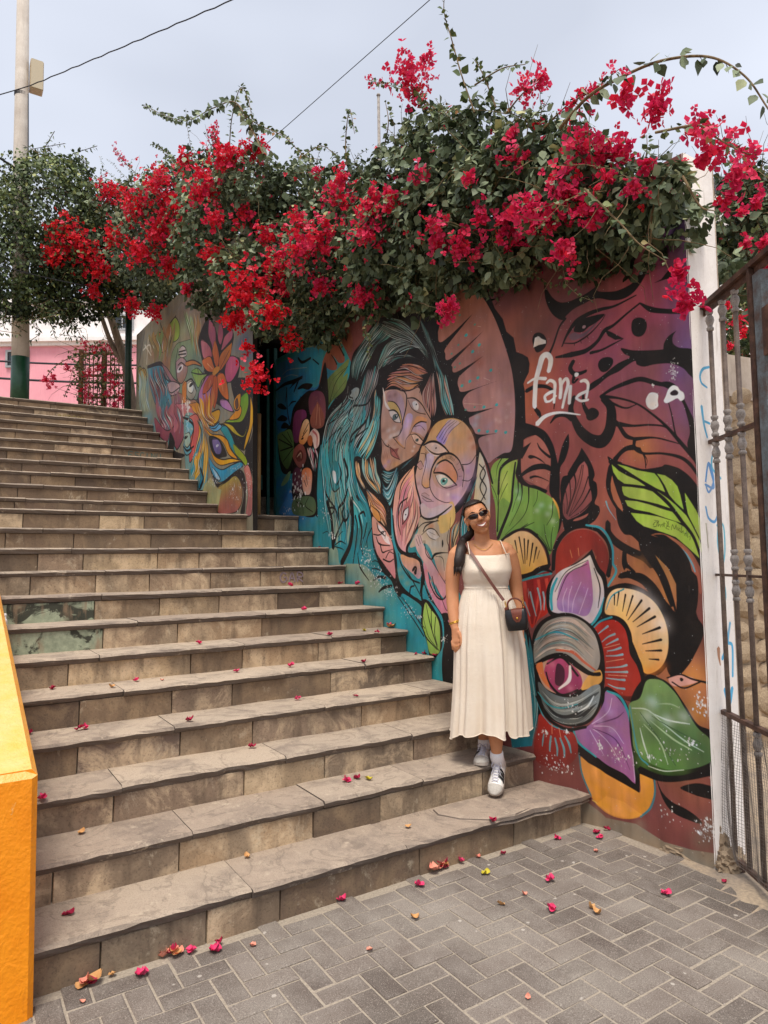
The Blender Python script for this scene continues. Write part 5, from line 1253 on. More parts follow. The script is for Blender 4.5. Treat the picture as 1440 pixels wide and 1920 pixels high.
S k 10,15,18,13:4071,3216 4099,3289 4177,3349 4283,3305
S k 10,15,15:4080,3164 4185,3115 4286,3219
S #e8d8d0 13,23,10:4236,3162 4227,3250 4158,3314
B #d88098:4117,3161,19,18 4231,3299,18,17
F #4a2030:4150,3158 4196,3179 4196,3253 4166,3294 4133,3273
F #e07840:3995,3186 4042,3156 4056,3218 4098,3314 4038,3271
F k:3979,3175 4090,3106 4199,3085 4301,3144 4375,3186 4430,3180 4429,3204 4350,3207 4275,3171 4185,3117 4089,3138
F #5a5e5c>#8a8e8a@0:4007,3288 4097,3340 4190,3360 4282,3342 4372,3271 4427,3264 4415,3361 4353,3466 4250,3518 4132,3498 4048,3435
H #2a2c2c,#7a807c,#4a4e4c,#a0a49e,#5a5e5a 6 6:3998,3301 4136,3398 4281,3367 4427,3264|4032,3437 4145,3521 4275,3514 4392,3413
S #2f8f96 6,12,9,5:4004,3352 4079,3418 4174,3430 4280,3391
S #d8dcd8 5,12,5:4278,3440 4343,3395 4383,3330
C 24 8:4241,3396,79,74
S #3a98a0 6,10,10,8:3987,3393 4060,3522 4183,3565 4300,3535
S k 15,20,20,18:3988,3380 4061,3496 4196,3557 4326,3525
F #a8281c>#7a2a24@90:4015,3491 4104,3552 4196,3569 4248,3579 4270,3661 4242,3739 4162,3802 4064,3816 3973,3791 3961,3691 3996,3583
B #7a3028:4020,3781,63,51 4203,3758,53,49
S #6a9498 11,14,8:4094,3616 4085,3668 4080,3713
S #6a9498 10,13,8:4121,3624 4133,3684 4131,3734
S #6a9498 10,15,8:4155,3619 4177,3677 4180,3732
S #6a9498 10,15,8:4188,3601 4213,3646 4224,3699
S #6a9498 8,11,6:4041,3613 4032,3653 4026,3692
S #d88060 5,4:4104,3540 4102,3602
S #d88060 5,4:4150,3557 4161,3618
C 24 13:4049,3612,47,25
C 20 11:4202,3574,16,12
C 40 8:4149,3805,95,37
C 20 13:4411,3618,21,24
C 40 9:4553,3652,86,47
S k 45,38,29,45:4686,3701 4813,3714 4960,3678 5144,3592
F k:4788,3720 4822,3788 4882,3826 4952,3838 5020,3860 5052,3892 4973,3895 4879,3880 4821,3821
F k:4934,3737 5005,3696 5074,3681 5150,3692 5147,3743 5070,3753 5003,3751
C 20 7:4853,3908,77,65
C 20 7:4096,3778,123,75
f #8a7a66:3666,4067 4273,3950 4346,3993 4436,4041 4645,4013 4822,4057 4988,4045 5208,4003 5199,4182 3642,4733
B #8a7a66:4297,3980,31,29 4370,4011,30,29 4450,4054,36,28 4672,4005,33,27
B #7c6652:5106,3916,51,45 5060,3950,52,46 5119,3872,50,45 5036,3999,53,46
C 90 10:5090,3911,70,62
f #e89a34:4372,3976 4480,4011 4606,3995 4687,3951 4569,3911 4442,3911
F #e4e0da:4832,1564 4851,1547 4879,1551 4903,1568 4900,1603 4900,1634 4875,1646 4852,1642 4830,1620 4822,1587
C 14 5:4866,1596,26,37
F #e4e0da:4951,1588 4969,1552 4997,1536 5024,1548 5039,1572 5059,1591 5063,1621 5041,1632 5021,1613 4988,1621 4954,1627 4938,1611
F #2a1c22:4979,1574 5007,1562 5028,1579 5021,1595 4989,1591
C 8 10:4873,1508,9,8
C 60 4:5006,1459,33,60
S w 27,32,34,36,41,36:4155,1265 4169,1220 4170,1179 4146,1150 4115,1161 4093,1216
S w 39,36,34,34,31:4093,1216 4062,1305 4052,1387 4045,1458 4046,1482
S w 13,18,23:3994,1309 4055,1292 4135,1308
S w 17,21,21,19,17:4140,1339 4165,1326 4195,1350 4193,1402 4185,1477
S w 19,22,19,17:4187,1401 4156,1407 4125,1425 4130,1461
S w 17,14,12:4130,1461 4161,1461 4202,1433
S w 21,24,21:4232,1327 4236,1387 4228,1455
S w 16,19,21,21,21:4230,1397 4249,1354 4274,1336 4285,1372 4264,1438
S w 19,16:4264,1438 4241,1521
S w 19,23,21:4302,1387 4294,1444 4288,1500
D w:4342,1323,14,14
S w 17,22,22,20,17:4367,1371 4395,1371 4418,1398 4412,1442 4401,1485
S w 18,21,16:4405,1441 4358,1455 4334,1474
S w 14,16,14:4334,1474 4368,1497 4417,1498
S w 35,24,14,7:4059,1598 4127,1555 4225,1548 4359,1584"""
MURAL_FAR = """f #8a8474:-1020,-1152 5489,1209 5474,3711 -761,3456
B #a08a58:1558,744,917,241 2390,1272,785,222
B #6a4a4c:3308,691,1129,343 3915,1151,985,320
B #8a9070:811,1543,810,202 956,1075,801,201 2629,900,609,175
B #a8705a:1561,824,671,176 1717,1180,647,173
B #5a6a88:4850,1668,316,114 5073,1841,298,111
B #7aa0a8:819,1753,537,134 1301,1961,495,129
S k 24,24,18:650,318 375,645 261,762
F #8a9058:203,806 383,822 506,967 513,1141 341,1218 186,1096
S k 9,20,23,14,9:203,806 383,822 506,967 513,1141 341,1218 186,1096 203,806
F #a88a50:267,880 618,909 792,1064 686,1208 461,1272
S k 8,20,23,14,8:267,880 618,909 792,1064 686,1208 461,1272 267,880
S k 18,24,18:264,821 152,1015 461,1272
S k 17,22,17:560,894 795,1149 519,1285
S k 24,18:461,1272 291,1410
F #b07850:1201,589 1554,610 1937,773 2078,940 1757,956 1363,824
S k 7,17,19,12,7:1201,589 1554,610 1937,773 2078,940 1757,956 1363,824 1201,589
F #8a9a50:2070,659 2331,626 2545,802 2507,962 2165,914
S k 7,16,18,11,7:2070,659 2331,626 2545,802 2507,962 2165,914 2070,659
S k 24,19,19:2121,902 2025,658 2374,614
S k 20,20:1549,463 1699,613
S #5a3a2c 26,21,21:1262,851 1311,783 1413,838
S #5a3a2c 20,20,20,20:1560,798 1704,785 1563,878 1756,917
S #5a3a2c 19,19:1893,812 1942,954
S #d8d0c0 28,22:879,497 785,894
S #d8d0c0 27,22:659,549 1053,823
S #d8d0c0 28,22,28:548,604 938,626 1051,767
S k 12,12,12:2948,1204 3175,1380 3320,1508
S k 12,12,12:3386,1212 3246,1308 3459,1477
S #6a7a58 24,20:3171,1151 3246,1331
S #a0a890 10,8:3385,1145 3457,1321
F #7a8a6a>#6a7a72@60:2712,1068 3456,1232 3726,1460 3531,1737 3327,1967 2730,1902 2182,1544 2128,1156 2384,1025
S k 6,15,17,11,6:2712,1068 3456,1232 3726,1460 3531,1737 3327,1967 2730,1902 2182,1544 2128,1156 2384,1025 2712,1068
H #7a8a60,#a8946a,#8a9a78,#9a7a58 6 29:2703,633 2865,875 3022,1108 3101,1361|3521,996 3454,1143 3387,1302 3459,1499
H #8a7a50,#a88a58,#7a8a58,#98704c 7 32:766,408 1047,656 1210,837 1164,989|2374,639 2336,814 2211,977 2039,1158
H #8a9a90,#a0a890,#78908c 4 30:142,791 274,1043 284,1263 296,1527|902,1090 964,1298 917,1481 1086,1706
F #8a6a60>#a8806a@60:2400,1690 2728,1784 2962,1903 3256,1964 3468,2139 3799,2224 3927,2415 3043,2262 2574,2086
S k 6,13,15,9,6:2400,1690 2728,1784 2962,1903 3256,1964 3468,2139 3799,2224 3927,2415 3043,2262 2574,2086 2400,1690
F k:3351,1225 3689,1059 3915,1172 4102,1416 4249,1295 4533,1460 4588,1555 4506,1730 4773,1838 4669,2053 4396,2020 4453,2230 4590,2375 4167,2223 3924,2143 3468,2128 3327,1956 3598,1731 3459,1455
F #b06a78>#9a5a6c@90:3755,1091 3755,1091 3963,1250 3995,1428 3919,1533 3855,1431 3741,1270
S k 5,13,15,9,5:3755,1091 3755,1091 3963,1250 3995,1428 3919,1533 3855,1431 3741,1270 3755,1091
F #a86070:4101,1270 4190,1277 4250,1418 4162,1516 4071,1408
S k 5,12,14,9,5:4101,1270 4190,1277 4250,1418 4162,1516 4071,1408 4101,1270
F #b06878:4221,1532 4308,1455 4533,1450 4533,1539 4366,1572 4192,1586
S k 5,12,13,8,5:4221,1532 4308,1455 4533,1450 4533,1539 4366,1572 4192,1586 4221,1532
F #b87a80>#a05a64@40:3473,1270 3659,1345 3823,1465 3856,1580 3595,1534 3492,1397
S k 6,13,15,9,6:3473,1270 3659,1345 3823,1465 3856,1580 3595,1534 3492,1397 3473,1270
F #c06a84>#b05a78@90:4339,1806 4395,1731 4561,1749 4721,1825 4747,1908 4642,1979 4507,2016 4368,1984 4311,1870
S k 5,11,13,8,5:4339,1806 4395,1731 4561,1749 4721,1825 4747,1908 4642,1979 4507,2016 4368,1984 4311,1870 4339,1806
F #b87098>#9a88b8@90:3697,1765 3890,1821 3829,1997 3701,2098 3536,2119 3398,2026 3396,1904 3565,1810
S k 6,13,15,10,6:3697,1765 3890,1821 3829,1997 3701,2098 3536,2119 3398,2026 3396,1904 3565,1810 3697,1765
F #b888b0:4167,2152 4397,2209 4563,2360 4226,2245
S k 5,11,13,8,5:4167,2152 4397,2209 4563,2360 4226,2245 4167,2152
F #c87850>#b86040@90:3964,1409 4057,1508 4119,1649 4044,1754 3919,1618 3887,1504
S k 5,12,14,9,5:3964,1409 4057,1508 4119,1649 4044,1754 3919,1618 3887,1504 3964,1409
F #c07a48>#b86844@120:4533,1589 4533,1589 4479,1722 4281,1792 4135,1807 4104,1686 4222,1614
S k 5,12,14,9,5:4533,1589 4533,1589 4479,1722 4281,1792 4135,1807 4104,1686 4222,1614 4533,1589
F #b86a48>#c8744c@60:3528,1528 3792,1553 3920,1681 3983,1781 3729,1719 3563,1613
S k 5,13,14,9,5:3528,1528 3792,1553 3920,1681 3983,1781 3729,1719 3563,1613 3528,1528
F #b8604a:3795,1778 3952,1815 3891,1906 3732,1955 3534,1945 3599,1840
S k 6,13,15,9,6:3795,1778 3952,1815 3891,1906 3732,1955 3534,1945 3599,1840 3795,1778
F #c87048>#d07848@90:4075,1844 4253,1866 4368,1994 4425,2195 4225,2113 4076,1968
S k 5,12,13,8,5:4075,1844 4253,1866 4368,1994 4425,2195 4225,2113 4076,1968 4075,1844
F #b86040:3921,1829 4045,1858 4077,2071 3956,2212 3892,2011
S k 5,13,14,9,5:3921,1829 4045,1858 4077,2071 3956,2212 3892,2011 3921,1829
S k 11,11:3983,1802 3919,1576
S k 10,10:4105,1810 4451,1655
S k 9,9:4014,1851 3986,2156
S #e8c098 7,7:3696,1614 3889,1726
S #e8c098 7,7:4165,1907 4254,2069
S #e8c098 7,7:3827,1849 3764,1920
D #c88a50:4014,1778,126,42
F #5a8a98>#4a7080@60:897,950 1570,1091 1859,1240 2136,1458 2563,1605 2484,1708 2142,1684 1735,1766 1392,1672 1073,1363 903,1118
S k 7,16,19,12,7:897,950 1570,1091 1859,1240 2136,1458 2563,1605 2484,1708 2142,1684 1735,1766 1392,1672 1073,1363 903,1118 897,950
H #4f90a0,#6aa0a8,#7a4a4c,#3f8090,#8a5a58,#5a9aa4 12 58:898,978 960,1187 1233,1466 1443,1709|1763,1165 1954,1366 2226,1553 2054,1691
S k 51,66,51:842,950 1569,1077 1859,1240
F #a07878:1667,1115 1951,1237 2266,1451 2480,1562 2224,1504 1954,1340
S k 7,16,18,11,7:1667,1115 1951,1237 2266,1451 2480,1562 2224,1504 1954,1340 1667,1115
F #9a8488>#8a6a58@90:2389,1260 2637,1263 2875,1384 2916,1522 2724,1618 2522,1571 2393,1420
S k 6,15,17,11,6:2389,1260 2637,1263 2875,1384 2916,1522 2724,1618 2522,1571 2393,1420 2389,1260
S k 23,32,32:2469,1097 2369,1279 2438,1528
F #b8aca8:2511,1133 2674,1117 2833,1196 2874,1301 2596,1252
S k 6,15,17,11,6:2511,1133 2674,1117 2833,1196 2874,1301 2596,1252 2511,1133
S k 21,21:2512,1158 2834,1220
S k 21,21:2492,1189 2854,1272
S k 22,18,18:2475,1330 2638,1335 2838,1433
D #c8c0c0:2579,1404,143,41
D k:2579,1398,76,22
F #b07850:2837,1374 3102,1418 3391,1526 3495,1596 3177,1494 2877,1442
S k 6,14,16,10,6:2837,1374 3102,1418 3391,1526 3495,1596 3177,1494 2877,1442 2837,1374
S k 16,16,12:2837,1374 3176,1440 3495,1585
F #6a8a50>#8aa060@60:3068,1559 3321,1576 3530,1693 3697,1744 3497,1773 3360,1830 3216,1708
S k 6,14,15,10,6:3068,1559 3321,1576 3530,1693 3697,1744 3497,1773 3360,1830 3216,1708 3068,1559
S k 12,20,12:3068,1570 3393,1671 3730,1746
S k 12,12:3321,1576 3393,1671
F #b8a0a0:1957,1468 2224,1491 2563,1617 2484,1708 2186,1681 2005,1567
S k 7,16,18,11,7:1957,1468 2224,1491 2563,1617 2484,1708 2186,1681 2005,1567 1957,1468
S k 19,19,19:1957,1468 2141,1634 2564,1653
F #a8a8a0>#8a8478@90:2881,1654 3070,1662 3253,1773 3255,1896 3074,1926 2884,1817
S k 6,14,16,10,6:2881,1654 3070,1662 3253,1773 3255,1896 3074,1926 2884,1817 2881,1654
F #d0d0c8:2920,1686 3070,1685 3181,1779 3110,1843 2960,1787
S k 6,14,16,10,6:2920,1686 3070,1685 3181,1779 3110,1843 2960,1787 2920,1686
D k:3071,1731,84,25
S k 21,29,21:2881,1642 3107,1671 3290,1859
F #b87848:2685,1656 2881,1654 2848,1926 2731,1926
S k 6,15,17,11,6:2685,1656 2881,1654 2848,1926 2731,1926 2685,1656
H #5a8a98,#7a4a58,#4a8088,#a06a70,#3a6a78,#8a5a68 9 44:1232,1438 1395,1765 1745,2089 1896,2492|2482,1659 2650,1886 2576,2181 2666,2596
F #9a5a64>#7a4450@90:1309,1822 1976,2134 2615,2108 2816,2289 2522,2464 2365,2411 2145,2193 1981,2291 1629,2172 1379,2034
S k 8,20,23,14,8:1309,1822 1976,2134 2615,2108 2816,2289 2522,2464 2365,2411 2145,2193 1981,2291 1629,2172 1379,2034 1309,1822
F k:2039,2362 2145,2193 2364,2350 2367,2471 2823,2594 2370,2592 1984,2417
H #a86a70,#6a8a94,#8a5058 5 31:1367,1667 1560,1901 1803,2073|2507,1833 2714,2082 2620,2331
F #b06a78>#b87a70@90:2351,1832 3185,2000 3452,2163 3188,2169 2813,2129 2612,1974
S k 8,18,20,13,8:2351,1832 3185,2000 3452,2163 3188,2169 2813,2129 2612,1974 2351,1832
F #b8784c>#d8a850@60:2953,1953 3363,2022 3451,2136 3783,2226 4131,2254 4094,2375 3864,2386 3580,2309 3409,2169
S k 7,15,17,11,7:2953,1953 3363,2022 3451,2136 3783,2226 4131,2254 4094,2375 3864,2386 3580,2309 3409,2169 2953,1953
H #e0a848,#c88848,#b86a50,#d89a48 7 29:3001,2006 3277,2144 3538,2288 3865,2425|3938,1916 3978,2095 3863,2241 4094,2375
F #6aa8c8:3663,2350 3942,2412 4132,2394 3981,2458
S k 7,15,17,11,7:3663,2350 3942,2412 4132,2394 3981,2458 3663,2350
H #b87a58,#c8a060,#8a9a8c,#c88a68 5 24:3003,2078 3278,2227 3412,2375 3457,2518|3451,2149 3704,2318 3865,2425 4170,2527
F #7a9a98:2812,2071 3453,2259 3708,2663 3712,3059 3465,3114 3020,2988 2824,2681
S k 7,17,19,12,7:2812,2071 3453,2259 3708,2663 3712,3059 3465,3114 3020,2988 2824,2681 2812,2071
F #c87a70>#b85a58@60:3004,2135 3277,2144 3410,2251 3412,2416 3196,2646 3014,2706 3009,2421 3190,2310
S k 7,17,20,12,7:3004,2135 3277,2144 3410,2251 3412,2416 3196,2646 3014,2706 3009,2421 3190,2310 3004,2135
F #80b0b8>#6a9aa8@90:2812,2100 3097,2181 3190,2310 3010,2450 3104,2577 2871,2601 2747,2468 2864,2283
S k 8,18,20,13,8:2812,2100 3097,2181 3190,2310 3010,2450 3104,2577 2871,2601 2747,2468 2864,2283 2812,2100
F #a8b8a8:2817,2319 3007,2335 3056,2457 2917,2507 2795,2446
S k 8,18,21,13,8:2817,2319 3007,2335 3056,2457 2917,2507 2795,2446 2817,2319
D k:2857,2368,78,23
S k 30,40,35,25:2739,2086 3004,2178 3190,2310 3012,2564
S k 26,31,26:2747,2468 2917,2550 3194,2534
H #d89a40,#c8804c,#e0b050,#4a8a98,#c07a5c 8 40:3233,2163 3411,2347 3283,2547 3062,2768|3538,2315 3707,2557 3749,2722 3631,3051
H #3f8a98,#d8a848,#4a98a8 4 41:3195,2618 3063,2824 3065,2937|3584,2592 3546,2855 3420,2975
F #3a8498>#2a7488@90:3418,2839 3546,2908 3548,3015 3465,3087 3379,3066 3463,2966
S k 7,17,19,12,7:3418,2839 3546,2908 3548,3015 3465,3087 3379,3066 3463,2966 3418,2839
S k 38,47,61:3461,2844 3568,2977 3464,3074
F k:4521,2012 5155,2169 5155,2487 5065,2721 4882,2831 4524,2683 4095,2439 4314,2427 4657,2380
F #6a9a3c>#8aa040@90:4787,2251 4975,2244 5005,2389 4850,2511 4624,2494 4314,2427 4590,2416 4722,2333
S k 6,14,16,10,6:4787,2251 4975,2244 5005,2389 4850,2511 4624,2494 4314,2427 4590,2416 4722,2333 4787,2251
F #e09a3c:4623,2374 4755,2328 4819,2399 4722,2464 4454,2427
S k 6,14,16,10,6:4623,2374 4755,2328 4819,2399 4722,2464 4454,2427 4623,2374
F #d8983c:4689,2207 4787,2216 4755,2363 4623,2350 4590,2258
S k 6,14,16,10,6:4689,2207 4787,2216 4755,2363 4623,2350 4590,2258 4689,2207
F #6a4a3c:4623,2265 4689,2243 4722,2333 4657,2344
S k 6,14,16,10,6:4623,2265 4689,2243 4722,2333 4657,2344 4623,2265
F #e0aa44>#c89a40@90:5066,2310 5125,2413 5140,2563 5035,2716 4882,2831 4944,2701 5035,2602 5066,2458
S k 6,13,15,10,6:5066,2310 5125,2413 5140,2563 5035,2716 4882,2831 4944,2701 5035,2602 5066,2458 5066,2310
F k:4787,2523 4944,2493 4913,2569 4787,2582 4624,2518
F #c8a450>#a09a48@60:4242,2426 4523,2501 4723,2619 4882,2668 4975,2591 4944,2655 4851,2686 4624,2614 4420,2507
S k 6,13,15,9,6:4242,2426 4523,2501 4723,2619 4882,2668 4975,2591 4944,2655 4851,2686 4624,2614 4420,2507 4242,2426
F #3f8a90:4132,2458 4350,2483 4523,2610 4657,2751 4851,2873 4944,2955 4787,2923 4591,2813 4421,2667
S k 6,13,15,9,6:4132,2458 4350,2483 4523,2610 4657,2751 4851,2873 4944,2955 4787,2923 4591,2813 4421,2667 4132,2458
F #e0a848>#d89a40@30:3581,2349 3865,2490 4170,2553 4385,2637 4490,2751 4723,2903 4456,2819 4279,2670 4096,2579 3826,2510
S k 6,14,16,10,6:3581,2349 3865,2490 4170,2553 4385,2637 4490,2751 4723,2903 4456,2819 4279,2670 4096,2579 3826,2510 3581,2349
F #7aaac8:3745,2391 3981,2445 4132,2420 4206,2470 3982,2483
S k 6,15,17,11,6:3745,2391 3981,2445 4132,2420 4206,2470 3982,2483 3745,2391
F k:3786,2504 4058,2560 4243,2665 4386,2809 4244,2815 4022,2785 3828,2641
F #8a7aa8>#6a6088@90:3905,2562 4096,2592 4207,2697 4171,2767 4022,2746 3925,2655
S k 6,15,17,11,6:3905,2562 4096,2592 4207,2697 4171,2767 4022,2746 3925,2655 3905,2562
D #d8d4e0:4067,2657,45,15
F #d8983c>#e0b050@20:3828,2654 3984,2767 4244,2839 4524,2864 4787,2923 4524,2913 4172,2893 3946,2800
S k 6,14,15,10,6:3828,2654 3984,2767 4244,2839 4524,2864 4787,2923 4524,2913 4172,2893 3946,2800 3828,2654
F #a0a83c>#8a9a40@90:4591,2717 4851,2850 4974,2936 4944,3001 4819,2927 4625,2818
S k 6,13,15,9,6:4591,2717 4851,2850 4974,2936 4944,3001 4819,2927 4625,2818 4591,2717
F #5aa0c0>#4a88a0@40:3789,2753 3985,2882 4245,2952 4525,2937 4787,2934 4851,2989 4592,3029 4246,3088 4025,3040 3830,2889
S k 6,13,15,10,6:3789,2753 3985,2882 4245,2952 4525,2937 4787,2934 4851,2989 4592,3029 4246,3088 4025,3040 3830,2889 3789,2753
F #a8c8d8:3869,2868 4062,2968 4173,3056 4024,3027
S k 6,15,17,11,6:3869,2868 4062,2968 4173,3056 4024,3027 3869,2868
F k:3750,2801 3870,2920 4062,3069 4210,3097 4457,3050 4723,3009 4882,3062 4944,3184 4944,3298 4913,3478 4788,3470 4882,3293 4788,3145 4625,3068 4388,3103 4174,3143 3987,3087
F #a89a5c>#a0605c@90:4100,3136 4388,3103 4625,3062 4788,3145 4851,3290 4788,3400 4593,3457 4102,3425 4064,3271
S k 6,13,15,10,6:4100,3136 4388,3103 4625,3062 4788,3145 4851,3290 4788,3400 4593,3457 4102,3425 4064,3271 4100,3136
B #9a5a58:4458,3328,206,72 4248,3360,215,74 4593,3220,200,71
F #b87a70>#a06a68@90:4882,3016 5005,2997 5109,3145 5123,3314 5094,3501 4944,3492 5004,3303 4944,3127
S k 5,13,14,9,5:4882,3016 5005,2997 5109,3145 5123,3314 5094,3501 4944,3492 5004,3303 4944,3127 4882,3016
f #a8a47c:3631,3051 3831,2993 4063,3145 4211,3172 4065,3422 3676,3397 3549,3122
F k:5155,2340 5256,2372 5252,3512 5123,3503 5153,3205 5035,3023 4913,2858 5065,2743 5154,2588
C 60 27:2810,1953,248,117
C 40 37:2954,1968,97,87
C 40 23:2959,2270,191,86
C 60 16:3949,3057,193,77
C 80 14:4593,3208,233,179
C 80 11:5035,3193,150,226
C 30 12:4691,2993,262,47
C 20 20:3241,2652,180,83
S w 22,22:2709,1860 2739,2071
S w 26,21:2905,1915 2956,2098"""
def paint(name, w_mm, h_mm, base, text, ppm, seed):
    s = ppm / 1000.0; cv = Canvas(int(w_mm * s), int(h_mm * s), base, seed); cv.run(text, s)
    im = cv.im; rg = np.random.default_rng(seed)
    def fbm(fx, fy):
        o = np.zeros(im.shape[:2], np.float32)
        for k in range(3):
            a = rg.normal(size=(int(fy * 2 ** k) + 2, int(fx * 2 ** k) + 2)).astype(np.float32)
            yy = np.linspace(0, a.shape[0] - 1.001, im.shape[0]); xx = np.linspace(0, a.shape[1] - 1.001, im.shape[1])
            y0 = yy.astype(int); x0 = xx.astype(int); ty = (yy - y0)[:, None]; tx = (xx - x0)[None]
            q = (a[y0][:, x0] * (1 - ty) * (1 - tx) + a[y0 + 1][:, x0] * ty * (1 - tx) + a[y0][:, x0 + 1] * (1 - ty) * tx + a[y0 + 1][:, x0 + 1] * ty * tx)
            o += q / 2 ** k
        return o
    a = fbm(26, 20)[..., None]; b = fbm(160, 24)[..., None]; c3 = fbm(60, 60)[..., None]
    im *= np.clip(1 + .10 * a + .07 * b, .6, 1.4)
    im[..., 0:1] *= 1 + .05 * c3; im[..., 2:3] *= 1 - .06 * c3
    lum = im.mean(2, keepdims=True); im += (lum - im) * np.clip(.03 + .05 * c3, 0, .2)     # chalky weathering
    pick = rg.random(im.shape[:2]) < .0010
    im[pick] = im[pick] * .3 + .42
    H, W = im.shape[:2]; px = np.ones((H, W, 4), np.float32); px[..., :3] = np.clip(im, .004, .92)[::-1]
    img = bpy.data.images.new(name, W, H, float_buffer=True); img.pixels.foreach_set(px.ravel()); img.update(); img.pack() if False else None
    return img
def painted_material(name, img, rough=.62):
    s = NT(name, rough, .3); t = s.t.nodes.new('ShaderNodeTexImage'); t.image = img; t.extension = 'EXTEND'
    s.link(s.co.outputs['UV'], t.inputs[0]); s.vec(False)
    n = s.noise(70, 5, .7); v = s.noise(40, 5, .7, (1, 1, .1)); w_ = s.noise(3.5, 5, .6)
    c = s.mix(s.ramp(v, (.66, 0.0), (.74, .22)), t.outputs[0], '#b8aca0'); c = s.mix(s.ramp(w_, (.3, .22), (.55, 0.0)), c, '#4a3c34')
    s.base(c); s.bump(s.mix(.5, n, v), .35, .006); return s.m
def grid_wall(name, ys, zs, xf, mat, parent, uvf, back):
    V = [(xf(y, z), y, z) for y in ys for z in zs]; nz = len(zs); F = []
    for i in range(len(ys) - 1):
        for j in range(nz - 1): F.append((i * nz + j, i * nz + j + 1, (i + 1) * nz + j + 1, (i + 1) * nz + j))
    o = mesh_obj(name, V, F, mat, parent, smooth=True)
    uv = o.data.uv_layers.new(name='UVMap'); co = [uvf(*v) for v in V]
    for l in o.data.loops: uv.data[l.index].uv = co[l.vertex_index]
    return o
# near wall
nw = empty('mural_wall', (3.3, 4.7, 0)); tag(nw, 'tall masonry wall painted with a flower, green leaves and two faces, with a white end face', 'wall')
def loc_fix(o, root):
    o.matrix_parent_inverse = Matrix.Translation(-root.location)
img_n = paint('near_mural_paint', 5300, 4100, '#7c4440', MURAL_NEAR, 300, 4)
mat_n = painted_material('near_mural', img_n)
Y0, Y1, ZT = 2.18, 7.24, 3.95
ys = np.r_[np.linspace(Y0, 4.2, 60), np.linspace(4.3, Y1, 40)]; zs = np.linspace(-.04, 1, 50)
def near_x(y, z): return wall_x(y) + .004 * noise.noise((y * 2.2, z * 2.2, 0)) + .0015 * noise.noise((y * 9, z * 9, 4))
V = []; top_z = lambda y: 3.85 + (y - Y0) * .02
zz = lambda y: -.03 + zs * 0
ov = [(near_x(y, -.03 + t * (top_z(y) + .03)), y, -.03 + t * (top_z(y) + .03)) for y in ys for t in np.linspace(0, 1, 50)]
F = [(i * 50 + j, i * 50 + j + 1, (i + 1) * 50 + j + 1, (i + 1) * 50 + j) for i in range(len(ys) - 1) for j in range(49)]
o = mesh_obj('painted_face', ov, F, mat_n, nw, smooth=True); loc_fix(o, nw)
uv = o.data.uv_layers.new(name='UVMap')
cu = [((7.3 - v[1]) / 5.3, 1 - (4.1 - v[2]) / 4.1) for v in ov]
uv.data.foreach_set('uv', np.array([cu[l.vertex_index] for l in o.data.loops], np.float32).ravel())
bd = MB()
# wall body behind the painted skin (top, back, far end)
k = len(ys); A = [(near_x(y, 2) + .003, y, -.03) for y in ys]; B = [(near_x(y, 2) + .003, y, top_z(y)) for y in ys]
C_ = [(near_x(y, 2) + .285, y, top_z(y)) for y in ys]; D = [(near_x(y, 2) + .285, y, -.03) for y in ys]
bd.add(B + C_ + D, [(i, i + 1, k + i + 1, k + i) for i in range(k - 1)] + [(k + i, k + i + 1, 2 * k + i + 1, 2 * k + i) for i in range(k - 1)])
bd.add([A[-1], B[-1], C_[-1], D[-1]], [(0, 1, 2, 3)])
o = bd.obj('wall_body', M['capplaster'], nw); loc_fix(o, nw)
# white end face with blue scribbles
SCRIB = """S #3aa0cc 14,18,16,12:150,2660 90,2640 60,2600 70,2560 120,2540
S #3aa0cc 22,18,14:60,2430 75,2330 100,2260
S #3aa0cc 14,14:70,2350 130,2340
S #3ab0cc 16,14:180,2450 190,2330
S #4a90d0 14,16,14,14:60,2000 100,2120 140,2030 90,1960 60,2010
S #4a90d0 14,14,14:100,2120 140,1990 60,2000
S #4a98d0 14,16,16,14,12:55,1880 75,1820 130,1800 165,1850 160,1900
S #3aa8cc 14,14,14:150,2200 130,2100 210,2040
S #3ab0cc 14,14,14,14:150,1780 210,1780 215,1650 190,1560
S #3ab0cc 12,14,12:160,1780 150,1680 170,1580
S #3ab0cc 14,16,14:190,1480 200,1400 180,1330
S #3aa8d8 16,18,20:160,1250 170,1120 140,1060
S #3aa8d8 18,20,18,18:230,1250 200,1150 240,1120 230,960
S #3aa8d8 26,30,26:150,900 185,820 220,900
S #a86a3c 30,22,8:110,1120 110,1080 120,1030
S #8a8a6a 8,6:50,1790 60,1660"""
cs = Canvas(int(300 * .5), int(3800 * .5), '#efe9e4', 8)
cs.run('\n'.join(l.split(':')[0] + ':' + ' '.join('%d,%d' % (int(p.split(',')[0]), 3800 - int(p.split(',')[1])) for p in l.split(':')[1].split()) for l in SCRIB.split('\n')), .5)
px = np.ones((cs.H, cs.W, 4), np.float32); px[..., :3] = (cs.im * .92 + .08 * np.array(lin('#efe9e4')[:3], np.float32))[::-1]
img_e = bpy.data.images.new('end_scribbles', cs.W, cs.H, float_buffer=True); img_e.pixels.foreach_set(px.ravel()); img_e.update()
me_ = NT('white_end_face', .88, .2); t_ = me_.t.nodes.new('ShaderNodeTexImage'); t_.image = img_e; t_.extension = 'EXTEND'; me_.link(me_.co.outputs['UV'], t_.inputs[0]); me_.vec(False)
a_ = me_.noise(6, 6, .65); v_ = me_.noise(26, 6, .7, (1, 1, .12)); f_ = me_.noise(110, 4, .7)
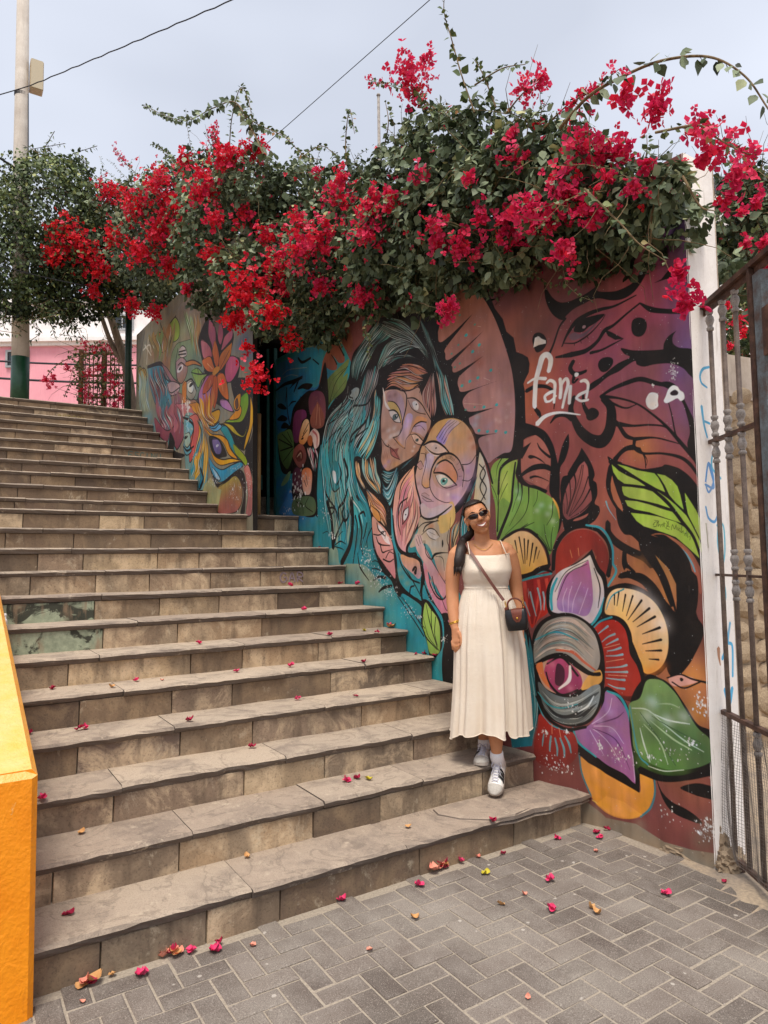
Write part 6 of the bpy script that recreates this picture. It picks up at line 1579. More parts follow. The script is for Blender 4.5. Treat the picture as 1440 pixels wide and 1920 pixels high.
c_ = me_.mix(me_.ramp(a_, (.33, .25), (.52, 0.0)), t_.outputs[0], '#c4b8ac'); c_ = me_.mix(me_.ramp(v_, (.60, 0.0), (.70, .45)), c_, '#a4988c'); c_ = me_.mix(me_.ramp(f_, (.27, .6), (.36, 0.0)), c_, '#74685c')
me_.base(c_); me_.bump(me_.mix(.5, a_, v_), .5, .02)
V = []; nz = 40
for j in range(nz + 1):
    z = -.03 + (top_z(Y0) + .03) * j / nz
    e = .005 * noise.noise((z * 6, 1, 1)) + .003 * noise.noise((z * 25, 3, 1))
    V += [(wall_x(Y0) - .002 + e, Y0 + .006, z), (wall_x(Y0) + .008 + e, Y0 - .002, z), (wall_x(Y0) + .27 - e, Y0 - .002, z), (wall_x(Y0) + .284 - e, Y0 + .012, z)]
F = [(j * 4 + i, j * 4 + i + 1, j * 4 + 5 + i, j * 4 + 4 + i) for j in range(nz) for i in range(3)]
o = mesh_obj('white_end_face', V, F, me_.m, nw, smooth=True); loc_fix(o, nw); o['label'] = 'white painted end face with blue scribbles'
uv = o.data.uv_layers.new(name='UVMap'); cu = [((v[0] - wall_x(Y0)) / .3, v[2] / 3.8) for v in V]
uv.data.foreach_set('uv', np.array([cu[l.vertex_index] for l in o.data.loops], np.float32).ravel())
# crumbled plaster foot at the corner
def lump(name, c, r, seed, mat, parent, flat=1.0):
    bm = bmesh.new(); bmesh.ops.create_icosphere(bm, subdivisions=4, radius=1)
    for v in bm.verts:
        n = .30 * noise.noise(v.co * 1.6 + Vector((seed, 0, 0))) + .26 * noise.noise(v.co * 5 + Vector((0, seed, 0))) + .20 * noise.noise(v.co * 12) + .12 * noise.noise(v.co * 24)
        v.co = Vector((c[0] + v.co.x * r[0] * (1 + n), c[1] + v.co.y * r[1] * (1 + n), c[2] + v.co.z * r[2] * (1 + n)))
    me = bpy.data.meshes.new(name); bm.to_mesh(me); bm.free(); o = link(name, me, mat, parent); loc_fix(o, parent); return o
lump('crumbled_plaster', (3.47, 2.26, .09), (.07, .11, .13), 3, M['rawplaster'], nw); lump('crumbled_plaster', (3.48, 2.15, .03), (.09, .07, .08), 9, M['rawplaster'], nw)
lump('crumbled_plaster', (3.44, 2.42, .0), (.05, .14, .05), 14, M['rawplaster'], nw)
# far wall
fw = empty('bird_mural_wall', (2.68, 9, 0)); tag(fw, 'wall beside the upper steps painted with a bird, pink flower and staring eyes', 'wall')
img_f = paint('far_mural_paint', 5300, 3900, '#8a8474', MURAL_FAR, 260, 6)
_p = np.empty(img_f.size[0] * img_f.size[1] * 4, np.float32); img_f.pixels.foreach_get(_p); _p = _p.reshape(-1, 4); _l = _p[:, :3].mean(1, keepdims=True); _p[:, :3] = np.clip((_l + (_p[:, :3] - _l) * 1.3) * .66, .003, 1); img_f.pixels.foreach_set(_p.ravel()); img_f.update()
mat_f = painted_material('far_mural', img_f)
FY0, FY1 = 6.47, 11.5
ys2 = np.linspace(FY0, FY1, 50); tz2 = lambda y: 5.12 + (y - FY0) * .05
ov = [(FAR_X + .004 * noise.noise((y * 2, t * 5, 2)), y, 1.9 + t * (tz2(y) - 1.9)) for y in ys2 for t in np.linspace(0, 1, 30)]
F = [(i * 30 + j, i * 30 + j + 1, (i + 1) * 30 + j + 1, (i + 1) * 30 + j) for i in range(49) for j in range(29)]
o = mesh_obj('painted_face', ov, F, mat_f, fw, smooth=True); loc_fix(o, fw)
uv = o.data.uv_layers.new(name='UVMap'); cu = [((11.6 - v[1]) / 5.3, 1 - (5.6 - v[2]) / 3.9) for v in ov]
uv.data.foreach_set('uv', np.array([cu[l.vertex_index] for l in o.data.loops], np.float32).ravel())
V = [(FAR_X + dx, y, z) for y in (FY0, FY1) for dx, z in ((.003, 1.9), (.003, tz2(y)), (.05, tz2(y)), (.05, 1.9))]
o = MB().add(V, [(0, 1, 2, 3), (4, 7, 6, 5), (1, 5, 6, 2), (2, 6, 7, 3)]).obj('wall_body', m_flat('black_paint', '#17120f', .7, .3, '#221b17'), fw); loc_fix(o, fw)
# entry between the two walls, its shade painted as near-black panels, with its green bars and a cane leaning in it
en = empty('doorway', (2.95, 7.7, 2.1)); tag(en, 'dark doorway with thin teal bars between the two painted walls', 'doorway')
def P(o, root): loc_fix(o, root); return o
P(MB().box((2.765, 8.05, 2.0), (3.6, 8.15, 4.9)).obj('door_panel', M['dark'], en), en)
P(MB().box((3.60, 7.25, 2.0), (3.68, 8.15, 4.9)).obj('door_reveal', M['dark'], en), en)
P(MB().box((2.765, 7.25, 4.15), (3.6, 8.05, 4.25)).obj('lintel', M['dark'], en), en)
for x, y, z1, r in ((3.06, 7.45, 4.1, .014), (3.14, 7.36, 4.1, .016), (3.21, 7.30, 4.1, .018)):
    P(MB().box((x - r, y - r, 2.09), (x + r, y + r, z1)).obj('door_bar', M['teal'], en), en)
P(MB().box((3.02, 7.40, 2.45), (3.09, 7.415, 2.62)).obj('latch_plate', M['teal'], en), en)
BAMBOO = [(2.793, 6.80, 2.105), (2.806, 6.82, 2.65), (2.82, 6.84, 3.20)]
o = MB().tube(BAMBOO, [.024, .023, .022], 10).obj('bamboo_cane', M['bamboo'], None, True)
tag(o, 'straight bare bamboo cane leaning in the dark doorway', 'cane')
# ================================================================== BACKGROUND
FWD = np.array((_fw[0], _fw[1])); FWD /= np.linalg.norm(FWD); RGT = np.array((FWD[1], -FWD[0]))
def from_px(x, y, d):
    """point at forward distance d seen at photo pixel x, y"""
    v = _fw * CAM_F + _rt * (x - 720) + _up * (960 - y); v = v / (v @ _fw) * d
    return Vector((v[0], v[1], v[2] + CAM_H))
# green post at the end of the far wall
o = MB().tube([(2.50, 11.62, 3.95), (2.50, 11.62, 6.3)], .055, 12).obj('green_post', M['darkgreen'], None, True); tag(o, 'dark green metal post standing at the far end of the bird mural', 'post')
# utility pole
up_ = empty('utility_pole', (.95, 11.9, RIS * 23)); tag(up_, 'pale concrete utility pole with a dark green painted foot', 'utility pole')
def up_part(mb, name, mat, smooth=True): return mb.obj(name, mat, up_, smooth)
zb = 4.85
up_part(MB().tube([(0, 0, 0), (0, 0, zb - RIS * 23)], [.134, .130], 20), 'green_foot', M['greenp'])
up_part(MB().tube([(0, 0, zb - RIS * 23 - .002), (-.06, 0, 4), (-.10, 0, 8.6)], [.128, .108, .075], 20), 'shaft', M['concrete'])
bx = up_part(MB().box((-.02, -.09, 0), (.17, .10, .48), bev=.015), 'meter_box', m_flat('box_paint', '#a8987e', .6, .3, '#c0b098'), False); bx.location = (.055, -.05, 5.18)
up_part(MB().box((-.01, -.105, 0), (.16, -.088, .47)), 'box_lid', m_flat('box_lid_paint', '#b8ac94', .6), False).location = (.055, -.05, 5.185)
bd_ = MB()
for k in range(3): bd_.lathe((-.075, 0, 5.06 + .02 * k), [(.098, -.008), (.104, 0), (.098, .008)], 16)
up_part(bd_, 'cable_band', M['cable'])
up_part(MB().tube([(-.02 + .113, -.06, 0.9), (-.05 + .10, -.05, 3.5), (.09 - .075, -.05, 5.1)], .012, 6), 'conduit', M['cable'])
def cable(p0, p1, sag, rad, label, wob=0):
    p0, p1 = Vector(p0), Vector(p1); pts = []
    for i in range(41):
        t = i / 40; p = p0.lerp(p1, t); p.z -= sag * 4 * t * (1 - t)
        if wob: p.z += wob * math.sin(t * 95)
        pts.append(p)
    o = MB().tube(pts, rad, 5, False).obj('overhead_cable', M['cable'], None, True); tag(o, label, 'cable'); return o
a = from_px(58, 160, 10.4)
b = from_px(440, -5, 8.2); cable(a, a + (b - a) * 1.6, .02, .008, 'twisted dark cable rising from the utility pole to the upper right', .008)
b = from_px(-10, 178, 10.2); cable(a, a + (b - a) * 3, .02, .008, 'short dark cable leaving the utility pole towards the left')
a = from_px(490, 278, 9.0); b = from_px(810, -4, 7.0); cable(a - (b - a) * .3, a + (b - a) * 1.5, 0, .0045, 'straight thin cable crossing the sky behind the red blossom')
a = from_px(36, 320, 10.6); b = from_px(-10, 290, 9); cable(a, b, 0, .016, 'thick dark cable ending at the pole above the tree')
a = from_px(36, 345, 10.6); b = from_px(-10, 312, 9); cable(a, b, 0, .007, 'thin pair cable under the thick one at the pole')
a = from_px(-20, 492, 9); b = from_px(230, 545, 11); cable(a, b, .05, .006, 'thin cable passing in front of the dark tree crown')
a = from_px(-20, 676, 16); b = from_px(330, 684, 17); cable(a, b, .05, .025, 'upper of two black cables along the pink facade')
a = from_px(-20, 708, 16); b = from_px(330, 718, 17); cable(a, b, .05, .028, 'lower of two black cables along the pink facade')
# thin lamp mast behind the blossom
lm = empty('lamp_mast', from_px(713, 420, 14)); tag(lm, 'thin grey mast rising behind the bougainvillea into the sky', 'mast')
MB().tube([(0, 0, -3), (0, 0, 2.72)], [.05, .028], 8).obj('mast_tube', M['cast'], lm, True); MB().lathe((0, 0, 2.72), [(.03, 0), (.045, .02), (.03, .05), (.005, .06)], 8).obj('finial', M['cast'], lm, True)
# pink house
ph = empty('pink_house', from_px(100, 760, 21)); ph.rotation_euler = (0, 0, math.atan2(RGT[1], RGT[0]))
tag(ph, 'pink walled house with a white upper storey beyond the top step', 'house')
PXM = 21 / CAM_F
def pz(y): return (760 - y) * PXM
def pxx(x): return (x - 100) * PXM
MB().box((-14, 0, -3), (9, 8, pz(647))).obj('pink_wall', M['pink'], ph)
c = MB(); c.box((-14.1, -.10, pz(647)), (9.1, 8.1, pz(641))).box((-14.2, -.22, pz(641) + .001), (9.2, 8.2, pz(634))).box((-14.1, -.08, pz(634) + .001), (9.1, 8, pz(626))); c.obj('cornice', M['cornice'], ph)
MB().box((-14, .25, pz(626) + .002), (9, 8, pz(560))).obj('upper_storey', M['cornice'], ph)
MB().box((-14.1, .1, pz(560) + .002), (9.1, 8, pz(552))).obj('roof_edge', M['cornice'], ph)
def window(x0, x1, y0, y1, yd, bars):
    a, b, c0, c1 = pxx(x0), pxx(x1), pz(y1), pz(y0); f = MB(); t = .06
    f.box((a - t, yd - .08, c0 - t), (a, yd + .02, c1 + t)).box((b, yd - .08, c0 - t), (b + t, yd + .02, c1 + t)).box((a, yd - .078, c0 - t), (b, yd + .02, c0)).box((a, yd - .078, c1), (b, yd + .02, c1 + t))
    for k in range(1, bars + 1):
        x = a + (b - a) * k / (bars + 1); f.box((x - .02, yd - .06, c0), (x + .02, yd, c1))
    wo = f.obj('window', M['frame'], ph); MB().box((a, yd - .03, c0), (b, yd - .012, c1)).obj('pane', M['glass'], wo)
window(14, 50, 658, 684, 0, 1); window(205, 240, 586, 610, .25, 1); window(-60, -20, 658, 684, 0, 1)
# trellis door for the small bougainvillea
tr = empty('trellis', from_px(195, 765, 12.6)); tr.rotation_euler = (0, 0, math.atan2(RGT[1], RGT[0])); tag(tr, 'brown wooden trellis carrying the small bougainvillea before the pink house', 'trellis')
s_ = 12.6 / CAM_F
for x in (-44, 0, 42): MB().box((x * s_ - .035, -.03, -.6), (x * s_ + .035, .03, 112 * s_)).obj('post', M['wood'], tr)
for z in (20, 62, 104): MB().box((-44 * s_ + .036, -.02, z * s_ - .02), (42 * s_ - .036, .02, z * s_ + .02)).obj('rail', M['wood'], tr)
for x in range(-38, 42, 8): MB().box((x * s_ - .008, .021, -.5), (x * s_ + .008, .034, 104 * s_)).obj('slat', M['wood'], tr)

# right of the gate: rubble retaining wall with plaster cap, white pergola house
rw = empty('rubble_wall', (5.5, 3.35, 0)); tag(rw, 'rubble stone retaining wall with a plaster cap seen through the gate', 'wall')
P(MB().box((3.75, 3.36, -.05), (9.5, 3.9, 3.0)).obj('mortar_bed', M['rubblem'], rw), rw)
P(MB().add([(3.75, 3.34, 3.002), (9.5, 3.34, 3.002), (9.5, 3.9, 3.002), (3.75, 3.9, 3.002), (3.75, 3.34, 3.25), (9.5, 3.34, 3.6), (9.5, 3.9, 3.6), (3.75, 3.9, 3.25)], [(3, 2, 1, 0), (4, 5, 6, 7), (0, 1, 5, 4), (1, 2, 6, 5), (2, 3, 7, 6), (3, 0, 4, 7)]).obj('plaster_cap', M['capplaster'], rw), rw)
def stone_mesh(seed):
    bm = bmesh.new(); bmesh.ops.create_icosphere(bm, subdivisions=2, radius=1)
    for v in bm.verts:
        n = .3 * noise.noise(v.co * 1.2 + Vector((seed * 3.1, 0, 0))) + .1 * noise.noise(v.co * 4 + Vector((seed, 5, 0))); v.co *= 1 + n
    me = bpy.data.meshes.new('stone'); bm.to_mesh(me); bm.free(); me.materials.append(M['rock']); return me
SM = [stone_mesh(k) for k in range(7)]; q = random.Random(4)
z = .05
while z < 2.95:
    x = 4.4 + q.uniform(0, .2); h = q.uniform(.16, .30)
    while x < 7.0:
        w_ = q.uniform(.2, .42)
        o = link('stone', SM[q.randrange(7)], None, rw); o.location = (x + w_ / 2, 3.37, z + h / 2); o.scale = (w_ * .50, .07, h * .50); o.rotation_euler = (0, q.uniform(-.25, .25), 0); loc_fix(o, rw)
        x += w_ * .97
    z += h * .97
MB().box((3.75, 3.905, -.04), (14, 9, 2.99)).obj('upper_terrace', M['ground'], kind='structure')
hb = empty('pergola_house', from_px(1420, 420, 16)); hb.rotation_euler = (0, 0, math.atan2(RGT[1], RGT[0])); tag(hb, 'white house with a slatted pergola roof beyond the gate', 'house')
s2 = 16 / CAM_F
MB().box((-95 * s2, 0, -10), (400 * s2, 4, 58 * s2)).obj('white_wall', M['cornice'], hb)
MB().box((40 * s2, -.05, -140 * s2), (70 * s2, -.001, 10 * s2)).obj('window', M['glass'], hb)
for k in range(46):
    x = (-95 + k * 7) * s2; MB().add([(x, -.5, 66 * s2), (x + .03, -.5, 66 * s2), (x + .03, 3, 140 * s2), (x, 3, 140 * s2), (x, -.5, 66 * s2 + .05), (x + .03, -.5, 66 * s2 + .05), (x + .03, 3, 140 * s2 + .05), (x, 3, 140 * s2 + .05)], [(3, 2, 1, 0), (4, 5, 6, 7), (0, 1, 5, 4), (1, 2, 6, 5), (2, 3, 7, 6), (3, 0, 4, 7)]).obj('slat', M['ironblue'], hb)
MB().box((-98 * s2, -.6, 60 * s2), (240 * s2, -.45, 66 * s2)).obj('beam', M['ironblue'], hb)
MB().box((-98 * s2, 2.9, 130 * s2), (240 * s2, 3.05, 138 * s2)).obj('beam', M['ironblue'], hb)

# ------------------------------------------------------------------ iron gate leaf, swung open towards the camera
GO = Vector((3.553, 2.215, 0)); GD = Vector((-.571, -.821, 0)).normalized(); GN = Vector((GD.y, -GD.x, 0))
gate = empty('iron_gate', GO); gate.rotation_euler = (0, 0, math.atan2(GD.y, GD.x))
tag(gate, 'rusty iron gate with turned balusters swung open beside the white wall end', 'gate')
def gp(mb, name, mat, smooth=False, parent=gate): return mb.obj(name, mat, parent, smooth)
GL = 1.25
gp(MB().box((-.02, -.03, 2.975), (GL, .03, 3.00)).box((-.02, -.004, 2.94), (GL, .004, 2.9745)), 'top_rail', M['rust'])
for z, r in ((2.235, .014), (1.513, .009), (.787, .016), (.06, .014)):
    gp(MB().box((-.03, -r, z - r * .7), (GL, r, z + r * .7)), 'rail', M['rust'])
    gp(MB().box((-.035, -.03, z - .03), (-.004, .02, z + .028)), 'wall_anchor', M['cast'])
KNOB = [(.012, -.075), (.024, -.07), (.026, -.055), (.016, -.045), (.022, -.03), (.030, -.01), (.026, .012), (.014, .025), (.024, .035), (.026, .05), (.013, .056)]
bal_x = [.115, .265, .405, .78, .93, 1.08]
for i, x in enumerate(bal_x):
    b = gp(MB().tube([(x, 0, .075), (x, 0, 2.95)], .0125, 10), 'baluster', M['iron'], True)
    kz = [(2.90, .9)]
    kz += [(2.32, .9), (2.16, -.9)]
    if i > 0: kz += [(1.60, .85), (1.43, -.85)]
    if i > 1: kz += [(.70, -.9)]
    for z, s in kz:
        gp(MB().lathe((x, 0, z), [(r * abs(s) * .84, zz_ * s) for r, zz_ in (KNOB if s > 0 else KNOB)], 10), 'knob', M['cast'], True, b)
gp(MB().box((.585, -.028, .0), (.612, .028, 2.974)), 'post', M['rust']); gp(MB().box((.625, -.02, .02), (.70, .02, 2.93)), 'post', M['ironblue'])
gp(MB().box((.71, -.03, 2.52), (.77, .03, 2.74)), 'lock_case', M['rust'])
gp(MB().box((.10, -.02, -.02), (.135, .02, .06)).box((.14, -.02, -.02), (.17, .02, .05)), 'drop_bolt', M['rust'])
wm = MB()
def bulge(x, z): return -.03 - .02 * math.sin(x * 9) * math.sin(z * 5) - .012 * math.sin(x * 31 + z * 3)
nx = int(.95 / .0145); nzz = int(.70 / .0145)
for i in range(nx):
    x = .02 + i * .0145; wm.tube([(x + .005 * math.sin(z * 7 + i), bulge(x, z), z) for z in np.linspace(.07, .775, 9)], .0011, 3, False)
for j in range(nzz):
    z = .075 + j * .0145; wm.tube([(x, bulge(x, z), z + .004 * math.sin(x * 12 + j)) for x in np.linspace(.015, .965, 22)], .0011, 3, False)
gp(wm, 'wire_mesh', M['wire'])['kind'] = 'stuff'
# ================================================================== FOLIAGE
LEAF = np.array([(0, 0, 0), (.34, .22, .05), (.40, .48, .04), (0, 1, -.10), (-.40, .48, .04), (-.34, .22, .05), (0, .45, -.03)])
LEAF_F = np.array([(0, 1, 6), (1, 2, 6), (2, 3, 6), (6, 3, 4), (6, 4, 5), (0, 6, 5)])
NARROW = np.array([(0, 0, 0), (.17, .45, .03), (0, 1, -.05), (-.17, .45, .03)]); NARROW_F = np.array([(0, 1, 2), (0, 2, 3)])
def _petal(az):
    P = np.array([(0, .0, 0), (.50, .50, .30), (.0, 1.0, .38), (-.50, .50, .30), (0, .5, .12)]); c, s = math.cos(az), math.sin(az)
    return P @ np.array([(c, s, 0), (-s, c, 0), (0, 0, 1)])
BRACT = np.vstack([_petal(a) for a in (0, 2.1, 4.2)]); BRACT_F = np.array([(0, 1, 4), (1, 2, 4), (4, 2, 3), (0, 4, 3)]); BRACT_F = np.vstack([BRACT_F + 5 * k for k in range(3)])
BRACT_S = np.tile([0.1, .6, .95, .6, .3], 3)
def unit(v): return v / (np.linalg.norm(v, axis=-1, keepdims=True) + 1e-9)
def frames(tip, nrm):
    """rows: x (width), y (length), z (normal) for each leaf"""
    y = unit(tip); z = unit(nrm - (nrm * y).sum(1, keepdims=True) * y); x = np.cross(y, z); return np.stack([x, y, z], 1)
def scatter(T, F, pos, fr, size):
    n = len(pos); V = np.einsum('kj,njd->nkd', T, fr) * size[:, None, None] + pos[:, None, :]
    return V.reshape(-1, 3), (F[None] + (np.arange(n) * len(T))[:, None, None]).reshape(-1, F.shape[1])
def shell_points(blobs, per_m2, lo=.72, hi=1.08, others=None):
    """points near the surface of a union of lumpy ellipsoids, with outward normals"""
    PO, NO = [], []; C0 = np.array([b[:3] for b in blobs]); RR = np.array([b[3] for b in blobs])
    for b in blobs:
        n = int(4 * math.pi * b[3] ** 2 * per_m2) + 4; d = unit(R.normal(size=(n, 3))); rad = b[3] * R.uniform(lo, hi, n) ** 1.0
        rad *= 1 + .16 * np.sin(d[:, 0] * 5 + b[0] * 7 + d[:, 2] * 4) * np.cos(d[:, 1] * 6 + b[1] * 3)
        p = np.array(b[:3]) + d * rad[:, None]
        dist = np.linalg.norm(p[:, None] - C0[None], axis=2) / RR[None]; keep = (dist < .68).sum(1) == 0
        PO.append(p[keep]); NO.append(d[keep])
    return np.vstack(PO), np.vstack(NO)
def split_individual(name, root, T, F, pos, fr, size, tone, mat, smask, limit, attr2=None, extra=None):
    """the `limit` nearest in view become parts of their own (mesh data shared), the rest one part"""
    x, y, z = px_of(pos); vis_ = (x > -20) & (x < 1460) & (y > -20) & (y < 1940) & (z > .1) & smask
    order = np.argsort(np.where(vis_, z / size, 1e9))[:limit]; order = order[vis_[order]]
    mask = np.ones(len(pos), bool); mask[order] = False
    tiers = []
    for k in range(8):
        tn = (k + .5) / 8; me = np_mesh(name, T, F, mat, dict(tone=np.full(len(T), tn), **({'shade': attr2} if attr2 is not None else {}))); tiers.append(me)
    for i in order:
        o = bpy.data.objects.new(name, tiers[min(7, int(tone[i] * 8))]); COL.objects.link(o); o.parent = root
        m3 = fr[i].T * size[i]; o.matrix_local = Matrix([[*m3[r], pos[i][r] - root.location[r]] for r in range(3)] + [[0, 0, 0, 1]])
    return mask
def facing(pos, nrm):
    v = unit(np.array((0, 0, CAM_H)) - pos); return (v * nrm).sum(1) > .15
def joined(name, root, T, F, pos, fr, size, tone, mat, shade=None):
    V, FF = scatter(T, F, pos, fr, size); at = dict(tone=np.repeat(tone, len(T)))
    if shade is not None: at['shade'] = np.clip(np.tile(shade, len(pos)) + np.repeat(R.normal(0, .15, len(pos)) + .55 * (R.random(len(pos)) < .07), len(T)), 0, 1)
    me = np_mesh(name, V - np.array(root.location), FF, mat, at); o = link(name, me, None, root); o['kind'] = 'stuff'; return o
def twigs(name, root, blobs, n, rad=.004, ln=.5):
    mb = MB()
    for _ in range(n):
        b = blobs[R.integers(len(blobs))]; d = unit(R.normal(size=3)); p = np.array(b[:3]) + d * b[3] * R.uniform(.6, 1.0)
        dr = unit(R.normal(size=3) + np.array((-.4, -.3, .1))); pts = [p]
        for k in range(5): dr = unit(dr + R.normal(0, .3, 3) + np.array((0, 0, -.10))); pts.append(pts[-1] + dr * ln / 5)
        mb.tube([q - np.array(root.location) for q in pts], [rad * (1 - .15 * k) for k in range(6)], 4, False)
    return mb.obj(name, M['stem'], root, True, 'stuff')
def leaves_on(path, size, spacing, droop=.6, pairs=2):
    pos, tip, nrm, sz = [], [], [], []; P_ = catmull(path, 10); L = np.r_[0, np.cumsum(np.linalg.norm(np.diff(P_, axis=0), axis=1))]; tot = L[-1]
    for s_ in np.arange(spacing, tot, spacing):
        c = np.array([np.interp(s_, L, P_[:, k]) for k in range(3)]); a = np.array([np.interp(min(s_ + .02, tot), L, P_[:, k]) for k in range(3)]); t = unit(a - c + 1e-6)
        for k in range(pairs):
            r = unit(R.normal(size=3)); side = unit(np.cross(t, r)); tp = unit(side + .35 * t + np.array((0, 0, -droop)))
            pos.append(c + side * size * .15); tip.append(tp); nrm.append(unit(np.array((-.4, -.5, .6)) + .5 * R.normal(size=3))); sz.append(size * R.uniform(.55, 1.15) * (1 - .45 * s_ / tot))
    return map(np.array, (pos, tip, nrm, sz))
def bush(root, blobs, clusters, per_m2, size, shoots, n_leaf_parts, n_flower_parts, lmat, seed_tone=.0):
    loc = np.array(root.location)
    # a deep, back-filled volume: the plant stands behind the wall and spills over it
    deep = blobs + [(b[0] + .35 + .25 * b[3], b[1] + .15, b[2] - .02, b[3] * .92) for b in blobs] + [(b[0] + .95, b[1] + .3, b[2] - .1, b[3] * .85) for b in blobs[::2]]
    pos, nrm = shell_points(deep, per_m2); fr_ok = facing(pos, nrm)
    n = len(pos); up = np.array((0, 0, 1.0))
    tip = unit(nrm * .5 + R.normal(0, .55, (n, 3)) + np.array((0, 0, -.55))); nn = unit(nrm * .9 + up * .45 + R.normal(0, .45, (n, 3)))
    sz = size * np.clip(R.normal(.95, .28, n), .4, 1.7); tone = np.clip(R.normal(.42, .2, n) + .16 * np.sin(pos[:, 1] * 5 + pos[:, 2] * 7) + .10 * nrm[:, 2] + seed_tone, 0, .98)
    fr = frames(tip, nn)
    mask = split_individual('leaf', root, LEAF, LEAF_F, pos, fr, sz, tone, lmat, fr_ok, n_leaf_parts)
    joined('foliage', root, LEAF, LEAF_F, pos[mask], fr[mask], sz[mask], tone[mask], lmat)
    # inner, smaller leaves that close the mass, toned dark to paint its shade
    p2, n2 = shell_points(deep, per_m2 * .55, .40, .72); k = len(p2)
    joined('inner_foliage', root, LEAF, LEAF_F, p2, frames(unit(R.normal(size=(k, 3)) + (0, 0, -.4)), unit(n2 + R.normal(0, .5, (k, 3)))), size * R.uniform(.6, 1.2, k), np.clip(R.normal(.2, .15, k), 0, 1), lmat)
    twigs('twigs', root, blobs, 110)
    # ragged young growth leaving the outline
    mb = MB(); sp = [[], [], [], []]
    for b in blobs:
        for _ in range(3 + int(b[3] * 9)):
            d = unit(R.normal(size=3) + np.array((-.2, -.25, .75))); p = np.array(b[:3]) + d * b[3] * .9; ln = R.uniform(.10, .30) * (2.5 if R.random() < .26 else 1); pts = [p]; dr = d
            for _k in range(4): dr = unit(dr + R.normal(0, .25, 3) + np.array((0, 0, -.12))); pts.append(pts[-1] + dr * ln / 4)
            mb.tube([q - loc for q in pts], [.0035, .003, .0025, .002, .0012], 3, False)
            for a_, v_ in zip(sp, leaves_on(pts, size * .72, .035, .3, 2)): a_.append(v_)
    mb.obj('twig_tips', M['stem'], root, True, 'stuff')
    q = [np.vstack(sp[0]), np.vstack(sp[1]), np.vstack(sp[2]), np.concatenate(sp[3])]
    joined('young_leaves', root, LEAF, LEAF_F, q[0], frames(q[1], q[2]), q[3], np.clip(R.normal(.45, .25, len(q[0])), 0, 1), M['sprig'])
    # flower clusters
    FP, FT, FN, FS, FC = [], [], [], [], []
    for cx, cy, cz, cr, tn in clusters:
        c = np.array((cx, cy, cz)); vd = unit(np.array((0, 0, CAM_H)) - c); m = int(min(230, 10 + 1700 * cr * cr + 95 * cr))
        if cr < .09: m = int(m * .8)
        g = R.normal(0, .38, (m, 3)) * cr; g -= vd * (g @ vd)[:, None] * .45
        p = c + g + vd * .05; p[:, 2] += np.abs(R.normal(0, .03, m)) * (R.random(m) < .3)
        FP.append(p); nn = unit(vd * .7 + np.array((0, 0, .35)) + R.normal(0, .6, (m, 3))); FN.append(nn); FT.append(unit(R.normal(size=(m, 3))))
        FS.append(R.uniform(.021, .040, m) * (1.0 if cy < 6 else 1.15)); FC.append(np.clip(tn + R.normal(0, .16, m), 0, 1))
    # loose bracts sprinkled over the whole front
    pick = np.where(fr_ok)[0]; pick = R.choice(pick, int(len(pick) * .016), replace=False)
    FP.append(pos[pick] + nrm[pick] * .03); FN.append(nrm[pick]); FT.append(unit(R.normal(size=(len(pick), 3)))); FS.append(R.uniform(.018, .03, len(pick))); FC.append(np.clip(R.normal(.4, .2, len(pick)), 0, 1))
    for lsz, fl, path in shoots:
        if not fl: continue
        pp = catmull(path, 12); m = 46; idx = R.integers(len(pp) // 4, len(pp), m); FP.append(pp[idx] + R.normal(0, .035, (m, 3))); FN.append(unit(R.normal(size=(m, 3)) + (-.4, -.5, .3))); FT.append(unit(R.normal(size=(m, 3)))); FS.append(R.uniform(.018, .032, m)); FC.append(np.clip(R.normal(.35, .12, m), 0, 1))
    FP, FN, FT, FS, FC = np.vstack(FP), np.vstack(FN), np.vstack(FT), np.concatenate(FS), np.concatenate(FC); ff = frames(FT, FN)
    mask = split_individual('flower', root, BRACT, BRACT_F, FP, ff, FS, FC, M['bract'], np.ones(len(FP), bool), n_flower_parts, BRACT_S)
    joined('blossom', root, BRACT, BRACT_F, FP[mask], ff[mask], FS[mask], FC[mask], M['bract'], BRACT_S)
    # long arching shoots, each a stem with its own leaves
    for lsz, fl, path in shoots:
        pp = catmull(path, 8); rad = np.linspace(.0075, .0025, len(pp)) * (1.3 if lsz > .08 else .8)
        st = MB().tube([q_ - loc for q_ in pp], list(rad), 6, False).obj('shoot', M['stem'], root, True)
        ps, tp, nn, sz_ = leaves_on(path, lsz, lsz * .62, .75 if lsz > .08 else .35, 2 if lsz > .08 else 2)
        V, F_ = scatter(LEAF, LEAF_F, ps, frames(tp, nn), sz_)
        link('shoot_leaves', np_mesh('shoot_leaves', V - loc, F_, M['sprig'] if lsz < .08 else lmat, dict(tone=np.repeat(np.clip(R.normal(.45, .22, len(ps)), 0, 1), len(LEAF)))), None, st, False, 'stuff')
SH_NEAR = [s for s in SHOOTS if s[2][0][1] < 5.4]; SH_FAR = [s for s in SHOOTS if s[2][0][1] >= 5.4]
CL_NEAR = [c for c in CLUSTERS if c[1] < 5.5]; CL_FAR = [c for c in CLUSTERS if c[1] >= 5.5]
bn = empty('bougainvillea', (3.5, 3.6, 0)); tag(bn, 'large bougainvillea with magenta red bracts spilling over the wall with the two faces', 'bougainvillea', None)
bush(bn, BLOBS_NEAR, CL_NEAR, 900, .056, SH_NEAR, 299, 299, M['leaf'])
P(MB().tube([(3.75, 3.7, 0), (3.72, 3.65, 1.5), (3.65, 3.7, 2.8), (3.4, 3.8, 3.8)], [.07, .06, .05, .03], 10).obj('trunk', M['bark'], bn, True), bn)
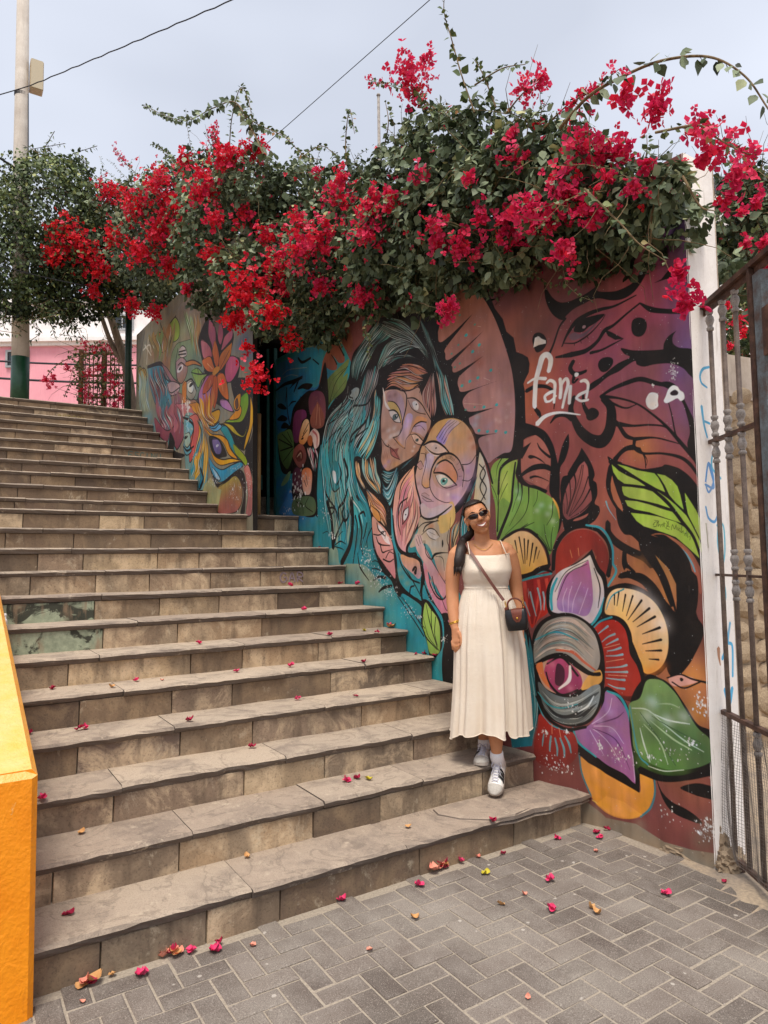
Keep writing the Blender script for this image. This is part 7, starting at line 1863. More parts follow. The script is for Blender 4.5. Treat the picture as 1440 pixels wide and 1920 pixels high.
bf = empty('bougainvillea', (3.2, 8.4, 0)); tag(bf, 'bougainvillea with scarlet bracts spilling over the bird mural beside the upper steps', 'bougainvillea')
bush(bf, BLOBS_FAR, CL_FAR, 650, .060, SH_FAR, 200, 299, M['leaf'], .04)
P(MB().tube([(3.1, 8.5, 3.0), (3.05, 8.4, 4.2), (2.95, 8.5, 5.6)], [.08, .07, .04], 10).obj('trunk', M['bark'], bf, True), bf)
# dark climber to the right of the white wall end
def from_list(lst, d): return [(*from_px(x, y, d), r * d / CAM_F) for x, y, r in lst]
bc = empty('bougainvillea', (4.6, 3.0, 0)); tag(bc, 'dark bougainvillea hanging behind the white wall end above the gate rail', 'bougainvillea')
BB = from_list([(1385, 420, 50), (1420, 440, 55), (1375, 490, 32), (1390, 350, 40), (1440, 380, 50)], 4.9)
bush(bc, BB, [(*from_px(x, y, 4.55), r * 4.5 / CAM_F, .3) for x, y, r in ((1418, 385, 10), (1432, 460, 14), (1400, 460, 10), (1438, 500, 12), (1425, 370, 8), (1390, 400, 9))], 700, .062, [], 60, 60, M['leaf'], -.05)
P(MB().tube([(4.75, 3.1, 0), (4.7, 3.05, 1.6), (4.6, 3.0, 3.0)], [.05, .04, .025], 8).obj('trunk', M['bark'], bc, True), bc)
bh = empty('bougainvillea', from_px(1400, 690, 7.4)); tag(bh, 'bushy light green bougainvillea with red blooms on the terrace behind the gate bars', 'bougainvillea')
BB = from_list([(1360, 620, 45), (1400, 600, 55), (1440, 590, 60), (1380, 560, 45), (1430, 540, 40)], 7.6)
bush(bh, BB, [(*from_px(x, y, 7.0), r * 7 / CAM_F, .6) for x, y, r in ((1385, 600, 15), (1392, 628, 14), (1365, 575, 9), (1405, 585, 8), (1350, 610, 10), (1370, 650, 8), (1428, 610, 12))], 500, .05, [], 0, 60, M['sprig'], .12)
# weeds growing out of the rubble wall
for i, (x, y, r) in enumerate(((1396, 915, 12), (1402, 1010, 12))):
    t = empty('weed', from_px(x, y, 6.6)); tag(t, ('upper' if i == 0 else 'lower') + ' green weed rooted in the rubble stone wall behind the gate', 'weed', 'weeds in the rubble wall'); ps = []
    n = 70; p = np.array(t.location) + R.normal(0, .05, (n, 3)) - (0.0, .06, 0); joined('leaves', t, LEAF, LEAF_F, p, frames(unit(R.normal(size=(n, 3)) + (0, 0, -.4)), unit(R.normal(size=(n, 3)) + (-.5, -.6, .5))), R.uniform(.03, .06, n), R.uniform(.4, .95, n), M['sprig'])
    mb = MB()
    for k in range(7): mb.tube([(0, .06, 0), (R.normal(0, .03), -.02, .02), (R.normal(0, .07), -.07, R.normal(0, .07))], [.004, .003, .002], 4)
    mb.obj('stems', M['stem'], t, True)
# street tree, upper left
tr_ = empty('street_tree', (2.55, 12.6, RIS * 23)); tag(tr_, 'dense dark green street tree with hanging twigs beside the utility pole', 'tree')
tl = np.array(tr_.location); trunk = MB()
def limb(pts, r0, r1): trunk.tube([np.array(p) - tl for p in pts], list(np.linspace(r0, r1, len(pts))), 8, False)
b0 = from_px(248, 780, 11.9); A1 = from_px(238, 690, 11.9); A2 = from_px(222, 640, 11.9); A3 = from_px(205, 590, 11.9); A4 = from_px(170, 520, 12.0)
limb(catmull([b0 - Vector((0, 0, .8)), b0, A1, A2, A3, A4], 5), .10, .05)
limb(catmull([A1, from_px(212, 650, 11.95), from_px(196, 610, 12), from_px(180, 560, 12)], 5), .055, .03)
limb(catmull([A4, from_px(120, 470, 11.8), from_px(70, 440, 10.9)], 5), .05, .02); limb(catmull([A3, from_px(215, 520, 12), from_px(190, 430, 12.2)], 5), .045, .02); limb(catmull([A4, from_px(140, 420, 11.2), from_px(120, 360, 10.8)], 5), .04, .015); limb(catmull([A4, from_px(80, 540, 11.0), from_px(20, 520, 10.6)], 5), .04, .015)
trunk.obj('trunk', M['bark'], tr_, True)
pos, nrm = shell_points(TREE_BLOBS, 900, .55, 1.12); n = len(pos)
tip = unit(nrm * .35 + R.normal(0, .5, (n, 3)) + np.array((0, 0, -.8))); nn = unit(nrm + R.normal(0, .6, (n, 3)) + (0, 0, .5))
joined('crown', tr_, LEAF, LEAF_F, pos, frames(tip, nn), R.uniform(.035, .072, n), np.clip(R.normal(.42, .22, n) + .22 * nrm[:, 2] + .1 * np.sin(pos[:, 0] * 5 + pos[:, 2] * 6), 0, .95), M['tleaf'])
p2, n2 = shell_points(TREE_BLOBS, 420, .2, .62); k2 = len(p2)
joined('inner_crown', tr_, LEAF, LEAF_F, p2, frames(unit(R.normal(size=(k2, 3)) + (0, 0, -.4)), unit(R.normal(size=(k2, 3)))), R.uniform(.07, .12, k2), np.clip(R.normal(.18, .12, k2), 0, 1), M['tleaf'])  # inner leaves toned dark, the crown's own shade put into their colour
ps, tp, nn_, sz_ = [], [], [], []; mb = MB()
for k in range(80):
    b = TREE_BLOBS[R.integers(len(TREE_BLOBS))]; d = unit(R.normal(size=3) + np.array((0, -.4, -.9 if k < 60 else .8))); p = np.array(b[:3]) + d * b[3] * .9; ln = R.uniform(.2, .55); s_ = -1 if k < 60 else .7
    pts = [p + np.array((R.normal(0, .05) * j, R.normal(0, .05) * j, s_ * ln * j / 4)) for j in range(5)]; mb.tube([q - tl for q in pts], .006, 3, False)
    for a_, v_ in zip((ps, tp, nn_, sz_), leaves_on(pts, .085, .05, .8, 2)): a_.append(v_)
mb.obj('hanging_twigs', M['stem'], tr_, True, 'stuff')
joined('hanging_leaves', tr_, NARROW, NARROW_F, np.vstack(ps), frames(np.vstack(tp), np.vstack(nn_)), np.concatenate(sz_) * 1.3, np.clip(R.normal(.45, .2, sum(map(len, ps))), 0, 1), M['tleaf'])
# small bougainvillea on the trellis
sb = empty('bougainvillea', from_px(195, 765, 12.4)); tag(sb, 'small twiggy bougainvillea climbing the trellis in front of the pink house', 'bougainvillea')
BB = from_list([(180, 690, 36), (205, 680, 40), (160, 670, 26), (210, 730, 34), (170, 735, 30), (195, 760, 30), (150, 700, 18), (225, 660, 22)], 12.4); sl = np.array(sb.location)
pos, nrm = shell_points(BB, 330, .3, 1.15); n = len(pos)
joined('foliage', sb, LEAF, LEAF_F, pos, frames(unit(R.normal(size=(n, 3)) + (0, 0, -.5)), unit(R.normal(size=(n, 3)) + (-.4, -.6, .4))), R.uniform(.03, .065, n), np.clip(R.normal(.55, .25, n), 0, 1), M['sprig'])
twigs('twigs', sb, BB, 90, .006, .6)
FPp = []
for x, y, r in ((160, 645, 10), (180, 655, 12), (205, 650, 10), (165, 700, 9), (160, 728, 10), (163, 745, 10), (205, 705, 10), (202, 737, 8), (228, 738, 9), (235, 755, 9), (185, 690, 8), (215, 760, 8), (230, 660, 9), (85, 712, 7), (92, 720, 7), (125, 690, 6), (100, 708, 6), (214, 720, 7), (240, 700, 8)):
    c = np.array(from_px(x, y, 12.0)); FPp.append(c + R.normal(0, .5, (26, 3)) * r * 12 / CAM_F)
FPp = np.vstack(FPp); n = len(FPp); joined('blossom', sb, BRACT, BRACT_F, FPp, frames(unit(R.normal(size=(n, 3))), unit(R.normal(size=(n, 3)) + (-.4, -.6, .4))), R.uniform(.022, .036, n), np.clip(R.normal(.4, .2, n), 0, 1), M['bract'], BRACT_S)
for path in ([(170, 665), (130, 672), (100, 690), (84, 712)], [(160, 700), (135, 715), (120, 745)]):
    pp = [from_px(x, y, 12.0) for x, y in path]; st = MB().tube([np.array(q) - sl for q in catmull(pp, 6)], .008, 4, False).obj('shoot', M['stem'], sb, True)
    ps, tp, nn_, sz_ = leaves_on(np.array(pp), .07, .06, .5, 2); V, F_ = scatter(LEAF, LEAF_F, ps, frames(tp, nn_), sz_); link('shoot_leaves', np_mesh('shoot_leaves', V - sl, F_, M['sprig'], dict(tone=np.repeat(R.random(len(ps)), len(LEAF)))), None, st, False, 'stuff')
# ================================================================== THE WOMAN ON THE STEPS
PO = Vector((2.885, 3.39, RIS * 2 + .001)); EX = Vector((.7615, -.648, 0)); EY = Vector((.648, .7615, 0))
PM = Matrix(((EX.x, EY.x, 0, PO.x), (EX.y, EY.y, 0, PO.y), (0, 0, 1, PO.z), (0, 0, 0, 1)))
person = empty('person'); person.matrix_world = PM
tag(person, 'smiling woman in a long cream sundress and dark sunglasses stepping down by the wall', 'person')
def sk(name, c1, c2, rough=.6):
    s = NT(name, rough, .35); s.vec(False); a = s.noise(9, 4, .6); f = s.noise(180, 3, .6)
    s.base(s.mix(.08, s.ramp(a, (.3, c1), (.7, c2)), f, 'OVERLAY')); s.bump(f, .08, .002)
    s.b.inputs['Subsurface Weight'].default_value = .12; s.b.inputs['Subsurface Radius'].default_value = (.012, .005, .003); return s.m
SKIN = sk('tanned_skin', '#b47a56', '#c48a64')
HAIRM = (lambda s: (s.vec(False), s.base(s.ramp(s.noise(60, 4, .6, (1, 1, .08)), (.3, '#140d0b'), (.75, '#2e1f19'))), s.bump(s.noise(140, 3, .6, (1, 1, .05)), .5, .004), s.m)[-1])(NT('dark_brown_hair', .5, .4))
def dress_mat():
    s = NT('cream_viscose', .85, .15); s.vec(False); a = s.noise(5, 4, .6); h = s.noise(30, 6, .7, (1, 1, 2.4), 1.4); w_ = s.noise(500, 2)
    s.base(s.ramp(a, (.3, '#e4d4c0'), (.7, '#ecdfce'))); s.bump(s.mix(.25, h, w_), .5, .012)
    tr = s.t.nodes.new('ShaderNodeBsdfTranslucent'); tr.inputs['Color'].default_value = lin('#e8d8c4'); mx = s.t.nodes.new('ShaderNodeMixShader'); mx.inputs[0].default_value = .12
    s.link(s.b.outputs[0], mx.inputs[1]); s.link(tr.outputs[0], mx.inputs[2]); s.link(mx.outputs[0], s.t.nodes['Material Output'].inputs['Surface']); return s.m
DRESS = dress_mat()
GOLD = m_flat('gold_metal', '#b8862c', .3, .6, '#e0b450'); GOLD.node_tree.nodes['Principled BSDF'].inputs['Metallic'].default_value = .8
def pp(mb, name, mat, smooth=True, parent=person, kind=None): return mb.obj(name, mat, parent, smooth, kind)
# ---- body: overlapping lofts fused into one continuous surface
bd = MB()
def chain(pts, n=16):
    """pts: (x,y,z,rx[,ry])  tapered limb with rounded ends"""
    P_ = [Vector(p[:3]) for p in pts]; r = [p[3] for p in pts]; r2 = [p[4] if len(p) > 4 else p[3] for p in pts]
    Q = catmull([(*p[:3], p[3], p[4] if len(p) > 4 else p[3]) for p in pts], 6)
    V, F = [], []
    for i, q in enumerate(Q):
        d = Vector(Q[min(i + 1, len(Q) - 1)][:3]) - Vector(Q[max(i - 1, 0)][:3]); d.normalize()
        a = Vector((1, 0, 0)) - d * d.x; a.normalize(); b = d.cross(a)
        for k in range(n):
            t = 2 * math.pi * k / n; V.append(Vector(q[:3]) + a * math.cos(t) * q[3] + b * math.sin(t) * q[4])
    m = len(Q)
    d0 = (Vector(Q[0][:3]) - Vector(Q[1][:3])).normalized(); d1 = (Vector(Q[-1][:3]) - Vector(Q[-2][:3])).normalized()
    for i in range(m - 1):
        for k in range(n): F.append((i * n + k, i * n + (k + 1) % n, (i + 1) * n + (k + 1) % n, (i + 1) * n + k))
    for base, d, q, flip in ((0, d0, Q[0], True), ((m - 1) * n, d1, Q[-1], False)):
        c = Vector(q[:3]); s0 = len(V)
        for k in range(n): V.append(c + (V[base + k] - c) * .7 + d * min(q[3], q[4]) * .65)
        V.append(c + d * min(q[3], q[4]) * .95)
        for k in range(n):
            F.append((base + k, base + (k + 1) % n, s0 + (k + 1) % n, s0 + k)); F.append((s0 + k, s0 + (k + 1) % n, s0 + n))
    bd.add(V, F)
def ell(c, r, A=None, n=16):
    V, F = [], []; m = 10
    for i in range(1, m):
        ph = math.pi * i / m
        for k in range(n):
            t = 2 * math.pi * k / n; q = Vector((r[0] * math.sin(ph) * math.cos(t), r[1] * math.sin(ph) * math.sin(t), r[2] * math.cos(ph)))
            V.append((A @ q if A is not None else q) + Vector(c))
    top = len(V); V.append((A @ Vector((0, 0, r[2])) if A is not None else Vector((0, 0, r[2]))) + Vector(c)); V.append((A @ Vector((0, 0, -r[2])) if A is not None else Vector((0, 0, -r[2]))) + Vector(c))
    for i in range(m - 2):
        for k in range(n): F.append((i * n + k, (i + 1) * n + k, (i + 1) * n + (k + 1) % n, i * n + (k + 1) % n))
    for k in range(n): F.append((top, k, (k + 1) % n)); F.append((top + 1, (m - 2) * n + (k + 1) % n, (m - 2) * n + k))
    bd.add(V, F)
TILT = math.radians(20); HC = Vector((.004, -.03, 1.527)); HU = Vector((math.cos(TILT), 0, math.sin(TILT))); HV = Vector((-math.sin(TILT), 0, math.cos(TILT))); HY = Vector((0, 1, 0))
YAW = math.radians(6); HU2 = HU * math.cos(YAW) + HY * math.sin(YAW); HY2 = HY * math.cos(YAW) - HU * math.sin(YAW)
HA = Matrix(((HU2.x, HY2.x, HV.x), (HU2.y, HY2.y, HV.y), (HU2.z, HY2.z, HV.z)))
def H(u, y, v): return HC + HU2 * u + HY2 * y + HV * v
# torso
chain([(.045, .02, .74, .15, .115), (.045, .02, .84, .165, .12), (.047, .01, .96, .142, .105), (.047, .005, 1.07, .122, .092), (.047, 0, 1.17, .142, .10), (.040, .005, 1.26, .15, .095), (.033, .015, 1.325, .135, .07)])
ell((-.02, -.060, 1.185), (.060, .045, .058)); ell((.105, -.060, 1.19), (.060, .045, .058))
chain([(-.12, .02, 1.318, .048), (.03, .03, 1.345, .05), (.185, .025, 1.322, .048)])                       # shoulder girdle
chain([(.036, .02, 1.33, .058, .052), (.030, .01, 1.385, .050, .050), (*H(.004, .03, -.06), .047)])       # neck
chain([(.036, .018, 1.345, .085, .04), (.033, .02, 1.365, .06, .045)])                                     # trapezius
chain([(-.137, .015, 1.30, .050), (-.160, .010, 1.20, .049), (-.168, .005, 1.08, .043), (-.166, -.015, .98, .040), (-.160, -.055, .88, .030), (-.156, -.070, .84, .0245)])
chain([(.196, .025, 1.30, .050), (.222, .05, 1.20, .048), (.238, .075, 1.08, .042), (.246, .07, .98, .039), (.252, .05, .88, .029), (.255, .045, .84, .0245)])
def hand(c, s):
    """relaxed hand hanging down; s=+1: thumb to the viewer's right"""
    x, y, z = c
    chain([(x, y, z + .02, .024, .020), (x + .004 * s, y - .005, z - .03, .034 * .8, .016), (x + .006 * s, y - .010, z - .065, .030, .014)], 12)
    for k, (dx, ln, cu) in enumerate(((.022, .066, .010), (.007, .074, .014), (-.008, .068, .018), (-.022, .052, .022))):
        fx = x + dx * s * .95
        chain([(fx, y - .008, z - .062, .0088), (fx + .003 * s, y - .014, z - .062 - ln * .45, .0082), (fx + .004 * s, y - .010 + cu * .3, z - .062 - ln * .78, .0074), (fx + .004 * s, y + cu * .6, z - .062 - ln, .0062)], 10)
    chain([(x + .022 * s, y - .012, z - .005, .013), (x + .036 * s, y - .024, z - .035, .0105), (x + .036 * s, y - .030, z - .064, .0088), (x + .031 * s, y - .030, z - .084, .0072)], 10)
hand((-.152, -.078, .815), 1); hand((.257, .043, .815), -1)
# legs
chain([(-.03, .03, .76, .088), (-.02, .04, .6, .075), (-.005, .06, .44, .054), (.002, .085, .32, .053), (.008, .10, .17, .038), (.010, .095, .085, .032)])
chain([(.115, .0, .76, .090), (.105, -.05, .6, .078), (.090, -.10, .44, .057), (.086, -.095, .32, .056), (.084, -.085, .20, .050), (.085, -.075, .09, .034), (.085, -.068, .03, .031)])
# head
ell(H(0, .012, .026), (.0735, .090, .086), HA); ell(H(0, -.012, -.030), (.061, .066, .075), HA); ell(H(0, -.050, -.088), (.028, .024, .021), HA)
ell(H(-.036, -.052, -.028), (.029, .026, .028), HA); ell(H(.036, -.052, -.028), (.029, .026, .028), HA); ell(H(0, -.062, -.062), (.032, .024, .022), HA)
ell(H(0, -.072, .030), (.048, .012, .014), HA)
for p in ((0, -.078, .022, .0095, .012), (0, -.090, .002, .0115, .012), (0, -.098, -.017, .0145, .012)): ell(H(*p[:3]), (p[3], .014, p[4]), HA)
for s in (-1, 1):
    ell(H(.011 * s, -.088, -.022), (.0095, .010, .0075), HA); ell(H(.0735 * s, .006, -.004), (.010, .018, .030), HA); ell(H(.081 * s, .012, .010), (.007, .014, .018), HA)
tmp = mesh_obj('tmp_body', bd.v, bd.f, SKIN); md = tmp.modifiers.new('r', 'REMESH'); md.mode = 'VOXEL'; md.voxel_size = .0046
ms = tmp.modifiers.new('s', 'SMOOTH'); ms.factor = .5; ms.iterations = 5
bpy.context.view_layer.update(); dg = bpy.context.evaluated_depsgraph_get()
me = bpy.data.meshes.new_from_object(tmp.evaluated_get(dg)); me.name = 'body'; bpy.data.objects.remove(tmp); me.materials.clear(); me.materials.append(SKIN)
link('body', me, None, person, True)
# ---- dress
def dress():
    rows = [(1.298, -.096, .200, .090, .098), (1.25, -.104, .205, .10, .115), (1.19, -.106, .212, .105, .134), (1.14, -.100, .198, .10, .124), (1.10, -.092, .186, .097, .105), (1.082, -.092, .185, .098, .105), (1.04, -.108, .198, .108, .118), (.97, -.128, .222, .13, .135), (.86, -.148, .246, .15, .158), (.70, -.164, .268, .165, .18), (.50, -.172, .276, .170, .195), (.34, -.184, .284, .18, .205), (.19, -.198, .288, .19, .215)]
    rows = np.array(rows); zs = np.r_[np.linspace(1.298, 1.085, 16), np.linspace(1.078, .19, 54)]; n = 168; V = []; F = []
    for i, z in enumerate(zs):
        xl, xr, bb, bf = (np.interp(-z, -rows[:, 0], rows[:, k]) for k in (1, 2, 3, 4)); cx, a = (xl + xr) / 2, (xr - xl) / 2; low = max(0, (1.07 - z) / .88)
        for k in range(n):
            t = 2 * math.pi * k / n; ct, st = math.cos(t), math.sin(t); e = .88
            x = cx + a * math.copysign(abs(ct) ** e, ct); b = bf if st < 0 else bb; y = b * math.copysign(abs(st) ** e, st) + .005
            nrm = Vector((ct, st, 0)); fold = 0
            if low > 0:
                fold += low ** .8 * ((.017 * math.sin(9 * t + .6 + 1.2 * low) + .012 * math.sin(15 * t + 2.0 - low * 2)) * (.6 + .5 * math.sin(3 * t + 1)) + .007 * math.sin(23 * t + low))
                fold += .0035 * math.sin(46 * t + 2 * math.sin(5 * t)) * math.exp(-((low - .03) / .22) ** 2)
                u = (t - 5.10) / .05; sm = 1 / (1 + math.exp(-(t - 5.10) / .025)) * max(0, 1 - max(0, t - 5.15) / .85); fold -= .062 * low ** .6 * sm - .020 * low * math.exp(-((t - 5.02) / .07) ** 2)   # front panel laps over the back one
                u = (t - 4.30) / .13; fold -= .018 * low ** .6 * math.exp(-u * u); u = (t - 3.75) / .10; fold -= .015 * low * math.exp(-u * u)
            else:
                fold += .0035 * math.sin(z * 150 + 3 * math.sin(t * 2)) * math.exp(-((z - 1.105) / .03) ** 2) * (1 if ct < -.2 or ct > .5 else .3)
                for bx in (-.02, .105): fold += .018 * math.exp(-((x - bx) / .05) ** 2 - ((z - 1.195) / .055) ** 2) * max(0, -st)
            zh = z
            if low > .5:
                f = (low - .5) / .5; zh = z + f * (.020 * math.sin(3 * t + .8) + .012 * math.sin(7 * t)) + f * .060 * math.exp(-((t - 5.22) / .13) ** 2) - f * .012 * math.exp(-((t - 3.4) / .3) ** 2)
            if i == 0: zh += -.010 * abs(st) + .004 * math.cos(2 * t)
            if z > 1.2 and st > 0: zh -= .06 * st * (z - 1.2) / .1
            V.append((x + nrm.x * fold, y + nrm.y * fold, zh))
    m = len(zs)
    for i in range(m - 1):
        for k in range(n): F.append((i * n + k, (i + 1) * n + k, (i + 1) * n + (k + 1) % n, i * n + (k + 1) % n))
    o = mesh_obj('dress', V, F, DRESS, person, True)
    # turned hem, waist seam and shoulder straps
    ring = [V[(m - 1) * n + k] for k in range(n)]; pp(MB().tube([*ring, ring[0]], .0028, 5, False), 'hem', DRESS, True, o)
    ring = [V[16 * n + k] for k in range(n)]; pp(MB().tube([(p[0], p[1], p[2] + .004) for p in (*ring, ring[0])], .0030, 5, False), 'waist_seam', DRESS, True, o)
    ring = [V[0 + k] for k in range(n)]; pp(MB().tube([*ring, ring[0]], .0026, 5, False), 'neckline', DRESS, True, o)
    pp(MB().tube(catmull([(-.050, -.094, 1.292), (-.058, -.066, 1.345), (-.062, .0, 1.374), (-.055, .07, 1.33)], 6), .0032, 6), 'shoulder_strap', DRESS, True, o)
    pp(MB().tube(catmull([(.178, -.075, 1.290), (.158, -.058, 1.340), (.142, .01, 1.382), (.145, .07, 1.33)], 6), .0032, 6), 'shoulder_strap', DRESS, True, o)
dress()
# ---- face details
LIP = m_flat('lip', '#8c4438', .4, .4, '#a05448'); TEETH = m_flat('teeth', '#f6f2ea', .3, .5)
def face_strip(pts, name, mat, r0, r1, flat=.6, parent=person):
    Q = catmull(pts, 6); return pp(MB().tube([H(*q) for q in Q], list(np.interp(np.linspace(-1, 1, len(Q)), [-1, 0, 1], [r1, r0, r1])), 8), name, mat, True, parent)
mouth = MB(); T_ = np.linspace(-1, 1, 13)
up_l = [H(.034 * t, -.0950 + .020 * t * t, -.0500 + .011 * t * t) for t in T_]; lo_l = [H(.034 * t, -.0940 + .020 * t * t, -.0655 + .0265 * t * t) for t in T_]
V = [*up_l, *lo_l]; mouth.add(V, [(i, i + 1, 14 + i, 13 + i) for i in range(12)]); teeth = pp(mouth, 'teeth', TEETH, False)
pp(MB().tube(up_l, list(.0012 + .0014 * (1 - T_ ** 2)), 8), 'upper_lip', LIP); pp(MB().tube(lo_l, list(.0012 + .0022 * (1 - T_ ** 2)), 8), 'lower_lip', LIP)
for s in (-1, 1):
    face_strip([(.014 * s, -.083, .034), (.030 * s, -.080, .040), (.050 * s, -.064, .034)], 'eyebrow', HAIRM, .0034, .0014)
# sunglasses
GL_ = m_flat('dark_brown_lens', '#0e0605', .22, .35, '#170a08'); FR_ = m_flat('tortoise_frame', '#1c0f0c', .25, .6, '#38190f')
sg = None
lens = MB(); fr_ = MB()
for s in (-1, 1):
    Q = []
    for k in range(24):
        t = 2 * math.pi * k / 24; u = .0340 * s + .0295 * math.cos(t); v = .0115 + (.0150 if math.sin(t) > 0 else .0165) * math.copysign(abs(math.sin(t)) ** .85, math.sin(t)) + .10 * (u * s - .034)
        Q.append(H(u, -.0985 + 6.5 * u * u, v))
    c0 = H(.034 * s, -.0985, .0115); n0 = len(lens.v); lens.add([c0, *Q], [(0, 1 + k, 1 + (k + 1) % 24) if s > 0 else (0, 1 + (k + 1) % 24, 1 + k) for k in range(24)]); fr_.tube([*Q, Q[0]], .0028, 6, False)
    fr_.tube([H(.063 * s, -.074, .017), H(.073 * s, -.04, .016), H(.079 * s, .01, .010)], .0026, 6)
fr_.tube([H(-.008, -.1015, .016), H(0, -.104, .018), H(.008, -.1015, .016)], .0024, 6)
sg = pp(fr_, 'sunglasses', FR_); pp(lens, 'lens', GL_, False, sg)
# hair: slicked back cap and a low ponytail over the shoulder
V, F, n = [], [], 48; m = 26
keep = {}
for i in range(m + 1):
    ph = math.pi * i / m * .80
    for k in range(n):
        t = 2 * math.pi * k / n; st = math.sin(t); d = Vector((math.sin(ph) * math.cos(t), math.sin(ph) * st, math.cos(ph)))
        rr_ = 1.075 + .006 * math.sin(k * 2.6) * (1 if ph > .3 else 0)
        u, y, v = d.x * .0735 * rr_, d.y * .090 * rr_ + .012, d.z * .086 * rr_ + .027
        if d.y < 0: pass
        V.append(H(u, y, v)); keep[(i, k)] = not (d.y < -.18 and d.z < .62 - .10 * abs(d.x) ** 2) and not (d.y < .10 and d.z < .30 and abs(d.x) > .3)
for i in range(m):
    for k in range(n):
        q = ((i, k), (i + 1, k), (i + 1, (k + 1) % n), (i, (k + 1) % n))
        if all(keep[x] for x in q): F.append(tuple(a * n + b for a, b in q))
hair = mesh_obj('hair', V, F, HAIRM, person, True); md = hair.modifiers.new('solid', 'SOLIDIFY'); md.thickness = .008; md.offset = 0
pt = MB(); path = catmull([H(-.035, .085, -.02), H(-.075, .07, -.075), (-.085, .035, 1.385), (-.103, -.045, 1.335), (-.116, -.085, 1.26), (-.126, -.082, 1.20)], 8); W_ = np.interp(np.linspace(0, 1, len(path)), [0, .2, .5, .8, 1], [.030, .026, .032, .034, .024])
V, F, n = [], [], 22
for i, p in enumerate(path):
    d = (Vector(path[min(i + 1, len(path) - 1)]) - Vector(path[max(i - 1, 0)])).normalized(); a = Vector((1, .3, 0)) - d * d.dot(Vector((1, .3, 0))); a.normalize(); b = d.cross(a)
    for k in range(n):
        t = 2 * math.pi * k / n; r = W_[i] * (1 + .10 * math.sin(k * 3.1 + .4 * i * .3)); V.append(Vector(p) + a * math.cos(t) * r + b * math.sin(t) * r * .55)
for i in range(len(path) - 1):
    for k in range(n): F.append((i * n + k, i * n + (k + 1) % n, (i + 1) * n + (k + 1) % n, (i + 1) * n + k))
pt.add(V, F)
for k in range(16):
    t = 2 * math.pi * k / 16; o_ = Vector((math.cos(t) * .022, math.sin(t) * .012, 0)); e = Vector(path[-1]); pt.tube([e + o_ + Vector((0, 0, .02)), e + o_ * 1.05 + Vector((-.003, 0, -.02 - .01 * (k % 3)))], [.0065, .0015], 5)
pp(pt, 'ponytail', HAIRM)
# jewellery
pp(MB().tube(catmull([(-.025, -.036, 1.362), (.0, -.056, 1.338), (.040, -.072, 1.322), (.075, -.056, 1.338), (.095, -.030, 1.362)], 6), .0014, 5), 'necklace', GOLD)
er = MB(); er.tube([H(-.082 + .012 * math.sin(t) * .4, .0, -.045 - .013 * math.cos(t)) for t in np.linspace(0, 6.283, 14)], .0013, 5, False); pp(er, 'earring', GOLD)
br = MB()
for dz in (0, .008): br.tube([(-.158 + .031 * math.cos(t), -.060 + .029 * math.sin(t), .868 + dz + .010 * math.cos(t)) for t in np.linspace(0, 6.283, 20)], .0030, 6, False)
pp(br, 'bracelet', GOLD); pp(MB().tube([(-.1445 + .0105 * math.cos(t), -.092 + .0105 * math.sin(t), .725) for t in np.linspace(0, 6.283, 12)], .0014, 5, False), 'ring', GOLD)
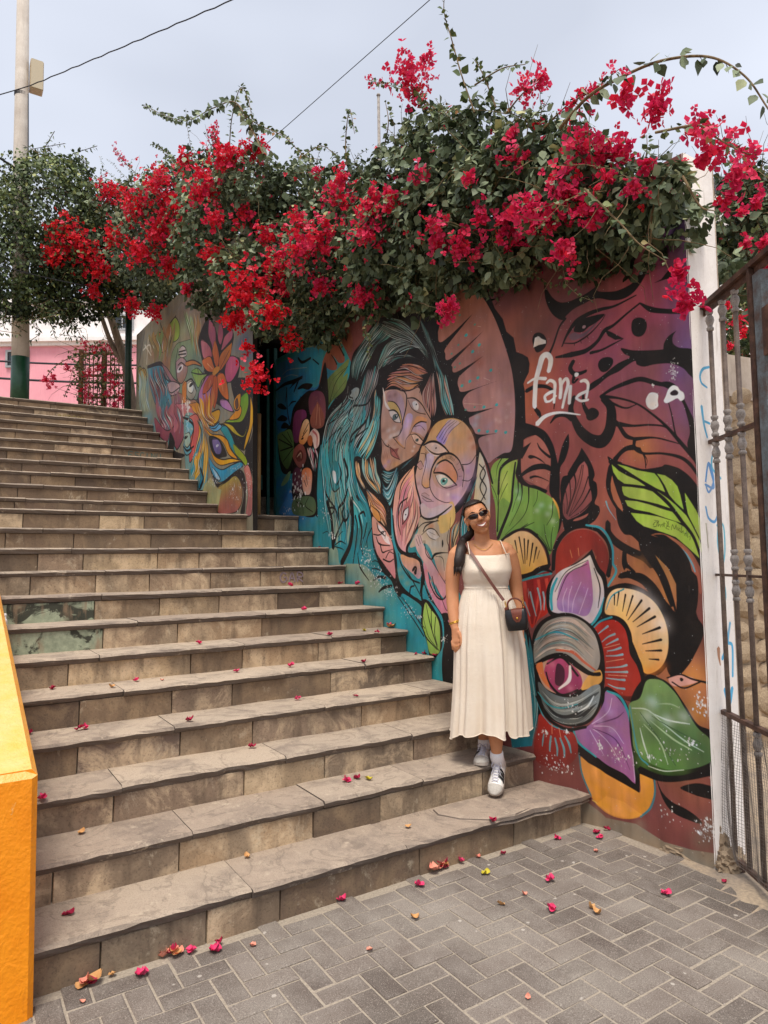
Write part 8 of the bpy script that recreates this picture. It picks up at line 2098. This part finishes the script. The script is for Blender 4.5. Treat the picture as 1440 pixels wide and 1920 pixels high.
# ---- socks and sneakers
SOCK = m_flat('white_cotton', '#d8d4d6', .9, .1, '#e8e4e4', 200); LEA = m_flat('white_leather', '#d2cdc8', .5, .4, '#e6e2dc', 30); SUE = m_flat('grey_suede', '#a49e96', .9, .1, '#b8b2aa', 90); SOLE = m_flat('dirty_gum_sole', '#9a9086', .7, .3, '#b4aaa0', 30); BLK = m_flat('black_leather', '#121214', .5, .4); LACE = m_flat('grey_lace', '#b8b6c4', .8, .2, '#d0ced8', 60)
def sneaker(heel, pitch, yaw, side):
    c, s = math.cos(pitch), math.sin(pitch); d = Vector((math.sin(yaw) * c, -math.cos(yaw) * c, -s)); h = Vector((math.sin(yaw) * s, -math.cos(yaw) * s, c)); w_ = d.cross(h) * -1
    w_ = Vector((math.cos(yaw), math.sin(yaw), 0)); heel = Vector(heel)
    G = lambda l, w, z: heel + d * l + w_ * w + h * z
    L_ = [0, .012, .04, .08, .12, .16, .20, .235, .252, .26]; HW = [.012, .026, .033, .034, .037, .043, .045, .038, .024, .008]; HT = [.05, .078, .082, .080, .074, .064, .052, .042, .032, .024]; SW = [w + .003 for w in HW]
    up_ = MB(); V, F = [], []; n = 14
    for l, hw, ht in zip(L_, HW, HT):
        for k in range(n):
            t = math.pi * k / (n - 1); V.append(G(l, hw * math.cos(t) * (1 if abs(math.cos(t)) > .9 else .97), .022 + (ht - .022) * max(0, math.sin(t)) ** .75))
    for i in range(len(L_) - 1):
        for k in range(n - 1): F.append((i * n + k, (i + 1) * n + k, (i + 1) * n + k + 1, i * n + k + 1))
    up_.add(V, F); sh = pp(up_, 'shoe', LEA)
    so = MB(); V, F = [], []
    for l, hw in zip(L_, SW):
        lift = .010 * max(0, (l - .19) / .07) ** 2
        for w, z in ((-hw, .0 + lift), (-hw - .001, .012), (-hw, .027), (hw, .027), (hw + .001, .012), (hw, .0 + lift)): V.append(G(l, w, z))
    for i in range(len(L_) - 1):
        for k in range(6): F.append((i * 6 + k, (i + 1) * 6 + k, (i + 1) * 6 + (k + 1) % 6, i * 6 + (k + 1) % 6))
    F += [tuple(range(6)), tuple(range(54, 60))[::-1]]; so.add(V, F); pp(so, 'sole', SOLE, False, sh)
    tc = MB(); V, F = [], []
    for l, hw, ht in ((.205, .0455, .053), (.222, .043, .048), (.238, .037, .043), (.254, .024, .033), (.262, .010, .026)):
        for k in range(9):
            t = math.pi * k / 8; V.append(G(l, (hw + .0015) * math.cos(t), .024 + (ht - .021) * max(0, math.sin(t)) ** .75))
    for i in range(4):
        for k in range(8): F.append((i * 9 + k, (i + 1) * 9 + k, (i + 1) * 9 + k + 1, i * 9 + k + 1))
    tc.add(V, F).box((-.010, 0, 0), (-.009, .001, .001)) if False else tc.add(V, F); pp(tc, 'toe_cap', SUE, True, sh)
    for k in range(3):
        l = .118 + .024 * k; b = MB(); V = []
        for sgn in (side,):
            for t in np.linspace(.05, 1.24, 6):
                for dl in (0, .0165):
                    li = l + dl - .016 * t; hw = np.interp(li, L_, HW) + .0040; ht = np.interp(li, L_, HT) + .004; V.append(G(li, sgn * hw * math.cos(t), .022 + (ht - .022) * max(0, math.sin(t)) ** .75))
        b.add(V, [(2 * i, 2 * i + 1, 2 * i + 3, 2 * i + 2) for i in range(5)]); pp(b, 'stripe', BLK, False, sh)
    b = MB(); V = []
    for t in np.linspace(.3, 2.84, 9):
        for dl in (0, .018): li = .006 + dl; hw = np.interp(li, L_, HW) + .002; ht = np.interp(li, L_, HT) + .003; V.append(G(li - .004, hw * math.cos(t), .03 + (ht - .022) * max(0, math.sin(t)) ** .7))
    b.add(V, [(2 * i, 2 * i + 1, 2 * i + 3, 2 * i + 2) for i in range(8)]); pp(b, 'heel_tab', BLK, False, sh)
    lc = MB()
    for k in range(6):
        l = .095 + .017 * k; ht = np.interp(l, L_, HT)
        lc.tube([G(l, -.020, ht - .004), G(l + .006, 0, ht + .004), G(l + .012, .020, ht - .004)], .0024, 5); lc.tube([G(l + .012, -.020, ht - .006), G(l + .006, 0, ht + .002), G(l, .020, ht - .003)], .0024, 5)
    for sgn in (-1, 1):
        lc.tube(catmull([G(.09, 0, .082), G(.085, .018 * sgn, .096), G(.10, .030 * sgn, .090), G(.115, .026 * sgn, .076)], 5), .0022, 5); lc.tube(catmull([G(.09, 0, .082), G(.105, .012 * sgn, .092), G(.13, .020 * sgn, .080), G(.15, .030 * sgn, .066)], 5), .0020, 5)
    pp(lc, 'lace', LACE, True, sh)
    tg = MB(); V = [G(.075, -.020, .080), G(.075, .020, .080), G(.17, .014, .062), G(.17, -.014, .062), G(.07, -.018, .100), G(.07, .018, .100)]; tg.add(V, [(0, 1, 2, 3), (4, 5, 1, 0)]); pp(tg, 'tongue', LEA, False, sh)
    return G
G1 = sneaker((.118, .030, -.006), math.radians(36), math.radians(-15), 1)
G2 = sneaker((.012, .135, .0), 0.0, math.radians(-6), -1)
pp(MB().tube([(.085, -.072, .082), (.085, -.066, .055), G1(.06, 0, .05)], [.0395, .042, .042], 16), 'sock', SOCK); pp(MB().tube([(.0095, .096, .112), (.010, .094, .09), G2(.05, 0, .05)], [.037, .038, .037], 16), 'sock', SOCK)
# ---- crossbody bag (a thing of its own)
bag = empty('handbag'); bag.matrix_world = PM @ Matrix.Translation((.225, -.158, .893)) @ Matrix.Rotation(math.radians(-6), 4, 'Y') @ Matrix.Rotation(math.radians(-14), 4, 'Z')
tag(bag, 'small black leather crossbody bag with a brown flap at her hip', 'handbag')
BLKL = m_flat('black_bag_leather', '#0e0e10', .38, .5, '#17171a', 60); BRN = m_flat('brown_bag_leather', '#5a2a1c', .45, .4, '#743a28', 60); STR = m_flat('brown_strap', '#5c3228', .5, .4, '#70443a', 60)
b = MB(); V, F = [], []
for z, wx, wy in ((-.064, .052, .026), (-.058, .060, .032), (-.015, .066, .036), (.036, .067, .033), (.060, .063, .026), (.066, .060, .020)):
    for k in range(20):
        t = 2 * math.pi * k / 20; V.append((wx * math.copysign(abs(math.cos(t)) ** .45, math.cos(t)), wy * math.copysign(abs(math.sin(t)) ** .5, math.sin(t)), z))
for i in range(5):
    for k in range(20): F.append((i * 20 + k, i * 20 + (k + 1) % 20, (i + 1) * 20 + (k + 1) % 20, (i + 1) * 20 + k))
F += [tuple(range(20))[::-1], tuple(range(100, 120))]; b.add(V, F).obj('bag_body', BLKL, bag, True)
fl = MB(); V = []; prof = [(.02, .068), (-.018, .069), (-.034, .060), (-.0385, .035), (-.0395, .010), (-.0395, -.012)]; ww = [.030, .034, .034, .030, .026, .010]
for (y, z), w_ in zip(prof, ww): V += [(-w_ + .012, y, z), (.012, y - .001, z + .001), (w_ + .012, y, z)]
fl.add(V, [(3 * i + j, 3 * i + j + 1, 3 * i + 4 + j, 3 * i + 3 + j) for i in range(5) for j in range(2)]); f_ = fl.obj('flap', BRN, bag, True)
MB().lathe((0, 0, 0), [(.006, -.002), (.007, 0), (.004, .003)], 10, Matrix.Rotation(math.pi / 2, 4, 'X')).obj('clasp', GOLD, f_, True).location = (.012, -.043, .012)
MB().tube(catmull([(-.044, 0, .066), (-.042, 0, .105), (-.015, 0, .128), (.02, 0, .126), (.046, 0, .10), (.05, 0, .066)], 6), .0058, 8).obj('handle', BRN, bag, True)
ch = MB()
for k in range(6):
    t = k / 6; c_ = Vector((-.052 - .006 * t, 0, .070 + .05 * t)); ch.tube([c_ + Vector((.006 * math.cos(a) if k % 2 else 0, .006 * math.cos(a) if not k % 2 else 0, .008 * math.sin(a))) for a in np.linspace(0, 6.283, 9)], .0016, 5, False)
    c_ = Vector((.052 - .004 * t, 0, .070 + .07 * t)); ch.tube([c_ + Vector((.006 * math.cos(a) if k % 2 else 0, .006 * math.cos(a) if not k % 2 else 0, .008 * math.sin(a))) for a in np.linspace(0, 6.283, 9)], .0016, 5, False)
ch.obj('chain', GOLD, bag, True)
MB().box((-.064, -.012, .045), (-.044, .012, .080), bev=.003).obj('side_tab', BRN, bag)
inv = bag.matrix_world.inverted() @ PM
st = MB(); path = catmull([(-.075, .07, 1.335), (-.078, .02, 1.372), (-.066, -.035, 1.352), (-.045, -.082, 1.31), (-.01, -.125, 1.255), (.03, -.158, 1.19), (.075, -.150, 1.12), (.115, -.142, 1.06), (.150, -.150, 1.01)], 6)
V, F = [], []
for i, p in enumerate(path):
    d = (Vector(path[min(i + 1, len(path) - 1)]) - Vector(path[max(i - 1, 0)])).normalized(); nn_ = Vector((.1, -1, .25)) if i > 12 else Vector((.1, -.4, 1)); s_ = d.cross(nn_).normalized(); o_ = s_.cross(d).normalized() * .0022
    for q in (s_ * .009 + o_, -s_ * .009 + o_, -s_ * .009 - o_, s_ * .009 - o_): V.append(inv @ (Vector(p) + q))
for i in range(len(path) - 1):
    for k in range(4): F.append((i * 4 + k, i * 4 + (k + 1) % 4, (i + 1) * 4 + (k + 1) % 4, (i + 1) * 4 + k))
st.add(V, F).obj('strap', STR, bag)
# ================================================================== FALLEN BRACTS AND LEAVES
PT = {k: m_flat('fallen_' + k, a, .7, .2, b, 40) for k, a, b in (('pink', '#c02858', '#d84a74'), ('crimson', '#8a1a38', '#a82848'), ('tan', '#b08050', '#cc9c68'), ('salmon', '#cc7668', '#dc9880'), ('yellow', '#a89a28', '#c4b43c'))}
NAMES = {'p': 'pink', 'd': 'crimson', 't': 'tan', 's': 'salmon', 'y': 'yellow'}
def curl_petal(mb, c, size, yaw, curl, tilt, q):
    V = []
    for i in range(5):
        u = i / 4; w_ = (.50 * max(0, math.sin(math.pi * min(1, u * .92 + .06))) ** .7) * size
        for j in range(3):
            v = (j - 1) * w_; V.append(Vector((v, (u - .45) * size, curl * size * (u - .45) ** 2 * 1.4 + abs(j - 1) * curl * size * .28 + q.uniform(-.03, .03) * size)))
    Mx = Matrix.Translation(c) @ Matrix.Rotation(yaw, 4, 'Z') @ Matrix.Rotation(tilt, 4, 'X')
    V = [Mx @ v for v in V]; lo = min(v.z for v in V); dz = c[2] + .001 - lo
    V = [Vector((v.x, v.y, v.z + dz)) for v in V]
    mb.add(V, [(i * 3 + j, i * 3 + j + 1, i * 3 + 4 + j, i * 3 + 3 + j) for i in range(4) for j in range(2)])
ORD = ['', 'lowest', 'second', 'third', 'fourth', 'fifth', 'sixth', 'seventh', 'eighth', 'ninth', 'tenth']
by = {}
for e in FALLEN: by.setdefault((e[2], NAMES.get(e[3], 'heap')), []).append(e)
q = random.Random(12)
WHAT = {'pink': 'bright pink bract', 'crimson': 'dark crimson dried bract', 'tan': 'curled tan dry leaf', 'salmon': 'small pale salmon bract', 'yellow': 'yellow fallen leaf'}
def place_words(n, x, y, rank, cnt):
    if n == 0: s = 'lying on the grey pavers'
    else: s = 'lying on the %s step' % ORD[n]
    if cnt == 1: return s
    w_ = ['first', 'second', 'third', 'fourth', 'fifth', 'sixth', 'seventh', 'eighth', 'ninth', 'tenth', 'eleventh', 'twelfth']
    return s + (', leftmost of its colour there' if rank == 0 else ', rightmost of its colour there' if rank == cnt - 1 else ', %s of its colour from the left' % w_[rank])
for (n, kind), es in by.items():
    es.sort(key=lambda e: px_of((e[0], e[1], n * RIS))[0])
    for rank, (x, y, n, k) in enumerate(es):
        z = n * RIS + (.002 if n else 0)
        if kind == 'heap':
            t = empty('bract_heap', (x, y, z)); big = k == 'C'
            lab = {0: 'first', 1: 'second'}.get(rank)
            tag(t, ('large heap of dry pink and tan bracts against the lowest riser' if big else '%s small heap of dried bracts at the left foot of the steps' % ('left' if rank == 0 else 'right')) if n == 0 else 'small heap of crimson bracts in the wall corner of the sixth step', 'heap', 'heaps of fallen bracts')
            for i in range(20 if big else 6):
                mb = MB(); a = q.uniform(0, 6.28); r_ = q.uniform(0, .085 if big else .035)
                curl_petal(mb, (math.cos(a) * r_ * 1.5, math.sin(a) * r_ * .6, .006 * (i % 3)), q.uniform(.035, .06), q.uniform(0, 6.28), q.uniform(.4, 1.3), q.uniform(-.4, .4), q)
                mb.obj('bract', PT[q.choice(['pink', 'salmon', 'salmon', 'tan', 'crimson'])], t, True)
            continue
        mb = MB(); sz = {'tan': .038, 'yellow': .034, 'pink': .038, 'crimson': .034, 'salmon': .028}[kind] * q.uniform(.7, 1.05); yaw = q.uniform(0, 6.28)
        for i in range({'pink': 3, 'crimson': 2, 'yellow': 2}.get(kind, 1)): curl_petal(mb, (.010 * math.cos(yaw + i * 2.1), .010 * math.sin(yaw + i * 2.1), .004 * i), sz, yaw + i * 2.1, q.uniform(.5, 1.3), q.uniform(-.3, .5), q)
        o = mb.obj('fallen_leaf' if kind in ('tan', 'yellow') else 'fallen_bract', PT[kind], None, True); o.location = (x, y, z)
        tag(o, WHAT[kind] + ' ' + place_words(n, x, y, rank, len(es)), 'leaf' if kind in ('tan', 'yellow') else 'petal', 'bracts and leaves fallen on the steps and paving')
# crumpled wrapper at the left frame edge beside the parapet
o = MB(); bm = bmesh.new(); bmesh.ops.create_icosphere(bm, subdivisions=3, radius=.05)
for v in bm.verts: v.co *= 1 + .5 * noise.noise(v.co * 30) ; v.co.z *= .8
me = bpy.data.meshes.new('crumpled_wrapper'); bm.to_mesh(me); bm.free(); o = link('crumpled_wrapper', me, m_flat('white_paper', '#d8d4d2', .8, .2, '#e8e4e0', 9)); o.location = (.315, 4.93, RIS * 6 + .04 + .19)
tag(o, 'crumpled white paper wrapper beside the parapet at the left edge', 'litter')
